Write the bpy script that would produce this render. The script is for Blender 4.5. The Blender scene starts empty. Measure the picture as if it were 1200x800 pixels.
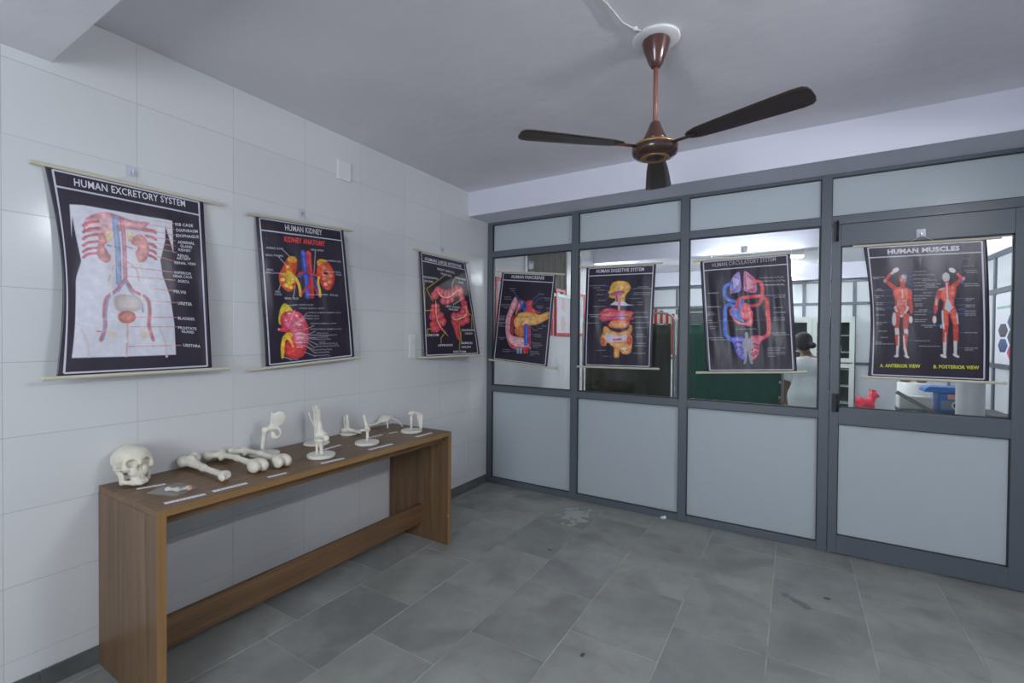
import bpy, bmesh, math, random
import numpy as np
from mathutils import Vector, Matrix, Euler
from mathutils.geometry import tessellate_polygon

random.seed(11)
rng = np.random.default_rng(5)
scene = bpy.context.scene
COL = scene.collection

# ------------------------------------------------------------------ camera
def add_camera():
    cam = bpy.data.cameras.new('camera')
    cam.sensor_fit = 'HORIZONTAL'
    cam.sensor_width = 36.0
    cam.lens = 543.97 / 1200.0 * 36.0
    cam.clip_start = 0.05
    o = bpy.data.objects.new('camera', cam)
    COL.objects.link(o)
    yaw, pit, rol = (math.radians(a) for a in (31.2838, -0.7217, 0.48))
    F = Vector((-math.sin(yaw) * math.cos(pit), math.cos(yaw) * math.cos(pit), math.sin(pit)))
    R = Vector((math.cos(yaw), math.sin(yaw), 0))
    U = R.cross(F)
    R2 = R * math.cos(rol) + U * math.sin(rol)
    U2 = -R * math.sin(rol) + U * math.cos(rol)
    m = Matrix((R2, U2, -F)).transposed().to_4x4()
    m.translation = Vector((2.5937, -3.7945, 1.45))
    o.matrix_world = m
    scene.camera = o
add_camera()

# ------------------------------------------------------------------ world, daylight, exposure
world = bpy.data.worlds.new('world')
scene.world = world
world.use_nodes = True
world.node_tree.nodes['Background'].inputs['Color'].default_value = (0.62, 0.75, 1.0, 1)
world.node_tree.nodes['Background'].inputs['Strength'].default_value = 1.0

def area_light(name, loc, rot, sx, sy, power, color):
    l = bpy.data.lights.new(name, 'AREA')
    l.shape = 'RECTANGLE'; l.size = sx; l.size_y = sy
    l.energy = power; l.color = color
    o = bpy.data.objects.new(name, l)
    o.location = loc; o.rotation_euler = rot
    COL.objects.link(o)
    return o
# daylight entering by the window in the wall behind the camera
area_light('window_daylight', (1.90, -5.72, 1.62), (math.radians(90), 0, 0), 1.28, 1.28, 84.0, (0.90, 0.91, 1.0))

vs = scene.view_settings
vs.view_transform = 'Standard'; vs.look = 'None'; vs.gamma = 1.0; vs.exposure = 0.06
vs.use_curve_mapping = False

# ------------------------------------------------------------------ colours and materials
def lin(h):
    if isinstance(h, str):
        h = tuple(int(h[i:i + 2], 16) for i in (0, 2, 4))
    out = []
    for c in h[:3]:
        c = c / 255.0
        out.append(c / 12.92 if c <= 0.04045 else ((c + 0.055) / 1.055) ** 2.4)
    return tuple(out)

def nodes_of(name):
    m = bpy.data.materials.new(name)
    m.use_nodes = True
    nt = m.node_tree
    return m, nt, nt.nodes['Principled BSDF']

def mat(name, col, rough=0.5, metal=0.0, spec=0.5, coat=0.0, var=0.0, vscale=6.0, bump=0.0, bscale=60.0, col2=None, emit=None, estr=0.0, bdist=0.002):
    m, nt, b = nodes_of(name)
    c = lin(col)
    b.inputs['Base Color'].default_value = (*c, 1)
    b.inputs['Roughness'].default_value = rough
    b.inputs['Metallic'].default_value = metal
    b.inputs['Specular IOR Level'].default_value = spec
    b.inputs['Coat Weight'].default_value = coat
    if emit:
        b.inputs['Emission Color'].default_value = (*lin(emit), 1)
        b.inputs['Emission Strength'].default_value = estr
    tc = nt.nodes.new('ShaderNodeTexCoord')
    if var or col2:
        n = nt.nodes.new('ShaderNodeTexNoise'); n.inputs['Scale'].default_value = vscale; n.inputs['Detail'].default_value = 6
        r = nt.nodes.new('ShaderNodeValToRGB')
        c2 = lin(col2) if col2 else tuple(min(1, x * (1 + var)) for x in c)
        c1 = c if col2 else tuple(x * (1 - var) for x in c)
        r.color_ramp.elements[0].position = 0.3; r.color_ramp.elements[0].color = (*c1, 1)
        r.color_ramp.elements[1].position = 0.7; r.color_ramp.elements[1].color = (*c2, 1)
        nt.links.new(tc.outputs['Object'], n.inputs['Vector'])
        nt.links.new(n.outputs['Fac'], r.inputs['Fac'])
        nt.links.new(r.outputs['Color'], b.inputs['Base Color'])
    if bump:
        n = nt.nodes.new('ShaderNodeTexNoise'); n.inputs['Scale'].default_value = bscale; n.inputs['Detail'].default_value = 4
        bp = nt.nodes.new('ShaderNodeBump'); bp.inputs['Strength'].default_value = bump; bp.inputs['Distance'].default_value = bdist
        nt.links.new(tc.outputs['Object'], n.inputs['Vector'])
        nt.links.new(n.outputs['Fac'], bp.inputs['Height'])
        nt.links.new(bp.outputs['Normal'], b.inputs['Normal'])
    return m

M = {}
M['ceiling'] = mat('painted_ceiling', (226, 225, 230), 0.6, var=0.04, vscale=1.6, bump=0.55, bscale=3.5, bdist=0.02)
M['beam'] = mat('painted_beam', (222, 222, 236), 0.65, var=0.02, vscale=2, bump=0.15, bscale=8, bdist=0.006)
M['wall_white'] = mat('white_wall_paint', (222, 222, 226), 0.6, var=0.02, vscale=2)
M['grout'] = mat('tile_grout', (178, 179, 180), 0.7)
M['skirting'] = mat('grey_stone_skirting', (96, 98, 98), 0.5, var=0.25, vscale=9, bump=0.2, bscale=30)
M['frame'] = mat('grey_powder_coated_aluminium', (92, 99, 107), 0.38, 0.0, spec=0.5)
M['frame_dark'] = mat('dark_grey_gasket', (42, 46, 50), 0.5)
M['black'] = mat('black_plastic', (18, 18, 20), 0.35)
M['rod'] = mat('cream_plastic_rod', (206, 200, 178), 0.4)
M['cord'] = mat('white_cord', (205, 205, 200), 0.7)
M['bone'] = mat('ivory_bone_plastic', (222, 216, 200), 0.42, var=0.06, vscale=30, bump=0.12, bscale=160, bdist=0.001)
M['bone_white'] = mat('white_bone_plastic', (226, 222, 208), 0.42, var=0.04, vscale=40)
M['stand'] = mat('white_plastic_base', (226, 224, 214), 0.4)
M['paper'] = mat('white_paper', (232, 232, 240), 0.7)
M['ink'] = mat('grey_printed_ink', (120, 120, 132), 0.7)
M['plastic_white'] = mat('white_plastic_plate', (225, 226, 226), 0.35)
M['plastic_grey'] = mat('grey_plastic', (150, 152, 156), 0.4)
M['fan_brown'] = mat('brown_enamel', (84, 50, 46), 0.22, coat=0.4)
M['fan_motor'] = mat('dark_brown_enamel', (66, 44, 38), 0.25, coat=0.4)
M['fan_pipe'] = mat('copper_brown_pipe', (148, 96, 86), 0.32)
M['fan_dark'] = mat('dark_brown_blade', (60, 50, 48), 0.35)
M['gold'] = mat('brass_trim', (190, 150, 96), 0.3, metal=0.7)
M['steel'] = mat('bright_steel', (190, 192, 196), 0.3, metal=0.8)
M['chrome'] = mat('galvanised_tube', (176, 178, 172), 0.35, metal=0.5)
M['green_cloth'] = mat('dark_green_cloth', (14, 84, 68), 0.85, var=0.15, vscale=4)
M['green_cloth_reflection'] = mat('green_cloth_dark_reflection', (52, 58, 46), 0.8, col2=(64, 66, 54), vscale=5)  # green cloth, with a dark reflection in the glass put into its colour
M['red'] = mat('red_painted_wood', (206, 52, 54), 0.4)
M['pink_print'] = mat('pale_pink_print', (238, 206, 204), 0.7)
M['blind'] = mat('dark_brown_blind', (92, 88, 80), 0.7, var=0.15, vscale=12)
M['cab'] = mat('pale_grey_steel_cabinet', (206, 214, 208), 0.4)
M['inside_dark'] = mat('dark_inside', (62, 70, 74), 0.6)
M['far_panel'] = mat('pale_back_panel', (216, 220, 224), 0.4)
M['toy_red'] = mat('red_rubber', (206, 46, 74), 0.3)
M['blue'] = mat('blue_plastic', (36, 112, 196), 0.3)
M['grey_vinyl'] = mat('grey_vinyl', (122, 124, 124), 0.5)
M['pale_vinyl'] = mat('pale_grey_vinyl', (196, 196, 192), 0.5)
M['dark_grey'] = mat('dark_grey_vinyl', (62, 66, 68), 0.5)
M['brown'] = mat('brown_wood', (130, 96, 78), 0.5)
M['skin'] = mat('skin', (150, 108, 88), 0.55)
M['hair'] = mat('black_hair', (20, 16, 16), 0.7, bump=0.4, bscale=120)
M['coat'] = mat('white_coat_cloth', (240, 242, 246), 0.8)
M['teal'] = mat('pale_teal_cloth', (120, 176, 182), 0.8)
M['stripe_white'] = mat('white_cotton', (226, 222, 214), 0.85)
M['lower_panel'] = None

# glazed white wall tile
def tile_material():
    m, nt, b = nodes_of('white_glazed_tile')
    b.inputs['Roughness'].default_value = 0.16
    b.inputs['Specular IOR Level'].default_value = 0.5
    oi = nt.nodes.new('ShaderNodeObjectInfo')
    r = nt.nodes.new('ShaderNodeValToRGB')
    r.color_ramp.elements[0].color = (*lin((212, 213, 214)), 1)
    r.color_ramp.elements[1].color = (*lin((217, 218, 219)), 1)
    nt.links.new(oi.outputs['Random'], r.inputs['Fac'])
    nt.links.new(r.outputs['Color'], b.inputs['Base Color'])
    tc = nt.nodes.new('ShaderNodeNewGeometry')
    n = nt.nodes.new('ShaderNodeTexNoise'); n.inputs['Scale'].default_value = 3.0; n.inputs['Detail'].default_value = 1
    bp = nt.nodes.new('ShaderNodeBump'); bp.inputs['Strength'].default_value = 0.10; bp.inputs['Distance'].default_value = 0.01
    nt.links.new(tc.outputs['Position'], n.inputs['Vector'])
    nt.links.new(n.outputs['Fac'], bp.inputs['Height'])
    nt.links.new(bp.outputs['Normal'], b.inputs['Normal'])
    return m
M['tile'] = tile_material()

# grey kota stone slabs with a spill of white paint and two scuffs
def stone_material(stain=True):
    m, nt, b = nodes_of('grey_stone_slab')
    N = nt.nodes.new; L = nt.links.new
    geo = N('ShaderNodeNewGeometry')
    oi = N('ShaderNodeObjectInfo')
    add = N('ShaderNodeVectorMath'); add.operation = 'ADD'
    comb = N('ShaderNodeCombineXYZ')
    mul = N('ShaderNodeMath'); mul.operation = 'MULTIPLY'; mul.inputs[1].default_value = 40
    L(oi.outputs['Random'], mul.inputs[0]); L(mul.outputs[0], comb.inputs['X']); L(mul.outputs[0], comb.inputs['Y'])
    L(geo.outputs['Position'], add.inputs[0]); L(comb.outputs[0], add.inputs[1])
    n1 = N('ShaderNodeTexNoise'); n1.inputs['Scale'].default_value = 3.2; n1.inputs['Detail'].default_value = 7; n1.inputs['Roughness'].default_value = 0.62
    L(add.outputs[0], n1.inputs['Vector'])
    r1 = N('ShaderNodeValToRGB')
    r1.color_ramp.elements[0].position = 0.28; r1.color_ramp.elements[0].color = (*lin((134, 136, 134)), 1)
    r1.color_ramp.elements[1].position = 0.75; r1.color_ramp.elements[1].color = (*lin((162, 164, 161)), 1)
    L(n1.outputs['Fac'], r1.inputs['Fac'])
    # every slab a little lighter, darker or greener
    r2 = N('ShaderNodeValToRGB')
    r2.color_ramp.elements[0].color = (*lin((238, 239, 238)), 1)
    r2.color_ramp.elements[1].color = (*lin((254, 254, 248)), 1)
    L(oi.outputs['Random'], r2.inputs['Fac'])
    mx = N('ShaderNodeMix'); mx.data_type = 'RGBA'; mx.blend_type = 'MULTIPLY'; mx.inputs[0].default_value = 1
    L(r1.outputs['Color'], mx.inputs[6]); L(r2.outputs['Color'], mx.inputs[7])
    # trodden cement dust in cloudy patches
    nd = N('ShaderNodeTexNoise'); nd.inputs['Scale'].default_value = 1.7; nd.inputs['Detail'].default_value = 5; nd.inputs['Roughness'].default_value = 0.7
    L(geo.outputs['Position'], nd.inputs['Vector'])
    rd = N('ShaderNodeMapRange'); rd.inputs['From Min'].default_value = 0.46; rd.inputs['From Max'].default_value = 0.72; rd.inputs['To Max'].default_value = 0.55
    L(nd.outputs['Fac'], rd.inputs['Value'])
    md = N('ShaderNodeMix'); md.data_type = 'RGBA'; md.inputs[7].default_value = (*lin((172, 174, 170)), 1)
    L(rd.outputs[0], md.inputs[0]); L(mx.outputs[2], md.inputs[6])
    ng = N('ShaderNodeTexNoise'); ng.inputs['Scale'].default_value = 2.3; ng.inputs['Detail'].default_value = 4; ng.inputs['Distortion'].default_value = 0.8
    L(add.outputs[0], ng.inputs['Vector'])
    rg = N('ShaderNodeMapRange'); rg.inputs['From Min'].default_value = 0.50; rg.inputs['From Max'].default_value = 0.66; rg.inputs['To Max'].default_value = 0.5
    L(ng.outputs['Fac'], rg.inputs['Value'])
    mg = N('ShaderNodeMix'); mg.data_type = 'RGBA'; mg.inputs[7].default_value = (*lin((106, 110, 108)), 1)
    L(rg.outputs[0], mg.inputs[0]); L(md.outputs[2], mg.inputs[6])
    last = mg.outputs[2]
    def blob(center, rx, ry, rotdeg, scale, thr, colour, prev, dist=0.5):
        mp = N('ShaderNodeMapping'); mp.vector_type = 'TEXTURE'
        mp.inputs['Location'].default_value = (center[0], center[1], 0)
        mp.inputs['Rotation'].default_value = (0, 0, math.radians(rotdeg))
        mp.inputs['Scale'].default_value = (rx, ry, 1)
        L(geo.outputs['Position'], mp.inputs['Vector'])
        ln = N('ShaderNodeVectorMath'); ln.operation = 'LENGTH'
        L(mp.outputs[0], ln.inputs[0])
        nn = N('ShaderNodeTexNoise'); nn.inputs['Scale'].default_value = scale; nn.inputs['Detail'].default_value = 4
        L(geo.outputs['Position'], nn.inputs['Vector'])
        ma = N('ShaderNodeMath'); ma.operation = 'MULTIPLY_ADD'; ma.inputs[1].default_value = dist * 4; ma.inputs[2].default_value = -dist * 2
        L(nn.outputs['Fac'], ma.inputs[0])
        sm = N('ShaderNodeMath'); sm.operation = 'ADD'
        L(ln.outputs['Value'], sm.inputs[0]); L(ma.outputs[0], sm.inputs[1])
        rr = N('ShaderNodeMapRange'); rr.inputs['From Min'].default_value = thr; rr.inputs['From Max'].default_value = thr + 0.25
        rr.inputs['To Min'].default_value = 0.8; rr.inputs['To Max'].default_value = 0.0
        L(sm.outputs[0], rr.inputs['Value'])
        mm = N('ShaderNodeMix'); mm.data_type = 'RGBA'
        L(rr.outputs[0], mm.inputs[0]); L(prev, mm.inputs[6]); mm.inputs[7].default_value = (*lin(colour), 1)
        return mm.outputs[2]
    last = blob((1.10, -0.33, 0), 0.11, 0.17, 20, 16, 0.75, (186, 188, 188), last, 0.9)
    last = blob((2.62, -0.80, 0), 0.03, 0.11, 52, 20, 0.7, (92, 92, 92), last, 0.9)
    last = blob((2.77, -0.68, 0), 0.022, 0.018, 0, 30, 0.7, (44, 36, 34), last, 0.4)
    last = blob((1.79, -1.83, 0), 0.012, 0.018, 0, 30, 0.7, (40, 40, 44), last, 0.3)
    last = blob((1.20, -0.98, 0), 0.022, 0.012, 0, 30, 0.7, (60, 66, 84), last, 0.3)
    L(last, b.inputs['Base Color'])
    n2 = N('ShaderNodeTexNoise'); n2.inputs['Scale'].default_value = 9; n2.inputs['Detail'].default_value = 5
    L(add.outputs[0], n2.inputs['Vector'])
    rm = N('ShaderNodeMapRange'); rm.inputs['To Min'].default_value = 0.34; rm.inputs['To Max'].default_value = 0.62
    L(n2.outputs['Fac'], rm.inputs['Value']); L(rm.outputs[0], b.inputs['Roughness'])
    bp = N('ShaderNodeBump'); bp.inputs['Strength'].default_value = 0.25; bp.inputs['Distance'].default_value = 0.004
    L(n1.outputs['Fac'], bp.inputs['Height']); L(bp.outputs['Normal'], b.inputs['Normal'])
    return m
M['stone'] = stone_material()
M['floor_grout'] = mat('pale_cement_joint', (172, 172, 166), 0.85, var=0.3, vscale=5)

# wood laminate; the grain runs along the given object axis
def wood(name, dark, light, axis, rough=0.42):
    m, nt, b = nodes_of(name)
    N = nt.nodes.new; L = nt.links.new
    tc = N('ShaderNodeTexCoord'); mp = N('ShaderNodeMapping')
    s = [26.0, 26.0, 26.0]; s[axis] = 1.3
    mp.inputs['Scale'].default_value = s
    L(tc.outputs['Object'], mp.inputs['Vector'])
    n = N('ShaderNodeTexNoise'); n.inputs['Scale'].default_value = 1.0; n.inputs['Detail'].default_value = 8; n.inputs['Roughness'].default_value = 0.6; n.inputs['Distortion'].default_value = 0.6
    L(mp.outputs[0], n.inputs['Vector'])
    r = N('ShaderNodeValToRGB')
    r.color_ramp.elements[0].position = 0.3; r.color_ramp.elements[0].color = (*lin(dark), 1)
    r.color_ramp.elements[1].position = 0.72; r.color_ramp.elements[1].color = (*lin(light), 1)
    L(n.outputs['Fac'], r.inputs['Fac']); L(r.outputs['Color'], b.inputs['Base Color'])
    b.inputs['Roughness'].default_value = rough
    return m
M['wood_side'] = wood('walnut_laminate_upright', (86, 65, 46), (126, 97, 68), 2)
M['wood_long'] = wood('walnut_laminate_lengthwise', (90, 67, 46), (130, 99, 68), 1)
M['wood_edge'] = wood('light_edge_banding', (132, 100, 60), (154, 118, 74), 1)
M['wood_edge_v'] = wood('light_upright_edge_banding', (132, 100, 60), (154, 118, 74), 2)

# thin clear glass: transparent with a Fresnel reflection
def clear_glass(name, tint=(0.93, 0.96, 0.95), fac=1.0, ior=1.45):
    m = bpy.data.materials.new(name); m.use_nodes = True
    nt = m.node_tree; nt.nodes.clear()
    N = nt.nodes.new; L = nt.links.new
    out = N('ShaderNodeOutputMaterial'); mix = N('ShaderNodeMixShader')
    tr = N('ShaderNodeBsdfTransparent'); tr.inputs['Color'].default_value = (*tint, 1)
    gl = N('ShaderNodeBsdfGlossy'); gl.inputs['Roughness'].default_value = 0.0
    lw = N('ShaderNodeLayerWeight'); lw.inputs['Blend'].default_value = 0.5
    pw = N('ShaderNodeMath'); pw.operation = 'POWER'; pw.inputs[1].default_value = 5.0
    fr = N('ShaderNodeMath'); fr.operation = 'MULTIPLY_ADD'; fr.inputs[1].default_value = 0.7; fr.inputs[2].default_value = ((ior - 1) / (ior + 1)) ** 2
    L(lw.outputs['Facing'], pw.inputs[0]); L(pw.outputs[0], fr.inputs[0])
    L(fr.outputs[0], mix.inputs[0]); L(tr.outputs[0], mix.inputs[1]); L(gl.outputs[0], mix.inputs[2])
    L(mix.outputs[0], out.inputs['Surface'])
    return m
M['glass'] = clear_glass('clear_window_glass')
def milky_film():
    m = bpy.data.materials.new('cloudy_polythene'); m.use_nodes = True
    nt = m.node_tree; nt.nodes.clear()
    N = nt.nodes.new; L = nt.links.new
    out = N('ShaderNodeOutputMaterial'); mix = N('ShaderNodeMixShader'); mix.inputs[0].default_value = 0.16
    tr = N('ShaderNodeBsdfTransparent'); tr.inputs['Color'].default_value = (0.97, 0.97, 0.97, 1)
    p = N('ShaderNodeBsdfPrincipled'); p.inputs['Base Color'].default_value = (0.7, 0.71, 0.72, 1); p.inputs['Roughness'].default_value = 0.18
    L(tr.outputs[0], mix.inputs[1]); L(p.outputs[0], mix.inputs[2]); L(mix.outputs[0], out.inputs['Surface'])
    return m
M['bag'] = milky_film()

# frosted pane: mostly diffuse, a little light comes through
def frosted():
    m = bpy.data.materials.new('frosted_glass'); m.use_nodes = True
    nt = m.node_tree; nt.nodes.clear()
    N = nt.nodes.new; L = nt.links.new
    out = N('ShaderNodeOutputMaterial')
    p = N('ShaderNodeBsdfPrincipled'); p.inputs['Base Color'].default_value = (*lin((212, 219, 224)), 1); p.inputs['Roughness'].default_value = 0.28
    t = N('ShaderNodeBsdfTranslucent'); t.inputs['Color'].default_value = (*lin((200, 212, 216)), 1)
    mx = N('ShaderNodeMixShader'); mx.inputs[0].default_value = 0.36
    L(p.outputs[0], mx.inputs[1]); L(t.outputs[0], mx.inputs[2]); L(mx.outputs[0], out.inputs['Surface'])
    return m
M['frost'] = frosted()

# glossy vinyl poster stock, and the same stock carrying printed colours
def vinyl(name, attr=False, col=(36, 29, 48)):
    m, nt, b = nodes_of(name)
    N = nt.nodes.new; L = nt.links.new
    b.inputs['Base Color'].default_value = (*lin(col), 1)
    b.inputs['Roughness'].default_value = 0.36
    b.inputs['Specular IOR Level'].default_value = 0.55
    if attr:
        a = N('ShaderNodeAttribute'); a.attribute_name = 'print'
        L(a.outputs['Color'], b.inputs['Base Color'])
    tc = N('ShaderNodeTexCoord'); mp = N('ShaderNodeMapping'); mp.inputs['Scale'].default_value = (9, 9, 2.2)
    n = N('ShaderNodeTexNoise'); n.inputs['Scale'].default_value = 1.0; n.inputs['Detail'].default_value = 3
    L(tc.outputs['Object'], mp.inputs['Vector']); L(mp.outputs[0], n.inputs['Vector'])
    bp = N('ShaderNodeBump'); bp.inputs['Strength'].default_value = 0.5; bp.inputs['Distance'].default_value = 0.012
    L(n.outputs['Fac'], bp.inputs['Height']); L(bp.outputs['Normal'], b.inputs['Normal'])
    return m
M['vinyl'] = vinyl('dark_navy_poster_vinyl')
M['print'] = vinyl('printed_poster_vinyl', True)
INK = {}
def ink(h):
    if h not in INK:
        INK[h] = vinyl('print_ink_' + h, False, h)
    return INK[h]
# ------------------------------------------------------------------ object helpers
def link(name, me, m=None, parent=None, smooth=False):
    o = bpy.data.objects.new(name, me)
    COL.objects.link(o)
    if m is not None:
        ms = m if isinstance(m, (list, tuple)) else [m]
        if not me.materials:
            for k in ms:
                me.materials.append(k)
    if smooth:
        me.polygons.foreach_set('use_smooth', [True] * len(me.polygons))
    if parent is not None:
        o.parent = parent
    return o

def tag(o, label=None, cat=None, group=None, kind=None):
    if label: o['label'] = label
    if cat: o['category'] = cat
    if group: o['group'] = group
    if kind: o['kind'] = kind
    return o

def empty(name, loc, rz=0.0, label=None, cat=None, group=None, kind=None):
    o = bpy.data.objects.new(name, None)
    o.empty_display_size = 0.05
    o.location = loc; o.rotation_euler = (0, 0, rz)
    COL.objects.link(o)
    return tag(o, label, cat, group, kind)

class MB:
    """collects shapes, builds ONE mesh object"""
    def __init__(self):
        self.v = []; self.f = []
    def add(self, v, f):
        b = len(self.v)
        self.v += [tuple(p) for p in v]
        self.f += [tuple(i + b for i in q) for q in f]
        return self
    def box(self, a, b):
        x0, y0, z0 = a; x1, y1, z1 = b
        return self.add([(x0, y0, z0), (x1, y0, z0), (x1, y1, z0), (x0, y1, z0), (x0, y0, z1), (x1, y0, z1), (x1, y1, z1), (x0, y1, z1)],
                        [(0, 3, 2, 1), (4, 5, 6, 7), (0, 1, 5, 4), (1, 2, 6, 5), (2, 3, 7, 6), (3, 0, 4, 7)])
    def tube(self, pts, r, n=10, caps=True):
        pts = [Vector(p) for p in pts]
        rs = r if isinstance(r, (list, tuple)) else [r] * len(pts)
        v = []; up = None
        for i, p in enumerate(pts):
            d = (pts[min(i + 1, len(pts) - 1)] - pts[max(i - 1, 0)]).normalized()
            if up is None:
                up = Vector((0, 0, 1)) if abs(d.z) < 0.9 else Vector((1, 0, 0))
            s = d.cross(up).normalized(); t = s.cross(d).normalized(); up = t
            for k in range(n):
                a = 2 * math.pi * k / n
                v.append(p + (s * math.cos(a) + t * math.sin(a)) * rs[i])
        f = []
        for i in range(len(pts) - 1):
            for k in range(n):
                f.append((i * n + k, i * n + (k + 1) % n, (i + 1) * n + (k + 1) % n, (i + 1) * n + k))
        if caps:
            f.append(tuple(range(n - 1, -1, -1)))
            f.append(tuple((len(pts) - 1) * n + k for k in range(n)))
        return self.add(v, f)
    def lathe(self, prof, c=(0, 0, 0), n=32):
        v = []; f = []
        for r, z in prof:
            for k in range(n):
                a = 2 * math.pi * k / n
                v.append((c[0] + r * math.cos(a), c[1] + r * math.sin(a), c[2] + z))
        for i in range(len(prof) - 1):
            for k in range(n):
                f.append((i * n + k, i * n + (k + 1) % n, (i + 1) * n + (k + 1) % n, (i + 1) * n + k))
        f.append(tuple(range(n - 1, -1, -1)))
        f.append(tuple((len(prof) - 1) * n + k for k in range(n)))
        return self.add(v, f)
    def prism(self, poly, axis, a, b):
        """extrude a 2D polygon along an axis from a to b"""
        n = len(poly)
        def P(q, h):
            return {0: (h, q[0], q[1]), 1: (q[0], h, q[1]), 2: (q[0], q[1], h)}[axis]
        v = [P(q, a) for q in poly] + [P(q, b) for q in poly]
        f = [tuple(range(n)), tuple(range(2 * n - 1, n - 1, -1))]
        f += [(i, i + n, (i + 1) % n + n, (i + 1) % n) for i in range(n)]
        return self.add(v, f)
    def mesh(self, name, bevel=0.0, seg=2, xf=None):
        bm = bmesh.new()
        vs = [bm.verts.new(p) for p in self.v]
        for q in self.f:
            try: bm.faces.new([vs[i] for i in q])
            except ValueError: pass
        bmesh.ops.recalc_face_normals(bm, faces=bm.faces)
        if bevel:
            bmesh.ops.bevel(bm, geom=[e for e in bm.edges if e.is_manifold and e.calc_face_angle(0) > 0.5], offset=bevel, segments=seg, affect='EDGES', profile=0.5)
        if xf is not None:
            bmesh.ops.transform(bm, matrix=xf, verts=bm.verts)
        me = bpy.data.meshes.new(name)
        bm.to_mesh(me); bm.free()
        return me
    def build(self, name, m, parent=None, bevel=0.0, seg=2, smooth=False, xf=None):
        return link(name, self.mesh(name, bevel, seg, xf), m, parent, smooth)

def box(name, a, b, m, parent=None, bevel=0.0):
    return MB().box(a, b).build(name, m, parent, bevel)

def structure(name, label, m=None, a=None, b=None):
    if a is None:
        return empty(name, (0, 0, 0), 0, label, None, None, 'structure')
    return tag(box(name, a, b, m), label, None, None, 'structure')

# ------------------------------------------------------------------ implicit shapes -> smooth meshes (surface nets)
def s_cap(p, a, b, ra, rb=None):
    rb = ra if rb is None else rb
    a = np.array(a, float); b = np.array(b, float)
    d = b - a; q = p - a
    t = np.clip((q @ d) / (d @ d), 0, 1)
    return np.linalg.norm(q - t[..., None] * d, axis=-1) - (ra + (rb - ra) * t)
def s_ell(p, c, r, rot=None):
    q = p - np.array(c, float)
    if rot is not None:
        R = np.array(Euler([math.radians(k) for k in rot]).to_matrix())
        q = q @ R
    r = np.array(r, float)
    k0 = np.linalg.norm(q / r, axis=-1); k1 = np.linalg.norm(q / (r * r), axis=-1)
    return k0 * (k0 - 1) / np.maximum(k1, 1e-9)
def s_box(p, c, h, rr=0.0, rot=None):
    q = p - np.array(c, float)
    if rot is not None:
        q = q @ np.array(Euler([math.radians(k) for k in rot]).to_matrix())
    q = np.abs(q) - (np.array(h, float) - rr)
    return np.linalg.norm(np.maximum(q, 0), axis=-1) + np.minimum(q.max(axis=-1), 0) - rr
def s_ring(p, c, R, r, axis=1, sx=1.0):
    q = p - np.array(c, float)
    ax = [i for i in range(3) if i != axis]
    l = np.sqrt((q[..., ax[0]] / sx) ** 2 + q[..., ax[1]] ** 2) - R
    return np.sqrt(l * l + q[..., axis] ** 2) - r
def smin(a, b, k):
    h = np.clip(0.5 + 0.5 * (b - a) / k, 0, 1)
    return b * (1 - h) + a * h - k * h * (1 - h)
def smins(k, *ds):
    o = ds[0]
    for d in ds[1:]:
        o = smin(o, d, k)
    return o
def ssub(a, b, k):
    return -smin(-a, b, k)
def surface(name, fn, lo, hi, h, xf=None):
    ax = [np.arange(lo[i], hi[i] + h, h) for i in range(3)]
    g = np.stack(np.meshgrid(*ax, indexing='ij'), axis=-1)
    val = fn(g)
    n = np.array(val.shape)
    c = tuple(n - 1)
    ins = val < 0
    cnt = np.zeros(c, int); acc = np.zeros(c + (3,)); 
    def cut(o):
        return tuple(slice(o[i], o[i] + c[i]) for i in range(3))
    corners = [(i, j, k) for i in (0, 1) for j in (0, 1) for k in (0, 1)]
    for a in corners:
        for d in range(3):
            if a[d] == 0:
                b = list(a); b[d] = 1
                va = val[cut(a)]; vb = val[cut(b)]
                x = (va < 0) != (vb < 0)
                t = np.where(x, va / np.where(x, va - vb, 1), 0)
                pa = g[cut(a)]; pb = g[cut(b)]
                acc += np.where(x[..., None], pa + (pb - pa) * t[..., None], 0)
                cnt += x
    m = cnt > 0
    idx = -np.ones(c, int); idx[m] = np.arange(m.sum())
    verts = acc[m] / cnt[m][:, None]
    faces = []
    for d in range(3):
        e, f = [i for i in range(3) if i != d]
        sl0 = [slice(None)] * 3; sl1 = [slice(None)] * 3
        sl0[d] = slice(0, n[d] - 1); sl1[d] = slice(1, n[d])
        x0 = ins[tuple(sl0)]; x1 = ins[tuple(sl1)]
        ed = np.argwhere(x0 != x1)
        ok = (ed[:, e] > 0) & (ed[:, f] > 0) & (ed[:, e] < n[e] - 1) & (ed[:, f] < n[f] - 1)
        ed = ed[ok]
        flip = x0[tuple(ed.T)]
        def cell(de, df):
            q = ed.copy(); q[:, e] -= de; q[:, f] -= df
            return idx[tuple(q.T)]
        q = np.stack([cell(1, 1), cell(0, 1), cell(0, 0), cell(1, 0)], axis=1)
        if d == 1:
            flip = ~flip
        q = np.where(flip[:, None], q, q[:, ::-1])
        faces.append(q)
    faces = np.concatenate(faces)
    if xf is not None:
        R = np.array(xf.to_3x3()); T = np.array(xf.translation)
        verts = verts @ R.T + T
    me = bpy.data.meshes.new(name)
    me.from_pydata(verts.tolist(), [], faces.tolist())
    me.update()
    return me
def organic(name, fn, lo, hi, h, m, parent=None):
    return link(name, surface(name, fn, lo, hi, h), m, parent, True)
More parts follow.
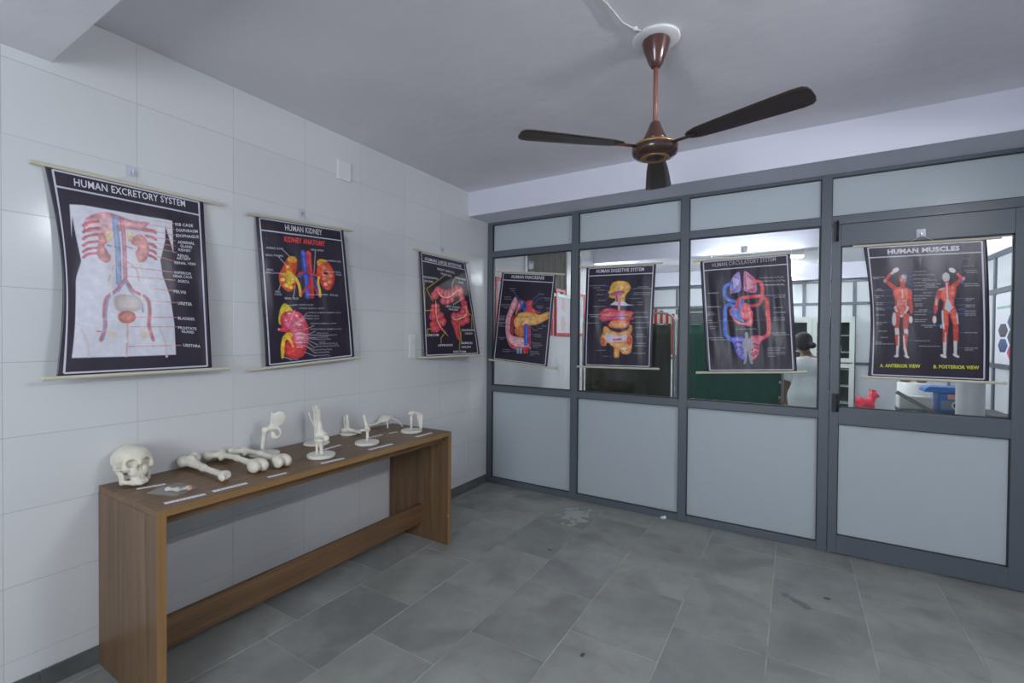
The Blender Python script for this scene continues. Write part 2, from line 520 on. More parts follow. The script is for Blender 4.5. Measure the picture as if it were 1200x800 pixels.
# ------------------------------------------------------------------ what is printed on the posters (poster coordinates, 0..1 across and down)
ART = {
'exc': [
('h','d9d9e4',[(.113,.167),(.185,.159),(.444,.158),(.746,.155),(.737,.341),(.694,.189),(.684,.276),(.643,.388),(.651,.472),(.697,.588),(.721,.739),(.725,.913),(.396,.915),(.077,.914),(.096,.767),(.12,.54),(.158,.443),(.146,.368),(.127,.258),(.107,.335)]),
('h','262233',[(.125,.221),(.143,.341),(.158,.434),(.135,.473),(.108,.448),(.107,.335)]),
('p','c8707a',[(.203,.219),(.304,.174),(.395,.18),(.478,.193),(.591,.187),(.564,.217),(.613,.242),(.439,.245),(.342,.287),(.23,.296),(.183,.279)],'e8b0b4',.0482),
('s','b85058',.0181,None,[(.267,.229),(.207,.243),(.181,.262)],1),
('s','b85058',.0181,None,[(.265,.263),(.205,.277),(.179,.295)],1),
('s','b85058',.0181,None,[(.263,.297),(.203,.31),(.177,.329)],1),
('s','b85058',.0181,None,[(.261,.331),(.201,.344),(.175,.362)],1),
('s','b85058',.0181,None,[(.259,.364),(.199,.376),(.173,.394)],1),
('s','b85058',.0181,None,[(.257,.39),(.197,.402),(.172,.42)],1),
('s','b85058',.0229,None,[(.544,.231),(.608,.23),(.621,.239)],1),
('s','b85058',.0229,None,[(.561,.265),(.605,.268),(.619,.277)],1),
('s','b85058',.0229,None,[(.571,.305),(.603,.31),(.616,.319)],1),
('s','b85058',.0229,None,[(.571,.34),(.6,.345),(.614,.354)],1),
('s','b85058',.0229,None,[(.573,.371),(.598,.377),(.612,.386)],1),
('s','e6d2d4',.0084,None,[(.283,.246),(.222,.258),(.194,.273)],1),
('s','e6d2d4',.0084,None,[(.281,.28),(.22,.292),(.192,.307)],1),
('s','e6d2d4',.0084,None,[(.279,.313),(.218,.324),(.19,.339)],1),
('p','c86a6c',[(.263,.297),(.303,.287),(.311,.33),(.293,.347),(.308,.375),(.33,.407),(.305,.434),(.266,.428),(.246,.396),(.259,.337)],'e49a90',.0362),
('p','c86a6c',[(.473,.281),(.523,.262),(.565,.29),(.57,.353),(.539,.406),(.489,.41),(.473,.373),(.5,.334),(.458,.318)],'e49a90',.0362),
('p','e0c890',[(.303,.282),(.349,.266),(.347,.306),(.317,.33)],None,0),
('p','e0c890',[(.437,.265),(.474,.26),(.466,.292),(.44,.315)],None,0),
('s','6f86b4',.0362,None,[(.369,.194),(.367,.254),(.373,.353),(.367,.534)],1),
('s','8aa2cc',.0193,None,[(.371,.194),(.368,.324),(.369,.524)],1),
('s','6f86b4',.0121,None,[(.31,.345),(.373,.348)],1),
('s','a8788c',.0109,None,[(.409,.334),(.474,.347)],1),
('s','b8606c',.0265,None,[(.406,.199),(.413,.268),(.412,.379),(.409,.516)],1),
('s','d28a90',.0109,None,[(.408,.198),(.415,.318),(.407,.511)],1),
('s','b8606c',.0241,None,[(.41,.511),(.347,.575),(.288,.617),(.272,.687),(.273,.765),(.247,.829)],1),
('s','b8606c',.0241,None,[(.41,.511),(.454,.569),(.539,.606),(.553,.678),(.544,.752),(.57,.83)],1),
('s','7c86b8',.0109,None,[(.409,.521),(.359,.576),(.305,.607),(.283,.686),(.261,.824)],1),
('s','7c86b8',.0109,None,[(.411,.526),(.441,.58),(.5,.618),(.509,.68)],1),
('s','c88a90',.0072,None,[(.392,.411),(.337,.456),(.304,.528)],1),
('s','c88a90',.0072,None,[(.428,.418),(.48,.454),(.494,.515)],1),
('s','e0d8d0',.0121,None,[(.346,.326),(.326,.457),(.318,.576),(.323,.685)],1),
('s','e0d8d0',.0121,None,[(.469,.343),(.507,.514),(.499,.639),(.47,.701)],1),
('p','b8a8a4',[(.34,.605),(.417,.591),(.495,.608),(.497,.664),(.411,.683),(.341,.67)],'d8c8c4',.0482),
('p','b8443c',[(.465,.708),(.459,.721),(.446,.732),(.427,.74),(.405,.742),(.383,.74),(.365,.733),(.354,.723),(.35,.71),(.355,.698),(.368,.686),(.387,.679),(.409,.676),(.431,.677),(.449,.684),(.461,.695)],'e08a70',.0398),
('s','d8a0a0',.0109,None,[(.407,.743),(.405,.824),(.394,.915)],1),
('s','c87880',.0109,None,[(.227,.785),(.277,.785)],1),
('p','d8c8b8',[(.278,.775),(.334,.789),(.344,.814),(.303,.819)],None,0),
('s','c87880',.0109,None,[(.546,.783),(.559,.783)],1),
('p','d8c8b8',[(.49,.773),(.546,.788),(.531,.815),(.493,.82)],None,0),
('s','cfc4c8',.0169,None,[(.142,.776),(.17,.842),(.174,.91)],1),
('s','cfc4c8',.0169,None,[(.618,.772),(.653,.847),(.659,.922)],1),
('s','d06a58',.0048,None,[(.631,.171),(.759,.169)],0),
('s','d06a58',.0048,None,[(.515,.198),(.757,.202)],0),
('s','d06a58',.0048,None,[(.538,.231),(.755,.235)],0),
('s','d06a58',.0048,None,[(.561,.265),(.757,.268)],0),
('s','d06a58',.0048,None,[(.584,.299),(.758,.298)],0),
('s','d06a58',.0048,None,[(.595,.324),(.758,.335)],0),
('s','d06a58',.0048,None,[(.618,.369),(.754,.388)],0),
('s','d06a58',.0048,None,[(.414,.445),(.741,.449)],0),
('s','d06a58',.0048,None,[(.423,.495),(.742,.493)],0),
('s','d06a58',.0048,None,[(.58,.551),(.727,.553)],0),
('s','d06a58',.0048,None,[(.513,.617),(.743,.62)],0),
('s','d06a58',.0048,None,[(.464,.708),(.744,.703)],0),
('s','d06a58',.0048,None,[(.427,.759),(.741,.756)],0),
('s','d06a58',.0048,None,[(.411,.863),(.769,.861)],0),
('t','d8d8e0','RIB CAGE',(.768,.171),(.904,.16),.017,.012),
('t','d8d8e0','DIAPHRAGM',(.771,.204),(.939,.189),.017,.012),
('t','d8d8e0','ESOPHAGUS',(.766,.236),(.945,.221),.017,.012),
('t','d8d8e0','ADRENAL',(.775,.272),(.908,.264),.016,.012),
('t','d8d8e0','GLAND',(.794,.292),(.887,.289),.015,.012),
('t','d8d8e0','KIDNEY',(.777,.315),(.875,.312),.015,.012),
('t','d8d8e0','RENAL',(.769,.348),(.858,.346),.015,.012),
('t','d8d8e0','ARTERY',(.758,.366),(.871,.362),.014,.012),
('t','d8d8e0','RENAL VEIN',(.74,.393),(.906,.386),.015,.012),
('t','d8d8e0','INFERIOR',(.736,.449),(.868,.446),.015,.012),
('t','d8d8e0','VENA CAVA',(.722,.47),(.875,.466),.016,.012),
('t','d8d8e0','AORTA',(.757,.495),(.848,.496),.016,.012),
('t','d8d8e0','PELVIS',(.724,.556),(.817,.558),.016,.012),
('t','d8d8e0','URETER',(.751,.621),(.86,.624),.017,.012),
('t','d8d8e0','BLADDER',(.748,.706),(.878,.71),.016,.012),
('t','d8d8e0','PROSTATE',(.747,.76),(.888,.766),.015,.012),
('t','d8d8e0','GLAND',(.772,.78),(.867,.787),.015,.012),
('t','d8d8e0','URETHRA',(.783,.859),(.913,.868),.016,.012),
('t','d8d8e0','HUMAN EXCRETORY SYSTEM',(.148,.049),(.854,.038),.038,.004),
],
'kid': [
('t','d8d8e0','HUMAN KIDNEY',(.291,.047),(.716,.046),.04,.012),
('t','e0403c','KIDNEY ANATOMY',(.271,.129),(.74,.129),.036,.03),
('p','d8462c',[(.314,.248),(.372,.249),(.385,.287),(.373,.341),(.358,.372),(.372,.402),(.352,.448),(.298,.492),(.232,.479),(.187,.436),(.182,.384),(.226,.331),(.271,.277)],'e87830',.0839),
('p','e8a832',[(.314,.248),(.37,.249),(.383,.279),(.321,.29),(.283,.276)],None,0),
('p','eecb3a',[(.255,.375),(.253,.379),(.247,.384),(.24,.386),(.231,.387),(.223,.387),(.216,.384),(.211,.381),(.21,.376),(.212,.372),(.217,.368),(.225,.365),(.234,.364),(.242,.364),(.249,.367),(.254,.37)],'f2dc70',.0192),
('p','eecb3a',[(.242,.412),(.239,.418),(.233,.422),(.225,.425),(.216,.426),(.206,.425),(.199,.423),(.194,.419),(.193,.414),(.195,.409),(.201,.404),(.209,.401),(.219,.4),(.228,.401),(.235,.403),(.24,.408)],'f2dc70',.0211),
('p','eecb3a',[(.279,.449),(.277,.455),(.27,.459),(.261,.463),(.251,.464),(.24,.463),(.232,.46),(.227,.455),(.225,.45),(.228,.444),(.234,.44),(.243,.436),(.254,.435),(.264,.436),(.272,.439),(.278,.444)],'f2dc70',.023),
('p','eecb3a',[(.324,.463),(.322,.468),(.317,.472),(.309,.475),(.3,.476),(.291,.475),(.284,.472),(.28,.468),(.279,.464),(.281,.459),(.286,.455),(.294,.453),(.303,.452),(.311,.452),(.319,.455),(.323,.459)],'f2dc70',.0192),
('p','eecb3a',[(.304,.321),(.302,.325),(.297,.329),(.29,.331),(.282,.332),(.274,.332),(.268,.33),(.264,.326),(.263,.322),(.265,.318),(.27,.314),(.277,.312),(.285,.31),(.292,.311),(.299,.313),(.303,.316)],'f2dc70',.0173),
('p','eecb3a',[(.337,.41),(.334,.416),(.327,.422),(.317,.425),(.306,.427),(.294,.426),(.285,.422),(.279,.418),(.278,.412),(.281,.406),(.288,.4),(.298,.397),(.309,.395),(.32,.396),(.33,.399),(.336,.404)],'f2dc70',.0249),
('p','ecc83c',[(.244,.375),(.303,.351),(.351,.38),(.377,.409),(.328,.433),(.28,.449),(.262,.412)],None,0),
('s','eec040',.0288,None,[(.35,.395),(.38,.432),(.391,.47),(.393,.519)],1),
('p','ffffff',[(.337,.405),(.336,.407),(.333,.409),(.329,.411),(.325,.411),(.32,.411),(.317,.41),(.314,.408),(.314,.406),(.315,.403),(.318,.401),(.321,.4),(.326,.399),(.33,.4),(.334,.401),(.336,.403)],None,.0096),
('p','f0e0e0',[(.242,.412),(.241,.415),(.238,.417),(.234,.419),(.23,.419),(.226,.419),(.222,.418),(.22,.416),(.219,.413),(.22,.41),(.223,.408),(.227,.407),(.231,.406),(.235,.406),(.239,.408),(.241,.41)],None,.0108),
('s','3c50b0',.0623,None,[(.462,.215),(.463,.307),(.473,.399),(.47,.523)],1),
('s','5878d8',.0192,None,[(.459,.217),(.464,.322),(.468,.519)],1),
('s','d03438',.0623,None,[(.526,.216),(.521,.304),(.528,.398),(.519,.522)],1),
('s','e86060',.0144,None,[(.534,.219),(.534,.32),(.532,.515)],1),
('s','d03438',.0288,None,[(.491,.352),(.43,.358),(.386,.379)],1),
('s','3c50b0',.0264,None,[(.478,.357),(.428,.377),(.397,.386)],1),
('s','d03438',.024,None,[(.533,.355),(.587,.369),(.637,.379)],1),
('s','3c50b0',.024,None,[(.501,.371),(.56,.389),(.595,.459),(.601,.506)],1),
('s','d03438',.0192,None,[(.493,.438),(.426,.492),(.405,.519)],1),
('s','d03438',.0168,None,[(.542,.437),(.585,.491),(.594,.514)],1),
('p','d8382c',[(.627,.256),(.692,.248),(.767,.278),(.811,.342),(.809,.407),(.755,.465),(.701,.475),(.642,.435),(.636,.387),(.601,.365),(.615,.301)],'e86a40',.0719),
('p','e8b030',[(.619,.269),(.679,.247),(.742,.263),(.675,.278),(.628,.3)],None,0),
('p','f0d8c0',[(.716,.313),(.714,.317),(.709,.32),(.703,.323),(.695,.324),(.688,.324),(.682,.321),(.678,.318),(.677,.314),(.679,.31),(.684,.307),(.69,.304),(.698,.303),(.705,.304),(.711,.306),(.715,.309)],'d84838',.0156),
('p','f0d8c0',[(.751,.344),(.749,.348),(.744,.352),(.738,.354),(.73,.355),(.723,.355),(.716,.352),(.713,.349),(.712,.345),(.714,.341),(.718,.338),(.725,.335),(.733,.334),(.74,.335),(.746,.337),(.75,.34)],'d84838',.0156),
('p','f0d8c0',[(.71,.361),(.708,.365),(.703,.369),(.696,.371),(.689,.372),(.681,.372),(.675,.37),(.672,.366),(.671,.363),(.673,.358),(.677,.355),(.684,.353),(.691,.351),(.699,.352),(.705,.354),(.709,.357)],'d84838',.0156),
('p','f0d8c0',[(.788,.367),(.786,.371),(.781,.375),(.774,.377),(.766,.378),(.759,.378),(.753,.376),(.749,.372),(.748,.368),(.75,.364),(.755,.361),(.761,.358),(.769,.357),(.777,.358),(.783,.36),(.787,.363)],'d84838',.0156),
('p','f0d8c0',[(.768,.416),(.766,.42),(.761,.424),(.754,.426),(.747,.427),(.739,.427),(.733,.424),(.729,.421),(.728,.417),(.73,.413),(.735,.41),(.742,.407),(.749,.406),(.757,.407),(.763,.409),(.767,.412)],'d84838',.0156),
('p','f0d8c0',[(.713,.434),(.711,.438),(.706,.441),(.7,.443),(.692,.444),(.685,.444),(.679,.441),(.675,.438),(.674,.434),(.676,.43),(.681,.427),(.687,.424),(.695,.423),(.702,.424),(.708,.426),(.712,.43)],'d84838',.0156),
('p','f0d8c0',[(.705,.394),(.703,.398),(.699,.401),(.692,.404),(.684,.405),(.677,.404),(.671,.402),(.667,.399),(.666,.395),(.668,.391),(.673,.387),(.68,.385),(.687,.384),(.695,.384),(.701,.386),(.704,.39)],'d84838',.0156),
('s','eec040',.0264,None,[(.623,.388),(.611,.428),(.622,.475),(.622,.522)],1),
('p','4a3030',[(.74,.351),(.737,.355),(.73,.358),(.721,.36),(.71,.361),(.699,.361),(.69,.359),(.684,.356),(.682,.353),(.685,.349),(.692,.345),(.701,.343),(.712,.342),(.723,.342),(.732,.344),(.738,.347)],None,.0144),
('s','c8c8d4',.006,None,[(.245,.206),(.314,.248)],0),
('s','c8c8d4',.006,None,[(.19,.254),(.273,.314)],0),
('s','c8c8d4',.006,None,[(.145,.369),(.244,.371)],0),
('s','c8c8d4',.006,None,[(.194,.447),(.165,.489)],0),
('s','c8c8d4',.006,None,[(.346,.455),(.317,.531)],0),
('s','c8c8d4',.006,None,[(.61,.193),(.57,.358)],0),
('s','c8c8d4',.006,None,[(.783,.255),(.717,.255)],0),
('s','c8c8d4',.006,None,[(.825,.337),(.758,.34)],0),
('s','c8c8d4',.006,None,[(.709,.511),(.477,.513)],0),
('t','b8b8c4','ADRENAL GLAND',(.077,.202),(.249,.199),.014,.012),
('t','b8b8c4','RENAL PYRAMID',(.066,.252),(.244,.249),.013,.012),
('t','b8b8c4','RENAL',(.066,.349),(.13,.349),.013,.012),
('t','b8b8c4','PAPILLA',(.055,.369),(.141,.369),.013,.012),
('t','b8b8c4','RENAL',(.13,.494),(.188,.496),.014,.012),
('t','b8b8c4','CORTEX',(.119,.513),(.202,.515),.013,.012),
('t','b8b8c4','RENAL PELVIS',(.228,.539),(.371,.541),.014,.012),
('t','b8b8c4','RENAL ARTERY',(.561,.184),(.714,.183),.013,.012),
('t','b8b8c4','ADRENAL GLAND',(.77,.254),(.926,.253),.013,.012),
('t','b8b8c4','RENAL',(.836,.337),(.907,.337),.012,.012),
('t','b8b8c4','PYRAMID',(.833,.356),(.913,.357),.013,.012),
('t','b8b8c4','RENAL VEIN',(.735,.511),(.841,.517),.012,.012),
('p','d8c832',[(.224,.575),(.272,.597),(.298,.631),(.215,.656),(.168,.72),(.146,.7),(.157,.642),(.187,.596)],None,0),
('p','d83850',[(.169,.668),(.227,.633),(.309,.627),(.38,.645),(.427,.693),(.457,.755),(.451,.83),(.423,.902),(.375,.953),(.291,.96),(.213,.942),(.188,.902),(.203,.851),(.257,.821),(.23,.787),(.176,.74)],'e06078',.0647),
('p','c82c34',[(.203,.858),(.274,.848),(.353,.872),(.426,.876),(.41,.922),(.364,.952),(.291,.959),(.218,.943),(.187,.908)],'d84040',.0539),
('p','e8c030',[(.189,.799),(.242,.775),(.29,.796),(.267,.822),(.292,.869),(.28,.884),(.245,.834),(.205,.838),(.184,.94),(.158,.948),(.157,.875),(.172,.824)],None,0),
('s','d83c50',.028,None,[(.146,.752),(.203,.763),(.262,.769)],1),
('p','f0b0b8',[(.157,.752),(.156,.754),(.154,.756),(.151,.757),(.147,.758),(.143,.757),(.14,.756),(.138,.754),(.138,.751),(.139,.749),(.141,.747),(.144,.746),(.148,.746),(.152,.747),(.155,.748),(.157,.75)],None,.0097),
('p','f4c8d0',[(.277,.647),(.276,.649),(.272,.651),(.267,.652),(.26,.652),(.254,.651),(.249,.65),(.246,.648),(.245,.646),(.246,.644),(.25,.643),(.255,.642),(.262,.641),(.268,.642),(.273,.643),(.276,.645)],None,.0086),
('p','f4c8d0',[(.351,.661),(.349,.664),(.346,.665),(.341,.666),(.336,.667),(.33,.666),(.325,.665),(.323,.663),(.322,.661),(.323,.659),(.326,.657),(.331,.656),(.337,.656),(.342,.656),(.347,.658),(.35,.659)],None,.0086),
('p','f4c8d0',[(.24,.692),(.239,.695),(.235,.697),(.231,.698),(.225,.698),(.22,.697),(.216,.696),(.213,.694),(.212,.692),(.213,.69),(.216,.688),(.221,.687),(.227,.686),(.232,.687),(.236,.688),(.239,.69)],None,.0097),
('p','f4c8d0',[(.391,.726),(.389,.728),(.382,.729),(.371,.73),(.359,.73),(.347,.729),(.337,.728),(.331,.726),(.329,.725),(.331,.723),(.338,.722),(.348,.721),(.36,.721),(.372,.721),(.382,.723),(.389,.724)],None,.0076),
('p','f4c8d0',[(.405,.787),(.402,.789),(.392,.79),(.379,.791),(.363,.79),(.347,.789),(.334,.788),(.325,.786),(.322,.784),(.325,.783),(.334,.781),(.348,.781),(.364,.781),(.38,.782),(.393,.784),(.402,.785)],None,.0076),
('p','f4c8d0',[(.401,.821),(.398,.822),(.388,.824),(.375,.824),(.359,.824),(.343,.823),(.33,.821),(.321,.819),(.318,.817),(.321,.816),(.33,.814),(.344,.814),(.36,.814),(.376,.815),(.389,.817),(.398,.819)],None,.0076),
('p','f4c8d0',[(.418,.855),(.415,.857),(.405,.858),(.392,.858),(.376,.858),(.36,.857),(.346,.855),(.338,.853),(.335,.851),(.338,.849),(.347,.848),(.361,.848),(.377,.848),(.393,.85),(.406,.851),(.415,.853)],None,.0076),
('p','f4c8d0',[(.383,.887),(.38,.888),(.373,.889),(.363,.889),(.351,.889),(.339,.888),(.329,.887),(.323,.885),(.321,.883),(.323,.882),(.33,.881),(.34,.881),(.352,.881),(.364,.882),(.374,.883),(.38,.885)],None,.0065),
('s','d8d0dc',.0043,None,[(.32,.624),(.27,.703),(.241,.735)],0),
('s','d8d0dc',.0043,None,[(.454,.643),(.375,.686),(.297,.73)],0),
('s','d8d0dc',.0043,None,[(.447,.663),(.319,.718)],0),
('s','d8d0dc',.0043,None,[(.45,.684),(.417,.686),(.297,.737)],0),
('s','d8d0dc',.0043,None,[(.524,.737),(.452,.755),(.293,.77)],0),
('s','d8d0dc',.0043,None,[(.536,.779),(.446,.799),(.301,.79)],0),
('s','d8d0dc',.0043,None,[(.689,.816),(.31,.794)],0),
('s','d8d0dc',.0043,None,[(.541,.827),(.309,.807)],0),
('s','d8d0dc',.0043,None,[(.55,.838),(.318,.817)],0),
('s','d8d0dc',.0043,None,[(.556,.879),(.441,.839),(.317,.83)],0),
('s','d8d0dc',.0043,None,[(.52,.901),(.439,.856),(.324,.851)],0),
('s','d8d0dc',.0043,None,[(.518,.918),(.425,.882),(.332,.871)],0),
('s','d8d0dc',.0043,None,[(.521,.939),(.435,.89)],0),
('s','d8d0dc',.0043,None,[(.518,.962),(.404,.925)],0),
('s','d8d0dc',.0043,None,[(.355,.585),(.262,.59)],0),
('s','d8d0dc',.0043,None,[(.25,.964),(.183,.944)],0),
('t','a8a8b4','ADRENAL GLAND',(.366,.585),(.527,.586),.01,.006),
('t','a8a8b4','SUPERIOR SEGMENTAL ARTERY',(.363,.61),(.664,.613),.01,.006),
('t','a8a8b4','ANTERIOR SUPERIOR SEGMENTAL ARTERY',(.465,.642),(.867,.648),.01,.006),
('t','a8a8b4','MINOR CALYX',(.452,.665),(.592,.667),.01,.006),
('t','a8a8b4','MAJOR CALYX',(.455,.685),(.592,.688),.011,.006),
('t','a8a8b4','POSTERIOR SEGMENTAL ARTERY',(.483,.721),(.795,.729),.01,.006),
('t','a8a8b4','ANTERIOR INFERIOR SEGMENTAL ARTERY',(.472,.761),(.862,.774),.011,.006),
('t','a8a8b4','RENAL PELVIS',(.551,.793),(.682,.798),.009,.006),
('c','b0b0b8',[(.695,.814),(.795,.818)],13),
('c','b0b0b8',[(.552,.825),(.678,.83)],13),
('c','b0b0b8',[(.555,.841),(.708,.848)],13),
('c','b0b0b8',[(.575,.862),(.642,.865)],13),
('c','b0b0b8',[(.579,.875),(.785,.886)],13),
('c','b0b0b8',[(.527,.891),(.807,.906)],13),
('c','b0b0b8',[(.529,.917),(.715,.927)],13),
('c','b0b0b8',[(.527,.936),(.695,.946)],13),
('c','b0b0b8',[(.513,.958),(.686,.97)],13),
('c','b0b0b8',[(.245,.967),(.324,.972)],13),
],
'int': [
('t','d8d8e0','HUMAN LARGE INTESTINE',(.101,.061),(.879,.062),.032,.01),
('p','c83844',[(.371,.343),(.364,.356),(.348,.368),(.325,.377),(.299,.382),(.274,.381),(.253,.376),(.241,.367),(.237,.355),(.244,.342),(.26,.33),(.283,.32),(.309,.315),(.334,.316),(.355,.321),(.368,.331)],'e47884',.0597),
('p','c83844',[(.308,.398),(.3,.416),(.282,.431),(.259,.443),(.232,.448),(.207,.446),(.187,.438),(.174,.425),(.171,.409),(.178,.391),(.195,.376),(.218,.364),(.245,.359),(.271,.36),(.292,.368),(.305,.381)],'e47884',.0696),
('p','c83844',[(.432,.366),(.424,.382),(.407,.397),(.385,.407),(.36,.412),(.336,.411),(.317,.404),(.305,.391),(.303,.376),(.31,.36),(.326,.345),(.348,.334),(.374,.329),(.398,.33),(.418,.337),(.43,.35)],'e47884',.063),
('p','c83844',[(.503,.383),(.494,.403),(.477,.42),(.455,.433),(.43,.438),(.408,.436),(.39,.427),(.379,.412),(.378,.393),(.386,.373),(.402,.355),(.425,.342),(.45,.336),(.473,.338),(.492,.348),(.502,.364)],'e47884',.0597),
('p','c83844',[(.584,.377),(.574,.398),(.556,.417),(.533,.43),(.508,.436),(.485,.433),(.467,.423),(.456,.407),(.456,.387),(.464,.366),(.482,.347),(.505,.333),(.53,.327),(.554,.329),(.573,.339),(.583,.356)],'e47884',.0597),
('p','c83844',[(.67,.356),(.66,.378),(.641,.397),(.617,.41),(.591,.416),(.567,.414),(.549,.404),(.538,.387),(.538,.366),(.547,.345),(.565,.326),(.59,.311),(.616,.305),(.641,.307),(.66,.317),(.67,.335)],'e47884',.0597),
('p','c83844',[(.768,.329),(.756,.353),(.734,.373),(.707,.388),(.677,.395),(.65,.393),(.629,.382),(.617,.364),(.617,.341),(.628,.318),(.649,.296),(.676,.281),(.707,.273),(.735,.275),(.757,.287),(.768,.305)],'e47884',.0663),
('p','c83844',[(.844,.332),(.831,.356),(.809,.376),(.781,.391),(.75,.397),(.722,.395),(.701,.384),(.689,.367),(.689,.345),(.701,.322),(.722,.301),(.75,.286),(.781,.278),(.81,.28),(.832,.291),(.844,.31)],'e47884',.0663),
('p','c83844',[(.448,.446),(.44,.462),(.424,.476),(.403,.485),(.379,.49),(.357,.488),(.339,.481),(.328,.469),(.326,.454),(.333,.439),(.349,.425),(.37,.414),(.394,.41),(.417,.411),(.435,.418),(.446,.431)],'e47884',.0597),
('p','c83844',[(.526,.45),(.519,.463),(.504,.475),(.485,.483),(.463,.487),(.443,.486),(.427,.48),(.417,.47),(.415,.457),(.422,.444),(.436,.432),(.455,.423),(.477,.419),(.498,.42),(.514,.426),(.524,.437)],'e47884',.0531),
('p','c83844',[(.615,.425),(.608,.438),(.594,.449),(.575,.457),(.554,.461),(.535,.46),(.519,.454),(.51,.445),(.508,.433),(.515,.42),(.529,.409),(.548,.401),(.569,.396),(.589,.397),(.605,.403),(.614,.413)],'e47884',.0497),
('p','c83844',[(.849,.409),(.84,.423),(.822,.435),(.799,.444),(.774,.448),(.75,.447),(.731,.441),(.72,.431),(.719,.418),(.727,.405),(.744,.392),(.767,.383),(.793,.379),(.817,.38),(.836,.386),(.848,.396)],'e47884',.0564),
('p','c83844',[(.891,.454),(.882,.467),(.862,.479),(.837,.488),(.808,.492),(.781,.491),(.76,.485),(.748,.475),(.746,.463),(.755,.449),(.773,.437),(.799,.428),(.827,.424),(.855,.425),(.877,.43),(.89,.441)],'e47884',.0597),
('p','c83844',[(.891,.5),(.881,.514),(.86,.526),(.834,.535),(.804,.539),(.776,.538),(.754,.532),(.741,.522),(.739,.509),(.748,.495),(.768,.483),(.794,.473),(.824,.469),(.853,.47),(.875,.476),(.889,.487)],'e47884',.063),
('p','c83844',[(.901,.541),(.891,.554),(.87,.566),(.842,.575),(.811,.579),(.782,.578),(.759,.572),(.745,.561),(.743,.549),(.752,.535),(.772,.523),(.8,.514),(.831,.51),(.861,.511),(.885,.517),(.899,.528)],'e47884',.063),
('p','c83844',[(.836,.557),(.827,.569),(.807,.58),(.782,.588),(.753,.591),(.726,.59),(.704,.585),(.691,.576),(.688,.564),(.697,.553),(.715,.542),(.741,.534),(.77,.53),(.798,.531),(.82,.537),(.833,.546)],'e47884',.0564),
('p','c83844',[(.233,.507),(.229,.516),(.219,.524),(.205,.529),(.189,.532),(.174,.531),(.162,.527),(.154,.52),(.152,.512),(.156,.504),(.166,.496),(.179,.49),(.195,.488),(.211,.488),(.223,.492),(.231,.499)],'e47884',.0431),
('p','c83844',[(.309,.503),(.304,.512),(.294,.519),(.28,.525),(.263,.527),(.248,.527),(.235,.523),(.227,.516),(.225,.508),(.23,.499),(.24,.491),(.254,.486),(.27,.483),(.286,.484),(.299,.488),(.307,.494)],'e47884',.0431),
('p','c83844',[(.229,.549),(.224,.56),(.212,.569),(.197,.575),(.179,.578),(.161,.577),(.147,.572),(.138,.564),(.136,.554),(.141,.544),(.152,.535),(.168,.528),(.186,.525),(.203,.526),(.218,.531),(.227,.539)],'e47884',.0497),
('p','c83844',[(.313,.545),(.308,.555),(.296,.565),(.279,.571),(.261,.574),(.243,.573),(.229,.568),(.22,.56),(.218,.55),(.223,.539),(.234,.53),(.251,.524),(.269,.52),(.287,.521),(.302,.526),(.311,.535)],'e47884',.0497),
('p','c83844',[(.234,.598),(.228,.611),(.213,.623),(.194,.631),(.171,.634),(.15,.633),(.132,.626),(.121,.616),(.118,.603),(.124,.59),(.138,.579),(.158,.57),(.18,.567),(.202,.568),(.22,.575),(.231,.585)],'e47884',.063),
('p','c83844',[(.348,.593),(.341,.606),(.324,.618),(.301,.627),(.276,.63),(.251,.629),(.231,.622),(.219,.612),(.215,.599),(.222,.586),(.238,.574),(.261,.565),(.287,.561),(.312,.563),(.332,.569),(.345,.58)],'e47884',.0696),
('s','e8c8a0',.0149,None,[(.301,.367),(.36,.408),(.477,.415),(.589,.386),(.692,.335),(.801,.311)],1),
('s','e8c8a0',.0133,None,[(.246,.464),(.229,.61)],1),
('s','c8b428',.0099,None,[(.458,.196),(.095,.349),(.194,.463)],0),
('s','c8b428',.0099,None,[(.063,.285),(.046,.559),(.156,.553)],0),
('s','c8b428',.0099,None,[(.697,.196),(.607,.265),(.607,.304)],0),
('s','c8b428',.0099,None,[(.741,.431),(.585,.482)],0),
('s','c8b428',.0099,None,[(.821,.545),(.932,.58)],0),
('t','d8d8e0','RIGHT HEPATIC',(.333,.136),(.699,.147),.021,.012),
('t','d8d8e0','FLEXURE',(.4,.178),(.615,.187),.02,.012),
('t','d8d8e0','ASCENDING',(.041,.237),(.321,.237),.019,.012),
('t','d8d8e0','COLON',(.037,.274),(.219,.274),.018,.012),
('t','d8d8e0','TRANSVERSE',(.689,.192),(.931,.201),.019,.012),
('t','d8d8e0','COLON',(.754,.236),(.87,.24),.018,.012),
('t','d8d8e0','LEFT COLIC',(.423,.502),(.721,.508),.018,.012),
('t','d8d8e0','FLEXURE',(.48,.53),(.675,.534),.018,.012),
('p','c83844',[(.251,.61),(.243,.625),(.226,.639),(.201,.648),(.174,.652),(.147,.65),(.125,.642),(.112,.631),(.108,.616),(.115,.601),(.132,.588),(.156,.578),(.184,.574),(.211,.575),(.234,.583),(.248,.595)],'e47884',.0778),
('p','c83844',[(.374,.601),(.365,.617),(.346,.63),(.319,.64),(.289,.644),(.261,.642),(.237,.634),(.223,.622),(.219,.608),(.227,.592),(.246,.578),(.272,.568),(.302,.564),(.332,.566),(.356,.573),(.371,.586)],'e47884',.0809),
('p','c83844',[(.297,.687),(.287,.702),(.265,.716),(.233,.725),(.198,.729),(.164,.727),(.136,.719),(.118,.707),(.113,.692),(.122,.677),(.143,.663),(.174,.653),(.209,.649),(.245,.651),(.274,.659),(.292,.671)],'e47884',.0856),
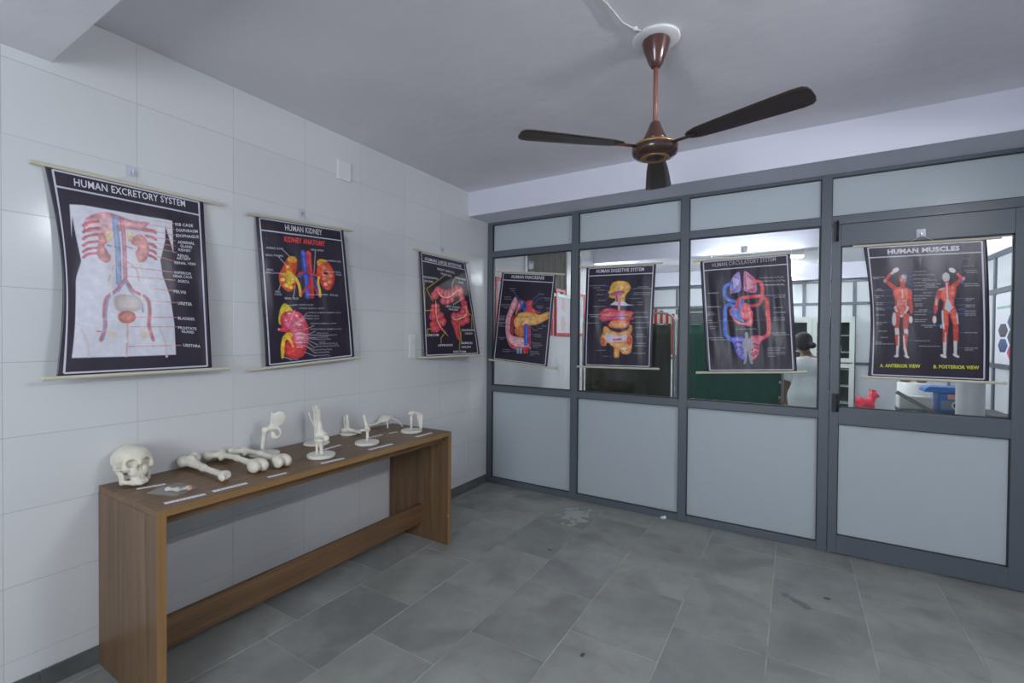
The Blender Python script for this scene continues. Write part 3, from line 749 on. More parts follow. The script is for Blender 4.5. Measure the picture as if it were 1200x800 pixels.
('p','c83844',[(.408,.661),(.397,.679),(.374,.695),(.343,.705),(.307,.71),(.274,.707),(.246,.698),(.229,.684),(.225,.667),(.235,.649),(.256,.633),(.287,.622),(.323,.617),(.358,.619),(.387,.628),(.404,.643)],'e47884',.0964),
('p','c83844',[(.293,.727),(.283,.743),(.262,.757),(.232,.766),(.199,.77),(.167,.767),(.14,.759),(.124,.746),(.119,.731),(.128,.715),(.148,.701),(.177,.691),(.211,.687),(.244,.689),(.272,.698),(.289,.711)],'e47884',.0902),
('p','c83844',[(.64,.593),(.631,.608),(.614,.621),(.591,.631),(.565,.634),(.541,.632),(.523,.625),(.512,.613),(.51,.599),(.518,.584),(.535,.571),(.557,.561),(.583,.557),(.608,.559),(.627,.566),(.638,.578)],'e47884',.0622),
('p','c83844',[(.737,.589),(.729,.602),(.712,.614),(.689,.622),(.664,.626),(.641,.624),(.622,.618),(.612,.607),(.61,.595),(.618,.581),(.634,.569),(.657,.561),(.682,.557),(.706,.559),(.725,.565),(.736,.576)],'e47884',.0591),
('p','c83844',[(.834,.551),(.824,.568),(.805,.582),(.781,.592),(.755,.596),(.731,.594),(.713,.586),(.702,.573),(.702,.558),(.711,.542),(.729,.527),(.753,.517),(.779,.512),(.804,.514),(.823,.522),(.833,.535)],'e47884',.0591),
('p','c83844',[(.898,.582),(.887,.596),(.864,.608),(.834,.617),(.8,.621),(.767,.619),(.742,.613),(.726,.603),(.724,.59),(.734,.576),(.755,.564),(.786,.555),(.82,.55),(.853,.552),(.88,.558),(.895,.569)],'e47884',.0653),
('p','c83844',[(.689,.655),(.681,.667),(.662,.678),(.636,.686),(.608,.689),(.581,.687),(.559,.681),(.546,.672),(.544,.66),(.552,.648),(.57,.637),(.595,.629),(.623,.626),(.651,.627),(.674,.633),(.687,.643)],'e47884',.0622),
('p','c83844',[(.794,.664),(.784,.677),(.765,.688),(.739,.696),(.71,.699),(.683,.697),(.662,.691),(.649,.681),(.647,.668),(.656,.655),(.674,.644),(.7,.636),(.729,.632),(.757,.634),(.779,.64),(.792,.651)],'e47884',.0653),
('p','c83844',[(.89,.636),(.88,.651),(.861,.663),(.836,.672),(.809,.675),(.784,.673),(.764,.666),(.753,.655),(.751,.641),(.761,.627),(.779,.614),(.803,.605),(.831,.601),(.857,.603),(.877,.611),(.889,.622)],'e47884',.0622),
('s','e8c8a0',.0156,None,[(.246,.494),(.239,.595),(.257,.662),(.318,.733)],1),
('s','d87868',.0342,.0062,[(.318,.733),(.377,.768),(.424,.803)],1),
('p','b83038',[(.519,.63),(.652,.672),(.647,.756),(.628,.841),(.59,.823),(.556,.743),(.523,.684)],'d05058',.0467),
('s','e8c8a0',.0156,None,[(.538,.613),(.597,.635),(.734,.614),(.832,.568),(.84,.483)],1),
('s','c8b428',.0093,None,[(.059,.557),(.151,.554)],0),
('s','c8b428',.0093,None,[(.122,.732),(.07,.735),(.07,.777)],0),
('s','c8b428',.0093,None,[(.372,.772),(.295,.822),(.29,.876)],0),
('s','c8b428',.0093,None,[(.665,.687),(.661,.793),(.617,.94)],0),
('s','c8b428',.0093,None,[(.679,.756),(.668,.866)],0),
('s','c8b428',.0093,None,[(.837,.551),(.943,.58),(.903,.72)],0),
('t','d8d8e0','CAECUM',(.048,.793),(.254,.791),.022,.012),
('t','d8d8e0','APPENDIX',(.232,.893),(.501,.893),.02,.012),
('t','d8d8e0','DESCENDING',(.699,.742),(.949,.74),.019,.012),
('t','d8d8e0','COLON',(.757,.777),(.897,.776),.019,.012),
('t','d8d8e0','SIGMOID',(.662,.875),(.881,.876),.021,.012),
('t','d8d8e0','COLON',(.659,.916),(.834,.917),.02,.012),
('t','d8d8e0','RECTUM',(.504,.961),(.734,.964),.019,.012),
],
'pan': [
('t','d8d8e0','HUMAN PANCREASE',(.2,.047),(.799,.043),.034,.01),
('p','d8909c',[(.318,.271),(.369,.324),(.33,.419),(.282,.505),(.284,.589),(.207,.594),(.185,.511),(.228,.398),(.269,.312)],'e8b0b4',.0544),
('p','c85864',[(.383,.323),(.448,.304),(.494,.327),(.399,.415),(.39,.483),(.35,.451)],'e49aa4',.0408),
('s','4858c0',.0299,None,[(.395,.314),(.445,.363),(.426,.414)],1),
('s','4858c0',.0299,None,[(.479,.319),(.475,.378),(.521,.409)],1),
('s','4858c0',.0299,None,[(.521,.326),(.539,.392),(.509,.418)],1),
('p','c03440',[(.528,.325),(.571,.298),(.642,.299),(.644,.37),(.752,.414),(.834,.427),(.621,.437),(.499,.435),(.552,.391)],'d85058',.034),
('p','e0a050',[(.394,.466),(.511,.431),(.674,.431),(.784,.446),(.885,.416),(.942,.405),(.942,.445),(.848,.516),(.748,.554),(.59,.572),(.4,.582)],'ecc478',.068),
('p','7c2a34',[(.289,.505),(.354,.476),(.382,.517),(.373,.584),(.297,.588)],None,0),
('s','2c6840',.019,None,[(.423,.397),(.391,.449),(.379,.5)],1),
('s','2c6ca8',.0095,None,[(.273,.218),(.437,.321)],0),
('s','2c6ca8',.0095,None,[(.232,.3),(.286,.328)],0),
('s','2c6ca8',.0095,None,[(.224,.377),(.35,.451)],0),
('s','2c6ca8',.0095,None,[(.168,.496),(.329,.49)],0),
('s','2c6ca8',.0095,None,[(.735,.229),(.631,.291)],0),
('s','2c6ca8',.0095,None,[(.86,.259),(.748,.266),(.658,.336)],0),
('s','2c6ca8',.0095,None,[(.772,.389),(.776,.43)],0),
('s','2c6ca8',.0095,None,[(.912,.382),(.915,.422)],0),
('c','b0b0b8',[(.189,.182),(.301,.178)],14),
('c','b0b0b8',[(.229,.205),(.284,.203)],14),
('c','b0b0b8',[(.107,.28),(.227,.275)],14),
('c','b0b0b8',[(.108,.302),(.235,.296)],14),
('c','b0b0b8',[(.058,.364),(.227,.356)],14),
('c','b0b0b8',[(.069,.383),(.224,.376)],14),
('c','b0b0b8',[(.115,.4),(.192,.396)],14),
('c','b0b0b8',[(.04,.497),(.167,.49)],14),
('c','b0b0b8',[(.044,.518),(.143,.513)],14),
('c','b0b0b8',[(.048,.537),(.16,.53)],14),
('c','b0b0b8',[(.04,.574),(.167,.566)],14),
('c','b0b0b8',[(.727,.221),(.82,.217)],14),
('c','b0b0b8',[(.847,.261),(.941,.257)],14),
('c','b0b0b8',[(.863,.281),(.942,.278)],14),
('c','b0b0b8',[(.715,.354),(.828,.349)],14),
('c','b0b0b8',[(.732,.372),(.827,.368)],14),
('c','b0b0b8',[(.897,.368),(.949,.365)],14),
('p','d8909c',[(.19,.498),(.28,.493),(.282,.619),(.309,.693),(.423,.71),(.561,.718),(.666,.784),(.673,.825),(.421,.855),(.304,.818),(.222,.715),(.187,.6)],'ecb8bc',.0612),
('p','c04c58',[(.246,.73),(.312,.784),(.415,.818),(.551,.817),(.669,.8),(.673,.826),(.421,.855),(.312,.821)],None,0),
('p','7c2a34',[(.28,.493),(.356,.489),(.35,.573),(.361,.685),(.315,.688),(.278,.636)],'a83848',.0272),
('p','e0a050',[(.384,.488),(.931,.459),(.849,.521),(.723,.56),(.565,.582),(.471,.591),(.378,.614)],'ecc07c',.0612),
('p','b8602c',[(.383,.638),(.468,.575),(.534,.604),(.55,.694),(.449,.705),(.375,.672)],'d88848',.0476),
('s','d88c70',.0354,None,[(.383,.638),(.468,.575),(.501,.532)],1),
('s','3848b0',.0816,None,[(.572,.586),(.597,.773)],1),
('s','6a78d0',.0272,None,[(.579,.585),(.609,.78)],1),
('s','c03840',.0381,None,[(.627,.591),(.672,.817)],1),
('s','c8a8b0',.0136,None,[(.627,.787),(.68,.824)],1),
('s','8ab0d8',.0381,None,[(.461,.848),(.467,.884)],1),
('s','8ab0d8',.0381,None,[(.515,.844),(.521,.88)],1),
('s','c8343c',.0381,None,[(.575,.84),(.581,.876)],1),
('s','c8343c',.0381,None,[(.621,.836),(.628,.872)],1),
('s','2c6ca8',.0095,None,[(.185,.587),(.289,.581)],0),
('s','2c6ca8',.0095,None,[(.21,.724),(.245,.726)],0),
('s','2c6ca8',.0095,None,[(.321,.876),(.451,.869)],0),
('s','2c6ca8',.0095,None,[(.703,.607),(.626,.582)],0),
('s','2c6ca8',.0095,None,[(.765,.574),(.736,.56)],0),
('s','2c6ca8',.0095,None,[(.868,.556),(.824,.53)],0),
('s','2c6ca8',.0095,None,[(.714,.667),(.581,.676)],0),
('s','2c6ca8',.0095,None,[(.728,.756),(.675,.755)],0),
('s','2c6ca8',.0095,None,[(.692,.856),(.673,.825)],0),
('c','b0b0b8',[(.038,.523),(.151,.517)],14),
('c','b0b0b8',[(.042,.542),(.154,.536)],14),
('c','b0b0b8',[(.04,.57),(.166,.563)],14),
('c','b0b0b8',[(.048,.591),(.132,.586)],14),
('c','b0b0b8',[(.055,.612),(.167,.605)],14),
('c','b0b0b8',[(.072,.74),(.204,.731)],14),
('c','b0b0b8',[(.103,.756),(.18,.751)],14),
('c','b0b0b8',[(.188,.87),(.312,.861)],14),
('c','b0b0b8',[(.178,.891),(.315,.881)],14),
('c','b0b0b8',[(.705,.617),(.778,.613)],14),
('c','b0b0b8',[(.788,.593),(.86,.589)],14),
('c','b0b0b8',[(.849,.565),(.921,.561)],14),
('c','b0b0b8',[(.72,.667),(.845,.659)],14),
('c','b0b0b8',[(.73,.687),(.855,.679)],14),
('c','b0b0b8',[(.716,.761),(.847,.752)],14),
('c','b0b0b8',[(.719,.781),(.882,.77)],14),
('c','b0b0b8',[(.722,.801),(.821,.794)],14),
('c','b0b0b8',[(.685,.858),(.816,.848)],14),
('c','b0b0b8',[(.689,.878),(.846,.866)],14),
('c','b0b0b8',[(.692,.896),(.744,.892)],14),
],
'dig': [
('t','d8d8e0','HUMAN DIGESTIVE SYSTEM',(.154,.044),(.84,.045),.034,.01),
('p','dca030',[(.371,.214),(.402,.17),(.466,.152),(.552,.153),(.628,.173),(.664,.213),(.653,.249),(.602,.292),(.59,.357),(.596,.379),(.456,.377),(.453,.325),(.388,.317),(.359,.302),(.369,.283),(.343,.257),(.37,.236)],'e8c040',.0433),
('p','e8a84c',[(.388,.214),(.435,.171),(.552,.16),(.629,.191),(.646,.227),(.578,.247),(.417,.244)],'f0c078',.0433),
('p','c83c58',[(.396,.273),(.493,.257),(.579,.262),(.538,.298),(.452,.303),(.397,.291)],'d86a80',.0216),
('s','7050b0',.0173,None,[(.386,.28),(.472,.26),(.568,.255)],1),
('s','a83c80',.0238,None,[(.474,.311),(.487,.355)],1),
('h','d8d8e8',[(.444,.355),(.584,.357),(.639,.383),(.73,.392),(.586,.397),(.38,.385)]),
('s','d88a90',.0325,None,[(.506,.297),(.516,.385),(.514,.458)],1),
('s','8858a8',.0087,None,[(.532,.283),(.532,.385)],1),
('p','c83c5c',[(.252,.486),(.272,.434),(.338,.416),(.448,.425),(.525,.451),(.61,.445),(.686,.467),(.704,.504),(.701,.533),(.249,.53)],'e07084',.0379),
('p','e8b040',[(.35,.449),(.348,.453),(.341,.456),(.33,.457),(.318,.458),(.305,.457),(.294,.455),(.287,.452),(.284,.449),(.286,.445),(.293,.442),(.304,.441),(.317,.44),(.329,.441),(.34,.443),(.348,.446)],None,.013),
('p','e8b040',[(.677,.493),(.674,.497),(.665,.501),(.651,.503),(.635,.504),(.619,.503),(.605,.501),(.595,.497),(.592,.492),(.595,.488),(.604,.484),(.617,.482),(.634,.481),(.65,.482),(.664,.484),(.674,.488)],None,.0173),
('s','2c4ca0',.0065,None,[(.299,.194),(.365,.199)],0),
('s','2c4ca0',.0065,None,[(.28,.241),(.345,.239)],0),
('s','2c4ca0',.0065,None,[(.276,.279),(.364,.283)],0),
('s','2c4ca0',.0065,None,[(.306,.338),(.349,.312)],0),
('s','2c4ca0',.0065,None,[(.315,.398),(.413,.398)],0),
('s','2c4ca0',.0065,None,[(.721,.233),(.674,.242)],0),
('s','2c4ca0',.0065,None,[(.708,.286),(.623,.288)],0),
('s','2c4ca0',.0065,None,[(.678,.326),(.539,.319)],0),
('s','2c4ca0',.0065,None,[(.734,.472),(.687,.482)],0),
('c','b0b0b8',[(.059,.188),(.299,.194)],12),
('c','b0b0b8',[(.122,.21),(.228,.212)],12),
('c','b0b0b8',[(.174,.235),(.279,.237)],12),
('c','b0b0b8',[(.181,.28),(.27,.281)],12),
('c','b0b0b8',[(.206,.336),(.312,.338)],12),
('c','b0b0b8',[(.131,.398),(.309,.401)],12),
('c','b0b0b8',[(.072,.48),(.23,.482)],12),
('c','b0b0b8',[(.101,.498),(.203,.499)],12),
('c','b0b0b8',[(.767,.217),(.907,.22)],12),
('c','b0b0b8',[(.715,.232),(.949,.238)],12),
('c','b0b0b8',[(.718,.272),(.946,.277)],12),
('c','b0b0b8',[(.708,.29),(.942,.295)],12),
('c','b0b0b8',[(.678,.326),(.815,.328)],12),
('c','b0b0b8',[(.776,.367),(.838,.368)],12),
('c','b0b0b8',[(.777,.389),(.85,.39)],12),
('c','b0b0b8',[(.739,.464),(.906,.466)],12),
('c','b0b0b8',[(.731,.508),(.924,.509)],12),
('p','c83c5c',[(.267,.445),(.692,.45),(.7,.497),(.674,.544),(.595,.559),(.408,.534),(.326,.55),(.266,.549),(.25,.509)],'e06a78',.0522),
('p','e8a840',[(.382,.486),(.378,.49),(.368,.493),(.353,.495),(.335,.495),(.317,.495),(.301,.492),(.291,.489),(.287,.485),(.291,.482),(.301,.479),(.316,.477),(.334,.476),(.352,.477),(.368,.479),(.378,.483)],None,.0139),
('p','b8a8e0',[(.581,.508),(.579,.515),(.571,.521),(.56,.526),(.547,.527),(.534,.525),(.522,.521),(.514,.515),(.511,.507),(.514,.5),(.521,.493),(.532,.489),(.545,.488),(.558,.489),(.57,.494),(.578,.5)],None,.029),
('p','e8a038',[(.683,.497),(.68,.506),(.671,.513),(.656,.518),(.639,.52),(.621,.518),(.606,.513),(.596,.505),(.592,.496),(.595,.487),(.604,.479),(.619,.474),(.636,.473),(.654,.475),(.669,.48),(.679,.488)],None,.0348),
('s','6848a8',.0116,None,[(.276,.505),(.43,.503),(.638,.496)],1),
('p','e06848',[(.374,.574),(.408,.542),(.501,.539),(.64,.547),(.676,.567),(.632,.606),(.529,.618),(.412,.61),(.369,.594)],'eca860',.0348),
('p','e08840',[(.293,.606),(.34,.598),(.413,.638),(.531,.658),(.645,.63),(.666,.591),(.705,.589),(.714,.638),(.693,.677),(.718,.709),(.713,.819),(.681,.867),(.589,.869),(.54,.837),(.532,.901),(.462,.902),(.457,.814),(.397,.782),(.302,.795),(.255,.767),(.256,.702),(.284,.662)],'eeb468',.0464),
('p','d8c8dc',[(.331,.666),(.451,.686),(.556,.693),(.625,.677),(.639,.725),(.535,.745),(.347,.746)],None,0),
('s','c84c90',.0255,None,[(.453,.73),(.558,.725)],1),
('p','c8405c',[(.321,.746),(.319,.759),(.312,.769),(.302,.776),(.289,.779),(.276,.777),(.265,.77),(.257,.759),(.254,.747),(.256,.734),(.263,.724),(.273,.717),(.286,.714),(.299,.717),(.31,.724),(.318,.734)],'e07848',.0325),
('p','d84838',[(.708,.74),(.707,.758),(.7,.774),(.689,.784),(.677,.788),(.663,.785),(.651,.774),(.643,.759),(.639,.741),(.641,.722),(.648,.707),(.658,.697),(.671,.693),(.685,.697),(.696,.707),(.705,.722)],'e87840',.0348),
('p','e8d8d8',[(.652,.816),(.648,.821),(.638,.825),(.622,.828),(.604,.829),(.585,.828),(.569,.826),(.558,.822),(.554,.817),(.558,.812),(.568,.808),(.584,.805),(.602,.804),(.621,.805),(.637,.807),(.648,.811)],None,.0186),
('p','e8a860',[(.305,.602),(.346,.606),(.413,.642),(.531,.666),(.657,.638),(.689,.595),(.706,.599),(.669,.654),(.533,.69),(.391,.67),(.318,.638)],None,0),
('p','2e2a40',[(.342,.767),(.39,.766),(.403,.794),(.355,.791)],None,0),
('s','2c4ca0',.007,None,[(.207,.564),(.386,.57)],0),
('s','2c4ca0',.007,None,[(.687,.563),(.444,.562)],0),
('s','2c4ca0',.007,None,[(.712,.613),(.598,.61)],0),
('s','2c4ca0',.007,None,[(.807,.677),(.648,.679)],0),
('s','2c4ca0',.007,None,[(.789,.763),(.454,.758)],0),
('s','2c4ca0',.007,None,[(.761,.858),(.612,.864)],0),
('s','2c4ca0',.007,None,[(.35,.811),(.303,.828)],0),
('s','2c4ca0',.007,None,[(.366,.894),(.449,.896)],0),
('s','2c4ca0',.007,None,[(.729,.509),(.441,.503)],0),
('c','b0b0b8',[(.07,.48),(.227,.481)],12),
('c','b0b0b8',[(.096,.5),(.21,.501)],12),
('c','b0b0b8',[(.037,.563),(.195,.564)],12),
('c','b0b0b8',[(.202,.838),(.334,.837)],12),
('c','b0b0b8',[(.301,.895),(.372,.894)],12),
('c','b0b0b8',[(.735,.509),(.925,.51)],12),
('c','b0b0b8',[(.704,.562),(.962,.563)],12),
('c','b0b0b8',[(.758,.612),(.915,.612)],12),
('c','b0b0b8',[(.784,.679),(.885,.678)],12),
('c','b0b0b8',[(.763,.699),(.909,.699)],12),
('c','b0b0b8',[(.8,.763),(.907,.763)],12),
('c','b0b0b8',[(.762,.787),(.909,.786)],12),
('c','b0b0b8',[(.755,.86),(.902,.858)],12),
],
'circ': [
('t','a0a0a8','HUMAN CIRCULATORY SYSTEM',(.141,.046),(.846,.034),.036,.01),
('p','b48cc8',[(.436,.125),(.453,.148),(.45,.29),(.345,.308),(.33,.318),(.337,.225),(.376,.159)],'8e8ed8',.0283),
('p','c080b8',[(.512,.122),(.566,.155),(.618,.202),(.62,.313),(.499,.296),(.487,.262),(.496,.143)],'c06080',.0283),
('s','e8e0f4',.0066,None,[(.374,.174),(.377,.272)],1),
('s','e8b8c8',.0066,None,[(.519,.152),(.528,.287)],1),
('s','e8e0f4',.0066,None,[(.388,.178),(.387,.265)],1),
('s','e8b8c8',.0066,None,[(.532,.165),(.539,.283)],1),
('s','e8e0f4',.0066,None,[(.401,.183),(.397,.258)],1),
('s','e8b8c8',.0066,None,[(.545,.177),(.551,.279)],1),
('s','e8e0f4',.0066,None,[(.414,.187),(.407,.251)],1),
('s','e8b8c8',.0066,None,[(.558,.19),(.562,.275)],1),
('s','e8e0f4',.0066,None,[(.427,.192),(.417,.244)],1),
('s','e8b8c8',.0066,None,[(.571,.203),(.574,.271)],1),
('s','e8e0f4',.0066,None,[(.44,.196),(.427,.237)],1),
('s','e8b8c8',.0066,None,[(.585,.215),(.586,.267)],1),
('s','4c78d8',.0396,None,[(.352,.218),(.282,.244),(.264,.296),(.284,.35),(.34,.375),(.407,.382)],1),
('s','dc5054',.0378,None,[(.617,.213),(.676,.231),(.689,.28),(.682,.346),(.64,.418),(.546,.429)],1),
('s','dc5054',.0396,None,[(.397,.453),(.417,.379),(.475,.355),(.58,.348),(.682,.353),(.729,.399),(.73,.517)],1),
('s','4c78d8',.0415,None,[(.365,.422),(.299,.408),(.262,.448),(.258,.501)],1),
('s','4c78d8',.0434,None,[(.464,.381),(.42,.461),(.387,.513)],1),
('p','dc5054',[(.314,.457),(.365,.429),(.391,.468),(.378,.505),(.321,.503)],None,0),
('p','4c78d8',[(.381,.475),(.377,.486),(.371,.496),(.361,.502),(.349,.504),(.339,.501),(.33,.494),(.324,.484),(.323,.473),(.326,.461),(.333,.452),(.343,.446),(.354,.444),(.365,.447),(.374,.453),(.379,.463)],None,.0283),
('p','d84c58',[(.462,.41),(.528,.413),(.561,.474),(.567,.519),(.435,.515)],'e87880',.0378),
('c','b0b0b8',[(.654,.219),(.926,.233)],8),
('c','b0b0b8',[(.652,.252),(.924,.266)],8),
('c','b0b0b8',[(.645,.344),(.918,.356)],8),
('c','b0b0b8',[(.071,.295),(.2,.301)],8),
('c','b0b0b8',[(.052,.417),(.18,.422)],8),
('c','b0b0b8',[(.809,.366),(.917,.371)],8),
('c','b0b0b8',[(.794,.453),(.893,.457)],8),
('c','b0b0b8',[(.827,.495),(.908,.498)],8),
('c','b0b0b8',[(.665,.19),(.911,.204)],8),
('c','b0b0b8',[(.056,.482),(.146,.486)],8),
('s','c8c8c8',.0038,None,[(.071,.296),(.18,.298)],0),
('s','c8c8c8',.0038,None,[(.061,.421),(.22,.423)],0),
('s','c8c8c8',.0038,None,[(.725,.256),(.915,.263)],0),
('s','4c78d8',.0415,None,[(.258,.463),(.246,.653),(.286,.699),(.342,.731)],1),
('s','dc5054',.0415,None,[(.735,.481),(.729,.658),(.685,.701),(.637,.722)],1),
('p','e86a7c',[(.309,.465),(.332,.473),(.366,.535),(.478,.572),(.561,.474),(.567,.519),(.552,.601),(.477,.595),(.374,.565)],'f08a98',.0283),
('p','4c78d8',[(.323,.465),(.448,.47),(.439,.522),(.479,.569),(.395,.543),(.349,.512)],None,0),
('p','dc5060',[(.438,.47),(.552,.474),(.552,.533),(.499,.554),(.444,.522)],'ec8088',.0283),
('p','3c5cd0',[(.296,.7),(.468,.71),(.455,.892),(.399,.876),(.354,.83),(.331,.754)],'8a86e0',.0283),
('p','d84860',[(.526,.701),(.685,.701),(.625,.759),(.61,.841),(.569,.882),(.512,.893)],'e07890',.0283),
('p','54407c',[(.381,.748),(.377,.748),(.374,.746),(.371,.744),(.369,.74),(.369,.737),(.369,.733),(.371,.73),(.374,.729),(.378,.729),(.381,.73),(.384,.733),(.386,.736),(.386,.74),(.386,.743),(.384,.746)],None,.0085),
('p','70304c',[(.544,.742),(.541,.742),(.538,.741),(.535,.738),(.533,.735),(.532,.731),(.533,.728),(.535,.725),(.538,.724),(.542,.724),(.545,.725),(.548,.728),(.549,.731),(.55,.735),(.549,.738),(.547,.741)],None,.0085),
('p','54407c',[(.423,.841),(.421,.838),(.422,.835),(.424,.832),(.427,.829),(.431,.827),(.436,.826),(.439,.826),(.442,.828),(.443,.83),(.443,.833),(.441,.836),(.438,.839),(.434,.841),(.429,.842),(.426,.842)],None,.0085),
('p','70304c',[(.55,.806),(.546,.807),(.543,.807),(.539,.805),(.535,.803),(.533,.799),(.532,.796),(.533,.793),(.535,.791),(.538,.79),(.542,.79),(.546,.792),(.549,.794),(.551,.797),(.552,.801),(.552,.804)],None,.0085),
('p','54407c',[(.381,.745),(.378,.746),(.374,.747),(.37,.746),(.366,.744),(.363,.741),(.361,.738),(.361,.735),(.362,.732),(.365,.731),(.369,.73),(.373,.731),(.377,.733),(.381,.736),(.382,.739),(.382,.742)],None,.0085),
('p','70304c',[(.588,.845),(.588,.843),(.588,.84),(.591,.837),(.594,.834),(.599,.833),(.603,.832),(.607,.833),(.609,.834),(.61,.837),(.609,.84),(.607,.843),(.603,.845),(.599,.847),(.595,.848),(.591,.847)],None,.0085),
('p','54407c',[(.434,.76),(.431,.761),(.427,.76),(.424,.758),(.421,.755),(.419,.752),(.418,.748),(.419,.745),(.422,.743),(.425,.743),(.429,.743),(.432,.745),(.435,.748),(.437,.751),(.438,.755),(.437,.758)],None,.0085),
('p','70304c',[(.563,.83),(.563,.827),(.564,.825),(.567,.822),(.571,.82),(.576,.819),(.58,.819),(.584,.82),(.586,.822),(.586,.825),(.585,.827),(.582,.83),(.578,.832),(.573,.833),(.569,.833),(.565,.832)],None,.0085),
('p','54407c',[(.432,.746),(.429,.745),(.427,.742),(.427,.739),(.428,.735),(.431,.732),(.434,.729),(.438,.728),(.441,.728),(.444,.73),(.445,.732),(.445,.736),(.444,.74),(.442,.743),(.439,.745),(.435,.747)],None,.0085),
('p','70304c',[(.59,.8),(.588,.802),(.584,.803),(.58,.802),(.576,.8),(.572,.798),(.57,.795),(.569,.792),(.571,.789),(.573,.788),(.577,.787),(.581,.788),(.585,.789),(.589,.792),(.591,.795),(.592,.798)],None,.0085),
('p','54407c',[(.387,.739),(.387,.736),(.39,.733),(.393,.731),(.398,.73),(.403,.73),(.407,.731),(.41,.733),(.412,.735),(.411,.738),(.409,.74),(.405,.742),(.401,.744),(.396,.744),(.391,.743),(.388,.741)],None,.0085),
('p','70304c',[(.603,.809),(.6,.81),(.596,.809),(.592,.807),(.589,.805),(.587,.801),(.587,.798),(.588,.795),(.59,.793),(.593,.792),(.597,.792),(.6,.794),(.604,.797),(.606,.8),(.606,.804),(.605,.807)],None,.0085),
('p','54407c',[(.422,.807),(.422,.804),(.424,.801),(.427,.799),(.431,.797),(.436,.796),(.44,.796),(.444,.798),(.446,.8),(.446,.803),(.444,.805),(.441,.808),(.437,.81),(.432,.81),(.427,.81),(.424,.809)],None,.0085),
('p','70304c',[(.598,.805),(.595,.805),(.591,.803),(.589,.8),(.587,.797),(.587,.793),(.588,.79),(.59,.787),(.593,.786),(.596,.786),(.599,.788),(.602,.79),(.604,.794),(.604,.797),(.603,.801),(.601,.803)],None,.0085),
('p','54407c',[(.418,.788),(.415,.79),(.411,.791),(.407,.791),(.403,.789),(.399,.787),(.397,.784),(.396,.781),(.397,.779),(.399,.777),(.403,.776),(.407,.776),(.412,.778),(.416,.78),(.418,.783),(.419,.786)],None,.0085),
('p','70304c',[(.558,.838),(.557,.841),(.554,.843),(.55,.844),(.545,.843),(.54,.842),(.537,.84),(.535,.838),(.534,.835),(.536,.833),(.539,.831),(.543,.83),(.548,.83),(.553,.831),(.556,.833),(.558,.836)],None,.0085),
('p','54407c',[(.362,.817),(.359,.818),(.355,.818),(.351,.816),(.348,.814),(.345,.81),(.345,.807),(.345,.804),(.347,.802),(.351,.801),(.355,.801),(.358,.802),(.362,.805),(.364,.808),(.365,.812),(.364,.815)],None,.0085),
('p','70304c',[(.574,.798),(.571,.799),(.568,.798),(.564,.796),(.562,.793),(.56,.789),(.56,.786),(.562,.783),(.564,.781),(.567,.781),(.571,.781),(.574,.784),(.577,.787),(.578,.79),(.578,.794),(.577,.797)],None,.0085),
('p','54407c',[(.448,.762),(.445,.762),(.442,.76),(.439,.757),(.437,.754),(.437,.75),(.438,.747),(.44,.744),(.443,.743),(.447,.743),(.45,.744),(.452,.747),(.454,.751),(.455,.754),(.454,.758),(.451,.76)],None,.0085),
('p','70304c',[(.547,.819),(.544,.82),(.54,.82),(.536,.819),(.533,.816),(.53,.813),(.53,.809),(.53,.806),(.532,.804),(.535,.803),(.539,.803),(.543,.805),(.546,.807),(.549,.811),(.55,.814),(.549,.817)],None,.0085),
('p','54407c',[(.388,.835),(.385,.835),(.381,.835),(.377,.833),(.374,.83),(.373,.826),(.372,.823),(.373,.82),(.376,.818),(.379,.817),(.383,.818),(.387,.82),(.389,.823),(.391,.826),(.391,.83),(.39,.833)],None,.0085),
('p','70304c',[(.578,.853),(.576,.855),(.573,.857),(.568,.857),(.564,.856),(.56,.854),(.557,.852),(.555,.849),(.556,.847),(.558,.844),(.561,.843),(.565,.843),(.57,.843),(.574,.845),(.577,.848),(.579,.85)],None,.0085),
('p','54407c',[(.351,.762),(.349,.759),(.35,.756),(.351,.753),(.355,.75),(.359,.748),(.363,.747),(.367,.747),(.37,.749),(.371,.751),(.371,.754),(.369,.757),(.366,.76),(.362,.762),(.357,.763),(.353,.763)],None,.0085),
('p','70304c',[(.584,.766),(.581,.767),(.577,.766),(.574,.764),(.571,.761),(.569,.757),(.569,.754),(.57,.751),(.573,.749),(.576,.748),(.58,.749),(.583,.751),(.586,.754),(.588,.758),(.588,.761),(.586,.764)],None,.0085),
('p','54407c',[(.381,.788),(.379,.791),(.376,.793),(.372,.793),(.367,.793),(.362,.792),(.359,.79),(.357,.788),(.356,.785),(.358,.783),(.361,.781),(.365,.78),(.37,.78),(.375,.781),(.378,.783),(.381,.786)],None,.0085),
('p','70304c',[(.567,.85),(.567,.847),(.57,.845),(.573,.843),(.578,.842),(.583,.842),(.587,.843),(.59,.845),(.591,.848),(.59,.85),(.588,.853),(.584,.855),(.58,.855),(.575,.855),(.571,.854),(.568,.852)],None,.0085),
('p','54407c',[(.427,.856),(.425,.859),(.422,.861),(.418,.862),(.413,.863),(.409,.862),(.405,.86),(.402,.858),(.402,.855),(.403,.852),(.406,.85),(.41,.849),(.415,.849),(.42,.85),(.424,.851),(.426,.854)],None,.0085),
('p','70304c',[(.534,.864),(.533,.862),(.533,.859),(.535,.856),(.538,.853),(.543,.851),(.547,.85),(.551,.85),(.553,.852),(.555,.854),(.554,.857),(.552,.86),(.549,.863),(.545,.865),(.54,.866),(.536,.866)],None,.0085),
('p','54407c',[(.38,.862),(.377,.86),(.376,.858),(.376,.854),(.377,.85),(.38,.847),(.383,.845),(.387,.844),(.39,.844),(.393,.846),(.394,.848),(.394,.852),(.393,.856),(.39,.859),(.387,.861),(.383,.862)],None,.0085),
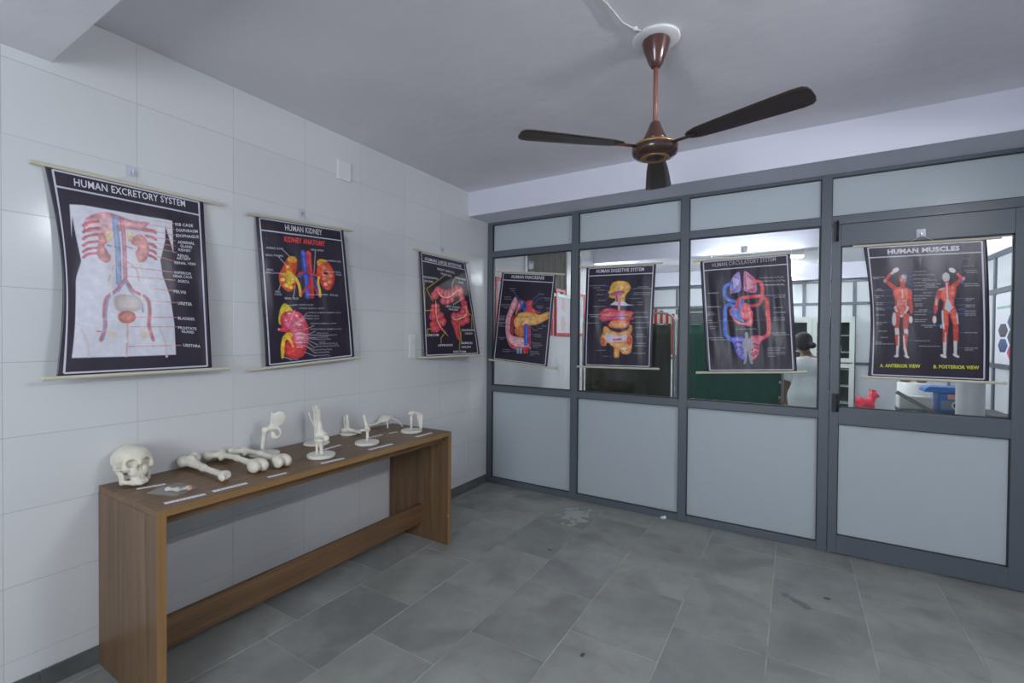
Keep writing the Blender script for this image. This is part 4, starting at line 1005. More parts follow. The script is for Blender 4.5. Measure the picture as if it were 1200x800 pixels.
('p','70304c',[(.605,.771),(.602,.773),(.598,.773),(.594,.773),(.59,.771),(.587,.768),(.584,.765),(.584,.762),(.585,.76),(.588,.758),(.592,.758),(.596,.758),(.6,.76),(.603,.763),(.605,.766),(.606,.769)],None,.0085),
('p','54407c',[(.4,.752),(.397,.753),(.393,.751),(.39,.749),(.388,.746),(.387,.742),(.388,.738),(.389,.736),(.392,.734),(.396,.734),(.399,.735),(.402,.738),(.404,.741),(.405,.745),(.405,.748),(.403,.751)],None,.0085),
('p','70304c',[(.619,.772),(.618,.774),(.615,.776),(.611,.777),(.606,.778),(.601,.777),(.598,.775),(.595,.773),(.595,.771),(.596,.768),(.599,.766),(.603,.765),(.607,.764),(.612,.765),(.616,.767),(.618,.769)],None,.0085),
('p','54407c',[(.349,.753),(.348,.75),(.349,.747),(.351,.744),(.354,.742),(.359,.74),(.363,.739),(.367,.739),(.37,.741),(.371,.744),(.37,.747),(.368,.75),(.364,.752),(.36,.754),(.356,.755),(.352,.755)],None,.0085),
('p','70304c',[(.568,.768),(.566,.77),(.563,.771),(.558,.772),(.554,.771),(.549,.769),(.546,.767),(.545,.764),(.545,.761),(.547,.759),(.551,.758),(.555,.757),(.56,.758),(.564,.76),(.567,.762),(.568,.765)],None,.0085),
('p','54407c',[(.451,.789),(.449,.791),(.445,.791),(.44,.79),(.436,.788),(.433,.786),(.431,.783),(.431,.78),(.433,.777),(.436,.775),(.439,.775),(.444,.776),(.448,.778),(.451,.781),(.453,.784),(.453,.787)],None,.0085),
('p','70304c',[(.543,.737),(.541,.738),(.537,.739),(.533,.739),(.529,.737),(.525,.735),(.523,.732),(.522,.729),(.523,.726),(.526,.724),(.529,.724),(.534,.724),(.538,.726),(.542,.728),(.544,.731),(.544,.734)],None,.0085),
('p','54407c',[(.429,.747),(.428,.749),(.425,.751),(.42,.752),(.416,.752),(.411,.751),(.407,.749),(.405,.747),(.405,.744),(.406,.741),(.41,.74),(.414,.739),(.419,.739),(.423,.74),(.427,.742),(.429,.744)],None,.0085),
('p','70304c',[(.556,.759),(.557,.756),(.559,.754),(.564,.753),(.568,.752),(.573,.753),(.577,.754),(.579,.757),(.58,.759),(.579,.762),(.576,.764),(.572,.765),(.567,.766),(.563,.765),(.559,.764),(.556,.761)],None,.0085),
('p','54407c',[(.353,.802),(.352,.8),(.352,.797),(.354,.794),(.357,.791),(.362,.789),(.366,.788),(.37,.788),(.373,.79),(.374,.792),(.374,.795),(.371,.799),(.368,.801),(.364,.803),(.359,.804),(.356,.804)],None,.0085),
('p','70304c',[(.554,.871),(.55,.87),(.548,.868),(.546,.865),(.545,.862),(.546,.858),(.547,.855),(.55,.852),(.553,.851),(.557,.852),(.559,.854),(.561,.857),(.562,.861),(.561,.865),(.56,.868),(.557,.87)],None,.0085),
('p','54407c',[(.387,.782),(.386,.784),(.383,.786),(.378,.787),(.373,.787),(.369,.786),(.365,.784),(.363,.782),(.363,.779),(.364,.776),(.367,.774),(.372,.773),(.376,.773),(.381,.774),(.385,.776),(.387,.779)],None,.0085),
('p','70304c',[(.55,.762),(.55,.759),(.552,.756),(.555,.754),(.56,.752),(.564,.752),(.569,.752),(.572,.753),(.574,.756),(.574,.758),(.572,.761),(.569,.763),(.564,.765),(.56,.766),(.555,.765),(.552,.764)],None,.0085),
('p','54407c',[(.44,.794),(.438,.797),(.435,.799),(.431,.8),(.426,.8),(.422,.799),(.418,.797),(.416,.795),(.415,.792),(.417,.789),(.42,.787),(.424,.786),(.429,.786),(.434,.787),(.437,.789),(.44,.792)],None,.0085),
('p','70304c',[(.557,.764),(.554,.765),(.551,.766),(.546,.765),(.542,.763),(.539,.76),(.537,.757),(.537,.754),(.539,.752),(.541,.75),(.545,.75),(.549,.75),(.553,.752),(.557,.755),(.558,.758),(.559,.761)],None,.0085),
('p','54407c',[(.38,.847),(.378,.849),(.374,.85),(.37,.85),(.365,.849),(.361,.847),(.359,.844),(.357,.841),(.358,.838),(.361,.836),(.364,.835),(.369,.835),(.373,.837),(.377,.839),(.38,.842),(.381,.845)],None,.0085),
('p','70304c',[(.521,.862),(.518,.861),(.516,.858),(.515,.855),(.516,.851),(.517,.848),(.52,.845),(.524,.843),(.527,.843),(.53,.844),(.532,.847),(.533,.85),(.532,.854),(.53,.858),(.527,.86),(.524,.862)],None,.0085),
('p','54407c',[(.431,.783),(.431,.78),(.433,.778),(.436,.775),(.441,.774),(.446,.773),(.45,.774),(.453,.775),(.455,.778),(.455,.78),(.453,.783),(.45,.785),(.445,.787),(.44,.787),(.436,.787),(.433,.785)],None,.0085),
('p','70304c',[(.567,.841),(.566,.839),(.566,.836),(.567,.832),(.57,.829),(.574,.827),(.578,.826),(.582,.826),(.585,.827),(.587,.83),(.587,.833),(.585,.836),(.582,.839),(.578,.841),(.574,.842),(.57,.842)],None,.0085),
('p','9496a8',[(.506,.673),(.504,.68),(.5,.685),(.493,.689),(.486,.69),(.479,.689),(.473,.685),(.469,.679),(.468,.672),(.47,.665),(.475,.659),(.481,.656),(.488,.654),(.496,.656),(.501,.66),(.505,.666)],None,.0189),
('p','9496a8',[(.47,.685),(.506,.686),(.508,.708),(.543,.72),(.549,.795),(.528,.802),(.522,.772),(.516,.802),(.531,.893),(.542,.927),(.514,.93),(.499,.877),(.488,.824),(.475,.877),(.46,.926),(.433,.93),(.45,.892),(.447,.801),(.442,.801),(.431,.793),(.443,.722),(.468,.71)],None,0),
('p','48a0e8',[(.059,.701),(.058,.703),(.056,.706),(.052,.708),(.048,.708),(.045,.707),(.042,.706),(.04,.703),(.039,.7),(.04,.697),(.042,.695),(.046,.693),(.05,.693),(.053,.693),(.057,.695),(.059,.698)],None,.0094),
('p','e03838',[(.768,.672),(.767,.674),(.765,.676),(.762,.678),(.758,.678),(.755,.678),(.752,.676),(.75,.674),(.749,.671),(.75,.669),(.752,.667),(.755,.665),(.759,.665),(.762,.666),(.765,.667),(.767,.669)],None,.0085),
('s','d8607c',.0028,None,[(.18,.548),(.695,.557)],0),
('c','b0b0b8',[(.369,.627),(.601,.633)],12),
('c','b0b0b8',[(.058,.467),(.117,.469)],9),
('c','b0b0b8',[(.051,.492),(.125,.495)],9),
('c','b0b0b8',[(.062,.54),(.107,.542)],9),
('c','b0b0b8',[(.065,.56),(.174,.563)],9),
('c','b0b0b8',[(.067,.596),(.157,.598)],9),
('c','b0b0b8',[(.076,.612),(.126,.614)],9),
('c','b0b0b8',[(.069,.696),(.218,.699)],9),
('c','b0b0b8',[(.078,.714),(.275,.718)],9),
('c','b0b0b8',[(.779,.67),(.906,.673)],9),
('c','b0b0b8',[(.778,.685),(.949,.689)],9),
('c','b0b0b8',[(.791,.494),(.917,.498)],9),
('c','b0b0b8',[(.788,.541),(.905,.545)],9),
('c','b0b0b8',[(.786,.56),(.904,.563)],9),
('c','b0b0b8',[(.705,.799),(.888,.802)],9),
('c','b0b0b8',[(.704,.816),(.841,.819)],9),
('c','b0b0b8',[(.703,.834),(.885,.836)],9),
('c','b0b0b8',[(.702,.85),(.884,.852)],9),
('c','b0b0b8',[(.705,.869),(.792,.87)],9),
],
'mus': [
('t','d8d8e0','HUMAN MUSCLES',(.209,.05),(.796,.051),.033,.03),
('s','c8483c',.0465,.0316,[(.265,.331),(.189,.274)],1),
('s','c8483c',.0316,.0223,[(.184,.269),(.225,.219)],1),
('s','d0c8c8',.0242,.0353,[(.24,.216),(.284,.187)],1),
('p','a8a8b0',[(.189,.271),(.188,.276),(.185,.281),(.181,.284),(.176,.285),(.172,.283),(.168,.28),(.166,.276),(.165,.271),(.166,.265),(.169,.261),(.173,.258),(.177,.257),(.182,.258),(.186,.261),(.188,.266)],None,.0112),
('p','e0d4d4',[(.301,.182),(.302,.188),(.299,.195),(.292,.202),(.282,.207),(.271,.209),(.261,.209),(.253,.206),(.248,.201),(.247,.194),(.25,.187),(.257,.181),(.267,.176),(.278,.173),(.288,.173),(.296,.176)],None,.0186),
('p','c8483c',[(.365,.262),(.362,.275),(.355,.287),(.344,.294),(.332,.296),(.319,.293),(.309,.285),(.302,.274),(.3,.26),(.303,.246),(.311,.235),(.321,.228),(.334,.225),(.346,.229),(.356,.236),(.363,.248)],'d8a090',.0316),
('p','c8c8d0',[(.366,.242),(.364,.248),(.359,.252),(.351,.254),(.342,.255),(.334,.254),(.326,.251),(.322,.246),(.32,.241),(.322,.236),(.327,.232),(.335,.229),(.343,.228),(.352,.23),(.359,.233),(.364,.237)],None,.0149),
('p','8090b0',[(.357,.274),(.356,.28),(.353,.285),(.348,.288),(.343,.289),(.338,.288),(.334,.284),(.331,.279),(.33,.273),(.332,.268),(.335,.263),(.339,.26),(.344,.259),(.349,.26),(.354,.263),(.356,.268)],None,.013),
('s','c8483c',.0372,None,[(.329,.29),(.327,.333)],1),
('p','c8483c',[(.255,.331),(.323,.32),(.38,.334),(.396,.376),(.372,.435),(.365,.503),(.254,.502),(.261,.434),(.246,.374)],'e07060',.0279),
('s','d8d0d0',.0093,None,[(.322,.349),(.325,.401)],1),
('s','d0c0c0',.0056,None,[(.308,.342),(.37,.34)],1),
('s','e8c0b8',.0046,None,[(.291,.426),(.348,.425)],1),
('s','e8c0b8',.0046,None,[(.29,.447),(.348,.446)],1),
('s','e8c0b8',.0046,None,[(.289,.468),(.347,.467)],1),
('s','e8c0b8',.0046,None,[(.288,.49),(.346,.488)],1),
('s','c8b8b8',.0065,None,[(.286,.417),(.278,.498)],1),
('s','c8b8b8',.0065,None,[(.353,.418),(.354,.499)],1),
('s','c8483c',.0372,.0279,[(.384,.351),(.388,.427),(.394,.499)],1),
('s','c8483c',.0465,.0316,[(.739,.326),(.788,.286)],1),
('s','c8483c',.0316,.0242,[(.81,.279),(.776,.237)],1),
('p','e0d4d4',[(.758,.222),(.753,.226),(.745,.228),(.735,.228),(.725,.224),(.715,.219),(.709,.212),(.706,.204),(.707,.198),(.712,.193),(.72,.191),(.73,.192),(.74,.195),(.749,.201),(.756,.208),(.759,.215)],None,.0186),
('p','a8a8b8',[(.83,.271),(.829,.276),(.826,.28),(.823,.283),(.819,.284),(.815,.283),(.812,.28),(.809,.276),(.809,.271),(.81,.266),(.812,.262),(.815,.259),(.82,.258),(.824,.259),(.827,.262),(.829,.266)],None,.0112),
('s','4880b8',.0074,None,[(.806,.275),(.808,.307)],1),
('p','c8c4c8',[(.712,.26),(.709,.273),(.703,.284),(.693,.291),(.681,.293),(.67,.29),(.661,.282),(.654,.271),(.653,.258),(.655,.245),(.662,.234),(.672,.227),(.683,.224),(.694,.227),(.704,.235),(.71,.246)],None,.0307),
('s','c8483c',.0372,None,[(.69,.3),(.689,.341)],1),
('p','c8483c',[(.617,.347),(.685,.328),(.748,.326),(.76,.367),(.74,.44),(.748,.506),(.649,.505),(.655,.439),(.611,.389)],'e07060',.0279),
('s','d8d0d0',.0112,None,[(.687,.3),(.69,.415)],1),
('p','c4c8d0',[(.688,.406),(.718,.456),(.734,.506),(.663,.505),(.671,.456)],None,0),
('s','c8483c',.0409,.0279,[(.625,.364),(.601,.43),(.59,.5)],1),
('s','c8c0c4',.0112,None,[(.626,.348),(.667,.336)],1),
('s','c8c0c4',.0149,None,[(.601,.422),(.595,.471)],1),
('s','30609c',.0056,None,[(.412,.209),(.365,.211),(.347,.24)],0),
('s','30609c',.0056,None,[(.421,.238),(.35,.242)],0),
('s','30609c',.0056,None,[(.42,.268),(.363,.27)],0),
('s','30609c',.0056,None,[(.409,.301),(.362,.291)],0),
('s','30609c',.0056,None,[(.418,.322),(.381,.3)],0),
('s','30609c',.0056,None,[(.427,.343),(.37,.342)],0),
('s','30609c',.0056,None,[(.061,.244),(.175,.243)],0),
('s','30609c',.0056,None,[(.166,.342),(.255,.34)],0),
('s','30609c',.0056,None,[(.165,.385),(.263,.387)],0),
('s','30609c',.0056,None,[(.605,.277),(.659,.274)],0),
('s','30609c',.0056,None,[(.632,.302),(.668,.301)],0),
('s','30609c',.0056,None,[(.566,.367),(.621,.372)],0),
('s','30609c',.0056,None,[(.82,.223),(.794,.226)],0),
('s','30609c',.0056,None,[(.827,.308),(.792,.303)],0),
('s','30609c',.0056,None,[(.825,.414),(.737,.413)],0),
('s','30609c',.0056,None,[(.824,.459),(.744,.461)],0),
('s','30609c',.0056,None,[(.163,.437),(.261,.434)],0),
('s','30609c',.0056,None,[(.574,.395),(.611,.393)],0),
('c','b0b0b8',[(.431,.209),(.52,.212)],10),
('c','b0b0b8',[(.421,.234),(.597,.24)],10),
('c','b0b0b8',[(.425,.264),(.546,.267)],10),
('c','b0b0b8',[(.495,.276),(.605,.279)],10),
('c','b0b0b8',[(.419,.293),(.522,.295)],10),
('c','b0b0b8',[(.522,.304),(.64,.307)],10),
('c','b0b0b8',[(.428,.314),(.586,.318)],10),
('c','b0b0b8',[(.512,.327),(.613,.329)],10),
('c','b0b0b8',[(.427,.343),(.52,.345)],10),
('c','b0b0b8',[(.496,.368),(.561,.369)],10),
('c','b0b0b8',[(.421,.389),(.561,.392)],10),
('c','b0b0b8',[(.42,.409),(.523,.41)],10),
('c','b0b0b8',[(.42,.423),(.476,.424)],10),
('c','b0b0b8',[(.428,.449),(.485,.449)],10),
('c','b0b0b8',[(.428,.463),(.489,.464)],10),
('c','b0b0b8',[(.056,.24),(.175,.243)],10),
('c','b0b0b8',[(.065,.251),(.12,.253)],10),
('c','b0b0b8',[(.102,.332),(.142,.333)],10),
('c','b0b0b8',[(.077,.343),(.166,.344)],10),
('c','b0b0b8',[(.065,.383),(.16,.385)],10),
('c','b0b0b8',[(.08,.396),(.12,.397)],10),
('c','b0b0b8',[(.083,.436),(.163,.437)],10),
('c','b0b0b8',[(.083,.449),(.153,.45)],10),
('c','b0b0b8',[(.077,.479),(.151,.48)],10),
('c','b0b0b8',[(.829,.215),(.92,.218)],10),
('c','b0b0b8',[(.846,.23),(.92,.232)],10),
('c','b0b0b8',[(.827,.31),(.922,.312)],10),
('c','b0b0b8',[(.827,.324),(.939,.326)],10),
('c','b0b0b8',[(.834,.415),(.899,.416)],10),
('c','b0b0b8',[(.833,.427),(.873,.427)],10),
('c','b0b0b8',[(.833,.462),(.894,.462)],10),
('c','b0b0b8',[(.832,.474),(.893,.474)],10),
('c','b0b0b8',[(.818,.13),(.861,.132)],10),
('c','b0b0b8',[(.821,.182),(.899,.185)],10),
('p','c8ccd4',[(.255,.466),(.366,.467),(.36,.501),(.311,.548),(.264,.5)],None,0),
('p','c8483c',[(.275,.466),(.352,.467),(.336,.509),(.311,.53),(.283,.505)],'e07060',.0186),
('s','c8483c',.0576,.0372,[(.273,.526),(.269,.629)],1),
('s','c8483c',.0539,.0372,[(.35,.535),(.341,.638)],1),
('s','d0c8c8',.0372,.0335,[(.269,.638),(.272,.681)],1),
('s','d0c8c8',.0353,.0316,[(.346,.646),(.345,.68)],1),
('s','c8483c',.039,.0223,[(.27,.69),(.271,.776)],1),
('s','c8483c',.039,.0223,[(.34,.68),(.332,.784)],1),
('s','d0d0d8',.0112,None,[(.284,.69),(.279,.768)],1),
('s','d0d0d8',.0112,None,[(.325,.689),(.33,.767)],1),
('s','d0c8c8',.0223,.0204,[(.271,.768),(.265,.837)],1),
('s','d0c8c8',.0223,.0204,[(.332,.775),(.347,.84)],1),
('p','d8d0d0',[(.279,.839),(.277,.842),(.273,.845),(.266,.847),(.259,.848),(.251,.847),(.245,.846),(.241,.843),(.239,.84),(.241,.836),(.245,.833),(.252,.831),(.259,.83),(.267,.831),(.273,.833),(.277,.835)],None,.0093),
('p','d8d0d0',[(.367,.849),(.364,.851),(.358,.852),(.35,.851),(.342,.849),(.335,.845),(.329,.84),(.326,.836),(.326,.832),(.329,.83),(.335,.829),(.343,.83),(.351,.833),(.358,.836),(.364,.841),(.367,.845)],None,.0093),
('p','c8c0c4',[(.265,.56),(.263,.58),(.258,.597),(.252,.608),(.245,.612),(.239,.608),(.233,.597),(.23,.58),(.229,.56),(.232,.54),(.236,.524),(.242,.513),(.249,.509),(.255,.513),(.261,.524),(.264,.541)],None,.0167),
('s','c8483c',.0279,.0204,[(.393,.467),(.391,.518)],1),
('p','d8d0d4',[(.402,.565),(.401,.575),(.397,.584),(.392,.59),(.386,.592),(.38,.59),(.376,.584),(.372,.575),(.372,.565),(.373,.554),(.377,.546),(.382,.54),(.388,.538),(.394,.54),(.398,.546),(.401,.554)],None,.0149),
('p','c8483c',[(.649,.486),(.699,.503),(.748,.479),(.769,.553),(.767,.627),(.732,.611),(.698,.52),(.691,.619),(.646,.628),(.642,.544)],'e07060',.0279),
('h','c4c8d0',[(.672,.47),(.74,.471),(.717,.487),(.698,.516),(.686,.487)]),
('s','c8483c',.0427,.0372,[(.667,.619),(.662,.728)],1),
('s','c8483c',.0427,.0372,[(.75,.619),(.749,.718)],1),
('s','d0c8c8',.0279,.0223,[(.661,.736),(.659,.82)],1),
('s','d0c8c8',.0279,.0223,[(.745,.727),(.744,.81)],1),
('p','d8d0d0',[(.675,.838),(.672,.841),(.665,.843),(.656,.843),(.646,.84),(.636,.837),(.629,.832),(.625,.827),(.624,.822),(.628,.819),(.635,.817),(.644,.817),(.654,.82),(.664,.824),(.671,.828),(.675,.834)],None,.0121),
('p','d8d0d0',[(.775,.835),(.772,.837),(.765,.838),(.755,.836),(.745,.833),(.736,.828),(.728,.823),(.724,.818),(.724,.814),(.727,.811),(.734,.811),(.744,.813),(.754,.816),(.763,.821),(.771,.826),(.775,.831)],None,.0102),
('s','d0d0d8',.013,None,[(.646,.503),(.647,.569),(.655,.628)],1),
('s','d0c4c8',.0112,None,[(.761,.52),(.768,.594)],1),
('s','d0c4c8',.0093,None,[(.668,.661),(.664,.728)],1),
('s','c8483c',.0279,.0204,[(.592,.469),(.587,.519)],1),
('p','d8d0d4',[(.596,.565),(.595,.576),(.591,.585),(.586,.591),(.58,.594),(.574,.591),(.569,.585),(.566,.576),(.565,.565),(.567,.554),(.57,.545),(.575,.539),(.581,.537),(.587,.539),(.592,.545),(.595,.554)],None,.0158),
('p','88b0d8',[(.643,.615),(.643,.621),(.641,.626),(.637,.629),(.634,.63),(.631,.629),(.628,.626),(.626,.621),(.625,.615),(.626,.609),(.628,.605),(.631,.601),(.635,.6),(.638,.601),(.641,.605),(.643,.609)],None,.0093),
('s','30609c',.0056,None,[(.162,.475),(.26,.483)],0),
('s','30609c',.0056,None,[(.168,.582),(.227,.586)],0),
('s','30609c',.0056,None,[(.358,.719),(.425,.718)],0),
('s','30609c',.0056,None,[(.767,.658),(.837,.658)],0),
('s','30609c',.0056,None,[(.764,.769),(.826,.768)],0),
('s','30609c',.0056,None,[(.752,.522),(.823,.525)],0),
('s','30609c',.0056,None,[(.534,.509),(.599,.511)],0),
('s','30609c',.0056,None,[(.55,.611),(.637,.607)],0),
('s','30609c',.0056,None,[(.761,.496),(.823,.488)],0),
('c','b0b0b8',[(.077,.477),(.132,.477)],10),
('c','b0b0b8',[(.076,.49),(.166,.491)],10),
('c','b0b0b8',[(.064,.529),(.165,.53)],10),
('c','b0b0b8',[(.072,.586),(.177,.586)],10),
('c','b0b0b8',[(.072,.599),(.137,.599)],10),
('c','b0b0b8',[(.1,.652),(.19,.651)],10),
('c','b0b0b8',[(.123,.7),(.193,.699)],10),
('c','b0b0b8',[(.067,.736),(.137,.735)],10),
('c','b0b0b8',[(.061,.749),(.241,.746)],10),
('c','b0b0b8',[(.46,.493),(.535,.494)],10),
('c','b0b0b8',[(.422,.506),(.525,.506)],10),
('c','b0b0b8',[(.421,.528),(.51,.529)],10),
('c','b0b0b8',[(.42,.565),(.519,.565)],10),
('c','b0b0b8',[(.42,.579),(.504,.579)],10),
('c','b0b0b8',[(.475,.607),(.587,.607)],10),
('c','b0b0b8',[(.503,.62),(.559,.62)],10),
('c','b0b0b8',[(.425,.721),(.538,.719)],10),
('c','b0b0b8',[(.452,.76),(.62,.758)],10),
('c','b0b0b8',[(.827,.521),(.897,.521)],10),
('c','b0b0b8',[(.827,.534),(.897,.534)],10),
('c','b0b0b8',[(.824,.658),(.911,.657)],10),
('c','b0b0b8',[(.822,.768),(.909,.767)],10),
('c','b0b0b8',[(.822,.782),(.879,.78)],10),
('c','b0b0b8',[(.827,.504),(.901,.505)],10),
('t','d8d428','A. ANTERIOR VIEW',(.11,.913),(.459,.908),.025,.02),
('t','d8d428','B. POSTERIOR VIEW',(.568,.908),(.925,.904),.024,.02),
],
}
# ------------------------------------------------------------------ the room
CEIL = 2.7749
XR = 3.83          # right wall
YB = -5.60         # wall behind the camera

# floor: stone slabs in running bond over a cement bed
floor = structure('floor', 'grey stone slab floor with pale cement joints', M['floor_grout'], (-0.02, YB - 0.02, -0.06), (XR + 0.02, 0.10, -0.0025))
cols = [0.0, 0.055, 0.46, 0.857, 1.257, 1.665, 2.092, 2.507, 2.93, 3.34, 3.75, XR]
offs = [0.0, -0.10, -0.83, -1.105, -0.83, -1.13, -0.83, -0.26, -0.51, -0.30, -0.55]
for ci in range(len(cols) - 1):
    if cols[ci + 1] - cols[ci] < 0.09:
        ys = [YB, -3.6, -1.8, 0.04]
    else:
        o = offs[ci] if ci < len(offs) else -0.4
        ys = [o + k * 0.565 for k in range(-12, 4)]
        ys = [YB] + [y for y in ys if YB + 0.15 < y < -0.12] + [0.04]
    for a, b in zip(ys[:-1], ys[1:]):
        g = 0.0028
        s = box('slab', (cols[ci] + g, a + g, -0.03), (cols[ci + 1] - g, b - g, 0.0), M['stone'], floor, bevel=0.0012)

ceiling = structure('ceiling', 'grey painted plaster ceiling with faint trowel marks', M['ceiling'], (-0.1, YB - 0.1, CEIL), (XR + 0.1, 0.2, CEIL + 0.1))
structure('trim_1', 'white painted ceiling beam above the glazed partition', M['beam'], (0.0, -0.315, 2.553), (XR, 0.10, CEIL + 0.001))
structure('trim_2', 'painted ceiling beam crossing near the camera', M['ceiling'], (0.0, -3.52, 2.5446), (XR, -3.149, CEIL + 0.001))

# tiled left wall
wl = structure('wall_left', 'white glazed tile wall on the left', M['grout'], (-0.15, YB, -0.03), (-0.0012, 0.05, CEIL))
ty = [-3.2895 + 0.4288 * k for k in range(-6, 9)]
ty = [y for y in ty if y > YB + 0.05]
ty = [YB] + ty + [0.045]
tz = [0.0] + [0.16 + 0.2925 * k for k in range(9)] + [CEIL]
ty = [y for i, y in enumerate(ty) if i == len(ty) - 1 or ty[i + 1] - y > 0.02]
tcache = {}
for y0, y1 in zip(ty[:-1], ty[1:]):
    for z0, z1 in zip(tz[:-1], tz[1:]):
        key = (round(y1 - y0, 3), round(z1 - z0, 3))
        if key not in tcache:
            g = 0.0008
            tcache[key] = MB().box((-0.008, g, g), (0.0, key[0] - g, key[1] - g)).mesh('tile', bevel=0.0006, seg=1)
        t = link('tile', tcache[key], M['tile'], wl)
        t.location = (0, y0, z0)

# other walls of the room
structure('wall_right', 'white painted wall on the right', M['wall_white'], (XR, YB, -0.03), (XR + 0.15, 0.10, CEIL))
wb = structure('wall_back', 'white painted wall behind the camera with a window')
WX0, WX1, WZ0, WZ1 = 1.25, 2.55, 0.97, 2.27
for nm, a, b in (('wall_piece', (0, YB - 0.15, 0), (WX0, YB, CEIL)), ('wall_piece', (WX1, YB - 0.15, 0), (XR, YB, CEIL)),
                 ('wall_piece', (WX0, YB - 0.15, 0), (WX1, YB, WZ0)), ('wall_piece', (WX0, YB - 0.15, WZ1), (WX1, YB, CEIL))):
    box(nm, a, b, M['wall_white'], wb)
win = structure('window_1', 'aluminium window behind the camera')
for a, b in (((WX0, YB - 0.09, WZ0), (WX0 + 0.04, YB - 0.05, WZ1)), ((WX1 - 0.04, YB - 0.09, WZ0), (WX1, YB - 0.05, WZ1)), ((WX0, YB - 0.09, WZ0), (WX1, YB - 0.05, WZ0 + 0.04)), ((WX0, YB - 0.09, WZ1 - 0.04), (WX1, YB - 0.05, WZ1)), ((1.88, YB - 0.09, WZ0), (1.92, YB - 0.05, WZ1))):
    box('window_frame', a, b, M['frame'], win)
box('window_pane', (WX0, YB - 0.074, WZ0), (WX1, YB - 0.07, WZ1), M['glass'], win)

# stone skirting along the left wall
sk = structure('baseboard_left', 'low grey stone skirting under the tiled wall')
for a, b in ((YB, -4.0), (-4.0, -3.19), (-3.19, -2.2), (-2.2, -1.1), (-1.1, -0.003)):
    box('skirting_stone', (-0.001, a + 0.002, 0.0005), (0.010, b - 0.002, 0.078), M['skirting'], sk, bevel=0.002)

# ------------------------------------------------------------------ glazed partition
part = structure('wall_far', 'grey aluminium partition with clear and frosted panes')
HF = 2.553
D0, D1 = 0.0, 0.055            # frame depth in y
posts = [(0.0005, 0.055), (0.900, 0.963), (1.826, 1.886), (2.742, 2.800)]
for a, b in posts:
    box('post', (a, D0 - 0.003, 0.0), (b, D1, HF), M['frame'], part, bevel=0.002)
box('post', (3.745, D0 - 0.003, 0.0), (XR - 0.001, D1, HF), M['frame'], part, bevel=0.002)
bays = [(0.055, 0.900), (0.963, 1.826), (1.886, 2.742)]
def rail(a, b, z0, z1):
    box('rail', (a, D0, z0), (b, D1, z1), M['frame'], part, bevel=0.002)
def beads(a, b, z0, z1, parent=part, w=0.011):
    for p, q in (((a, 0.008, z0), (a + w, 0.026, z1)), ((b - w, 0.008, z0), (b, 0.026, z1)), ((a + w, 0.008, z0), (b - w, 0.026, z0 + w)), ((a + w, 0.008, z1 - w), (b - w, 0.026, z1))):
        box('glazing_bead', p, q, M['frame_dark'], parent)
for a, b in bays:
    rail(a, b, 0.0, 0.055); rail(a, b, 0.905, 0.962); rail(a, b, 2.215, 2.268); rail(a, b, 2.53, HF)
    box('frosted_pane', (a, 0.026, 0.055), (b, 0.034, 0.905), M['frost'], part)
    box('frosted_pane', (a, 0.026, 2.268), (b, 0.034, 2.53), M['frost'], part)
    box('glass_pane', (a, 0.026, 0.962), (b, 0.031, 2.215), M['glass'], part)
    beads(a, b, 0.962, 2.215)
    beads(a, b, 0.055, 0.905, w=0.005); beads(a, b, 2.268, 2.53, w=0.005)
rail(2.800, 3.745, 2.212, 2.268); rail(2.800, 3.745, 2.53, HF)
box('frosted_pane', (2.80, 0.026, 2.268), (3.745, 0.034, 2.53), M['frost'], part)
beads(2.80, 3.745, 2.268, 2.53, w=0.005)

door = structure('door_1', 'grey aluminium door with a clear upper pane and frosted lower panel')
dx0, dx1 = 2.803, 3.742
def dpiece(nm, a, b, m=None, bev=0.002):
    return box(nm, a, b, m or M['frame'], door, bevel=bev)
dpiece('stile', (dx0, -0.012, 0.012), (2.853, 0.036, 2.207)); dpiece('stile', (3.672, -0.012, 0.012), (dx1, 0.036, 2.207))
dpiece('door_rail', (2.853, -0.012, 0.012), (3.672, 0.036, 0.130)); dpiece('door_rail', (2.853, -0.012, 0.877), (3.672, 0.036, 0.988)); dpiece('door_rail', (2.853, -0.012, 2.064), (3.672, 0.036, 2.207))
box('frosted_panel', (2.853, 0.008, 0.130), (3.672, 0.016, 0.877), M['frost'], door)
box('glass_pane', (2.853, 0.010, 0.988), (3.672, 0.015, 2.064), M['glass'], door)
for q in ((2.853, 3.672, 0.130, 0.877, 0.005), (2.853, 3.672, 0.988, 2.064, 0.008)):
    a, b, z0, z1, w = q
    for p, r in (((a, -0.006, z0), (a + w, 0.009, z1)), ((b - w, -0.006, z0), (b, 0.009, z1)), ((a, -0.006, z0), (b, 0.009, z0 + w)), ((a, -0.006, z1 - w), (b, 0.009, z1))):
        box('glazing_bead', p, r, M['frame_dark'], door)
h = empty('door_handle', (2.832, -0.012, 1.02)); h.parent = door
hb = MB().box((-0.016, -0.006, -0.062), (0.020, 0.0, 0.062)).build('handle_plate', M['frame_dark'], h, bevel=0.002)
MB().tube([(0.014, -0.004, 0.052), (0.014, -0.034, 0.052), (0.014, -0.040, 0.046), (0.014, -0.040, -0.046), (0.014, -0.034, -0.052), (0.014, -0.004, -0.052)], 0.0065, 8).build('handle_grip', M['black'], h, smooth=True)
b_ = empty('tower_bolt', (2.824, -0.012, 2.155)); b_.parent = door
MB().box((-0.012, -0.006, -0.06), (0.016, 0.0, 0.075)).build('bolt_plate', M['frame_dark'], b_, bevel=0.0015)
MB().tube([(0.008, -0.012, -0.058), (0.008, -0.012, 0.078)], 0.006, 8).build('bolt_rod', M['black'], b_, smooth=True)
for z in (0.30, 1.9):
    hg = MB().tube([(3.7445, -0.018, z - 0.05), (3.7445, -0.018, z + 0.05)], 0.008, 10).build('hinge', M['black'], door, smooth=True)

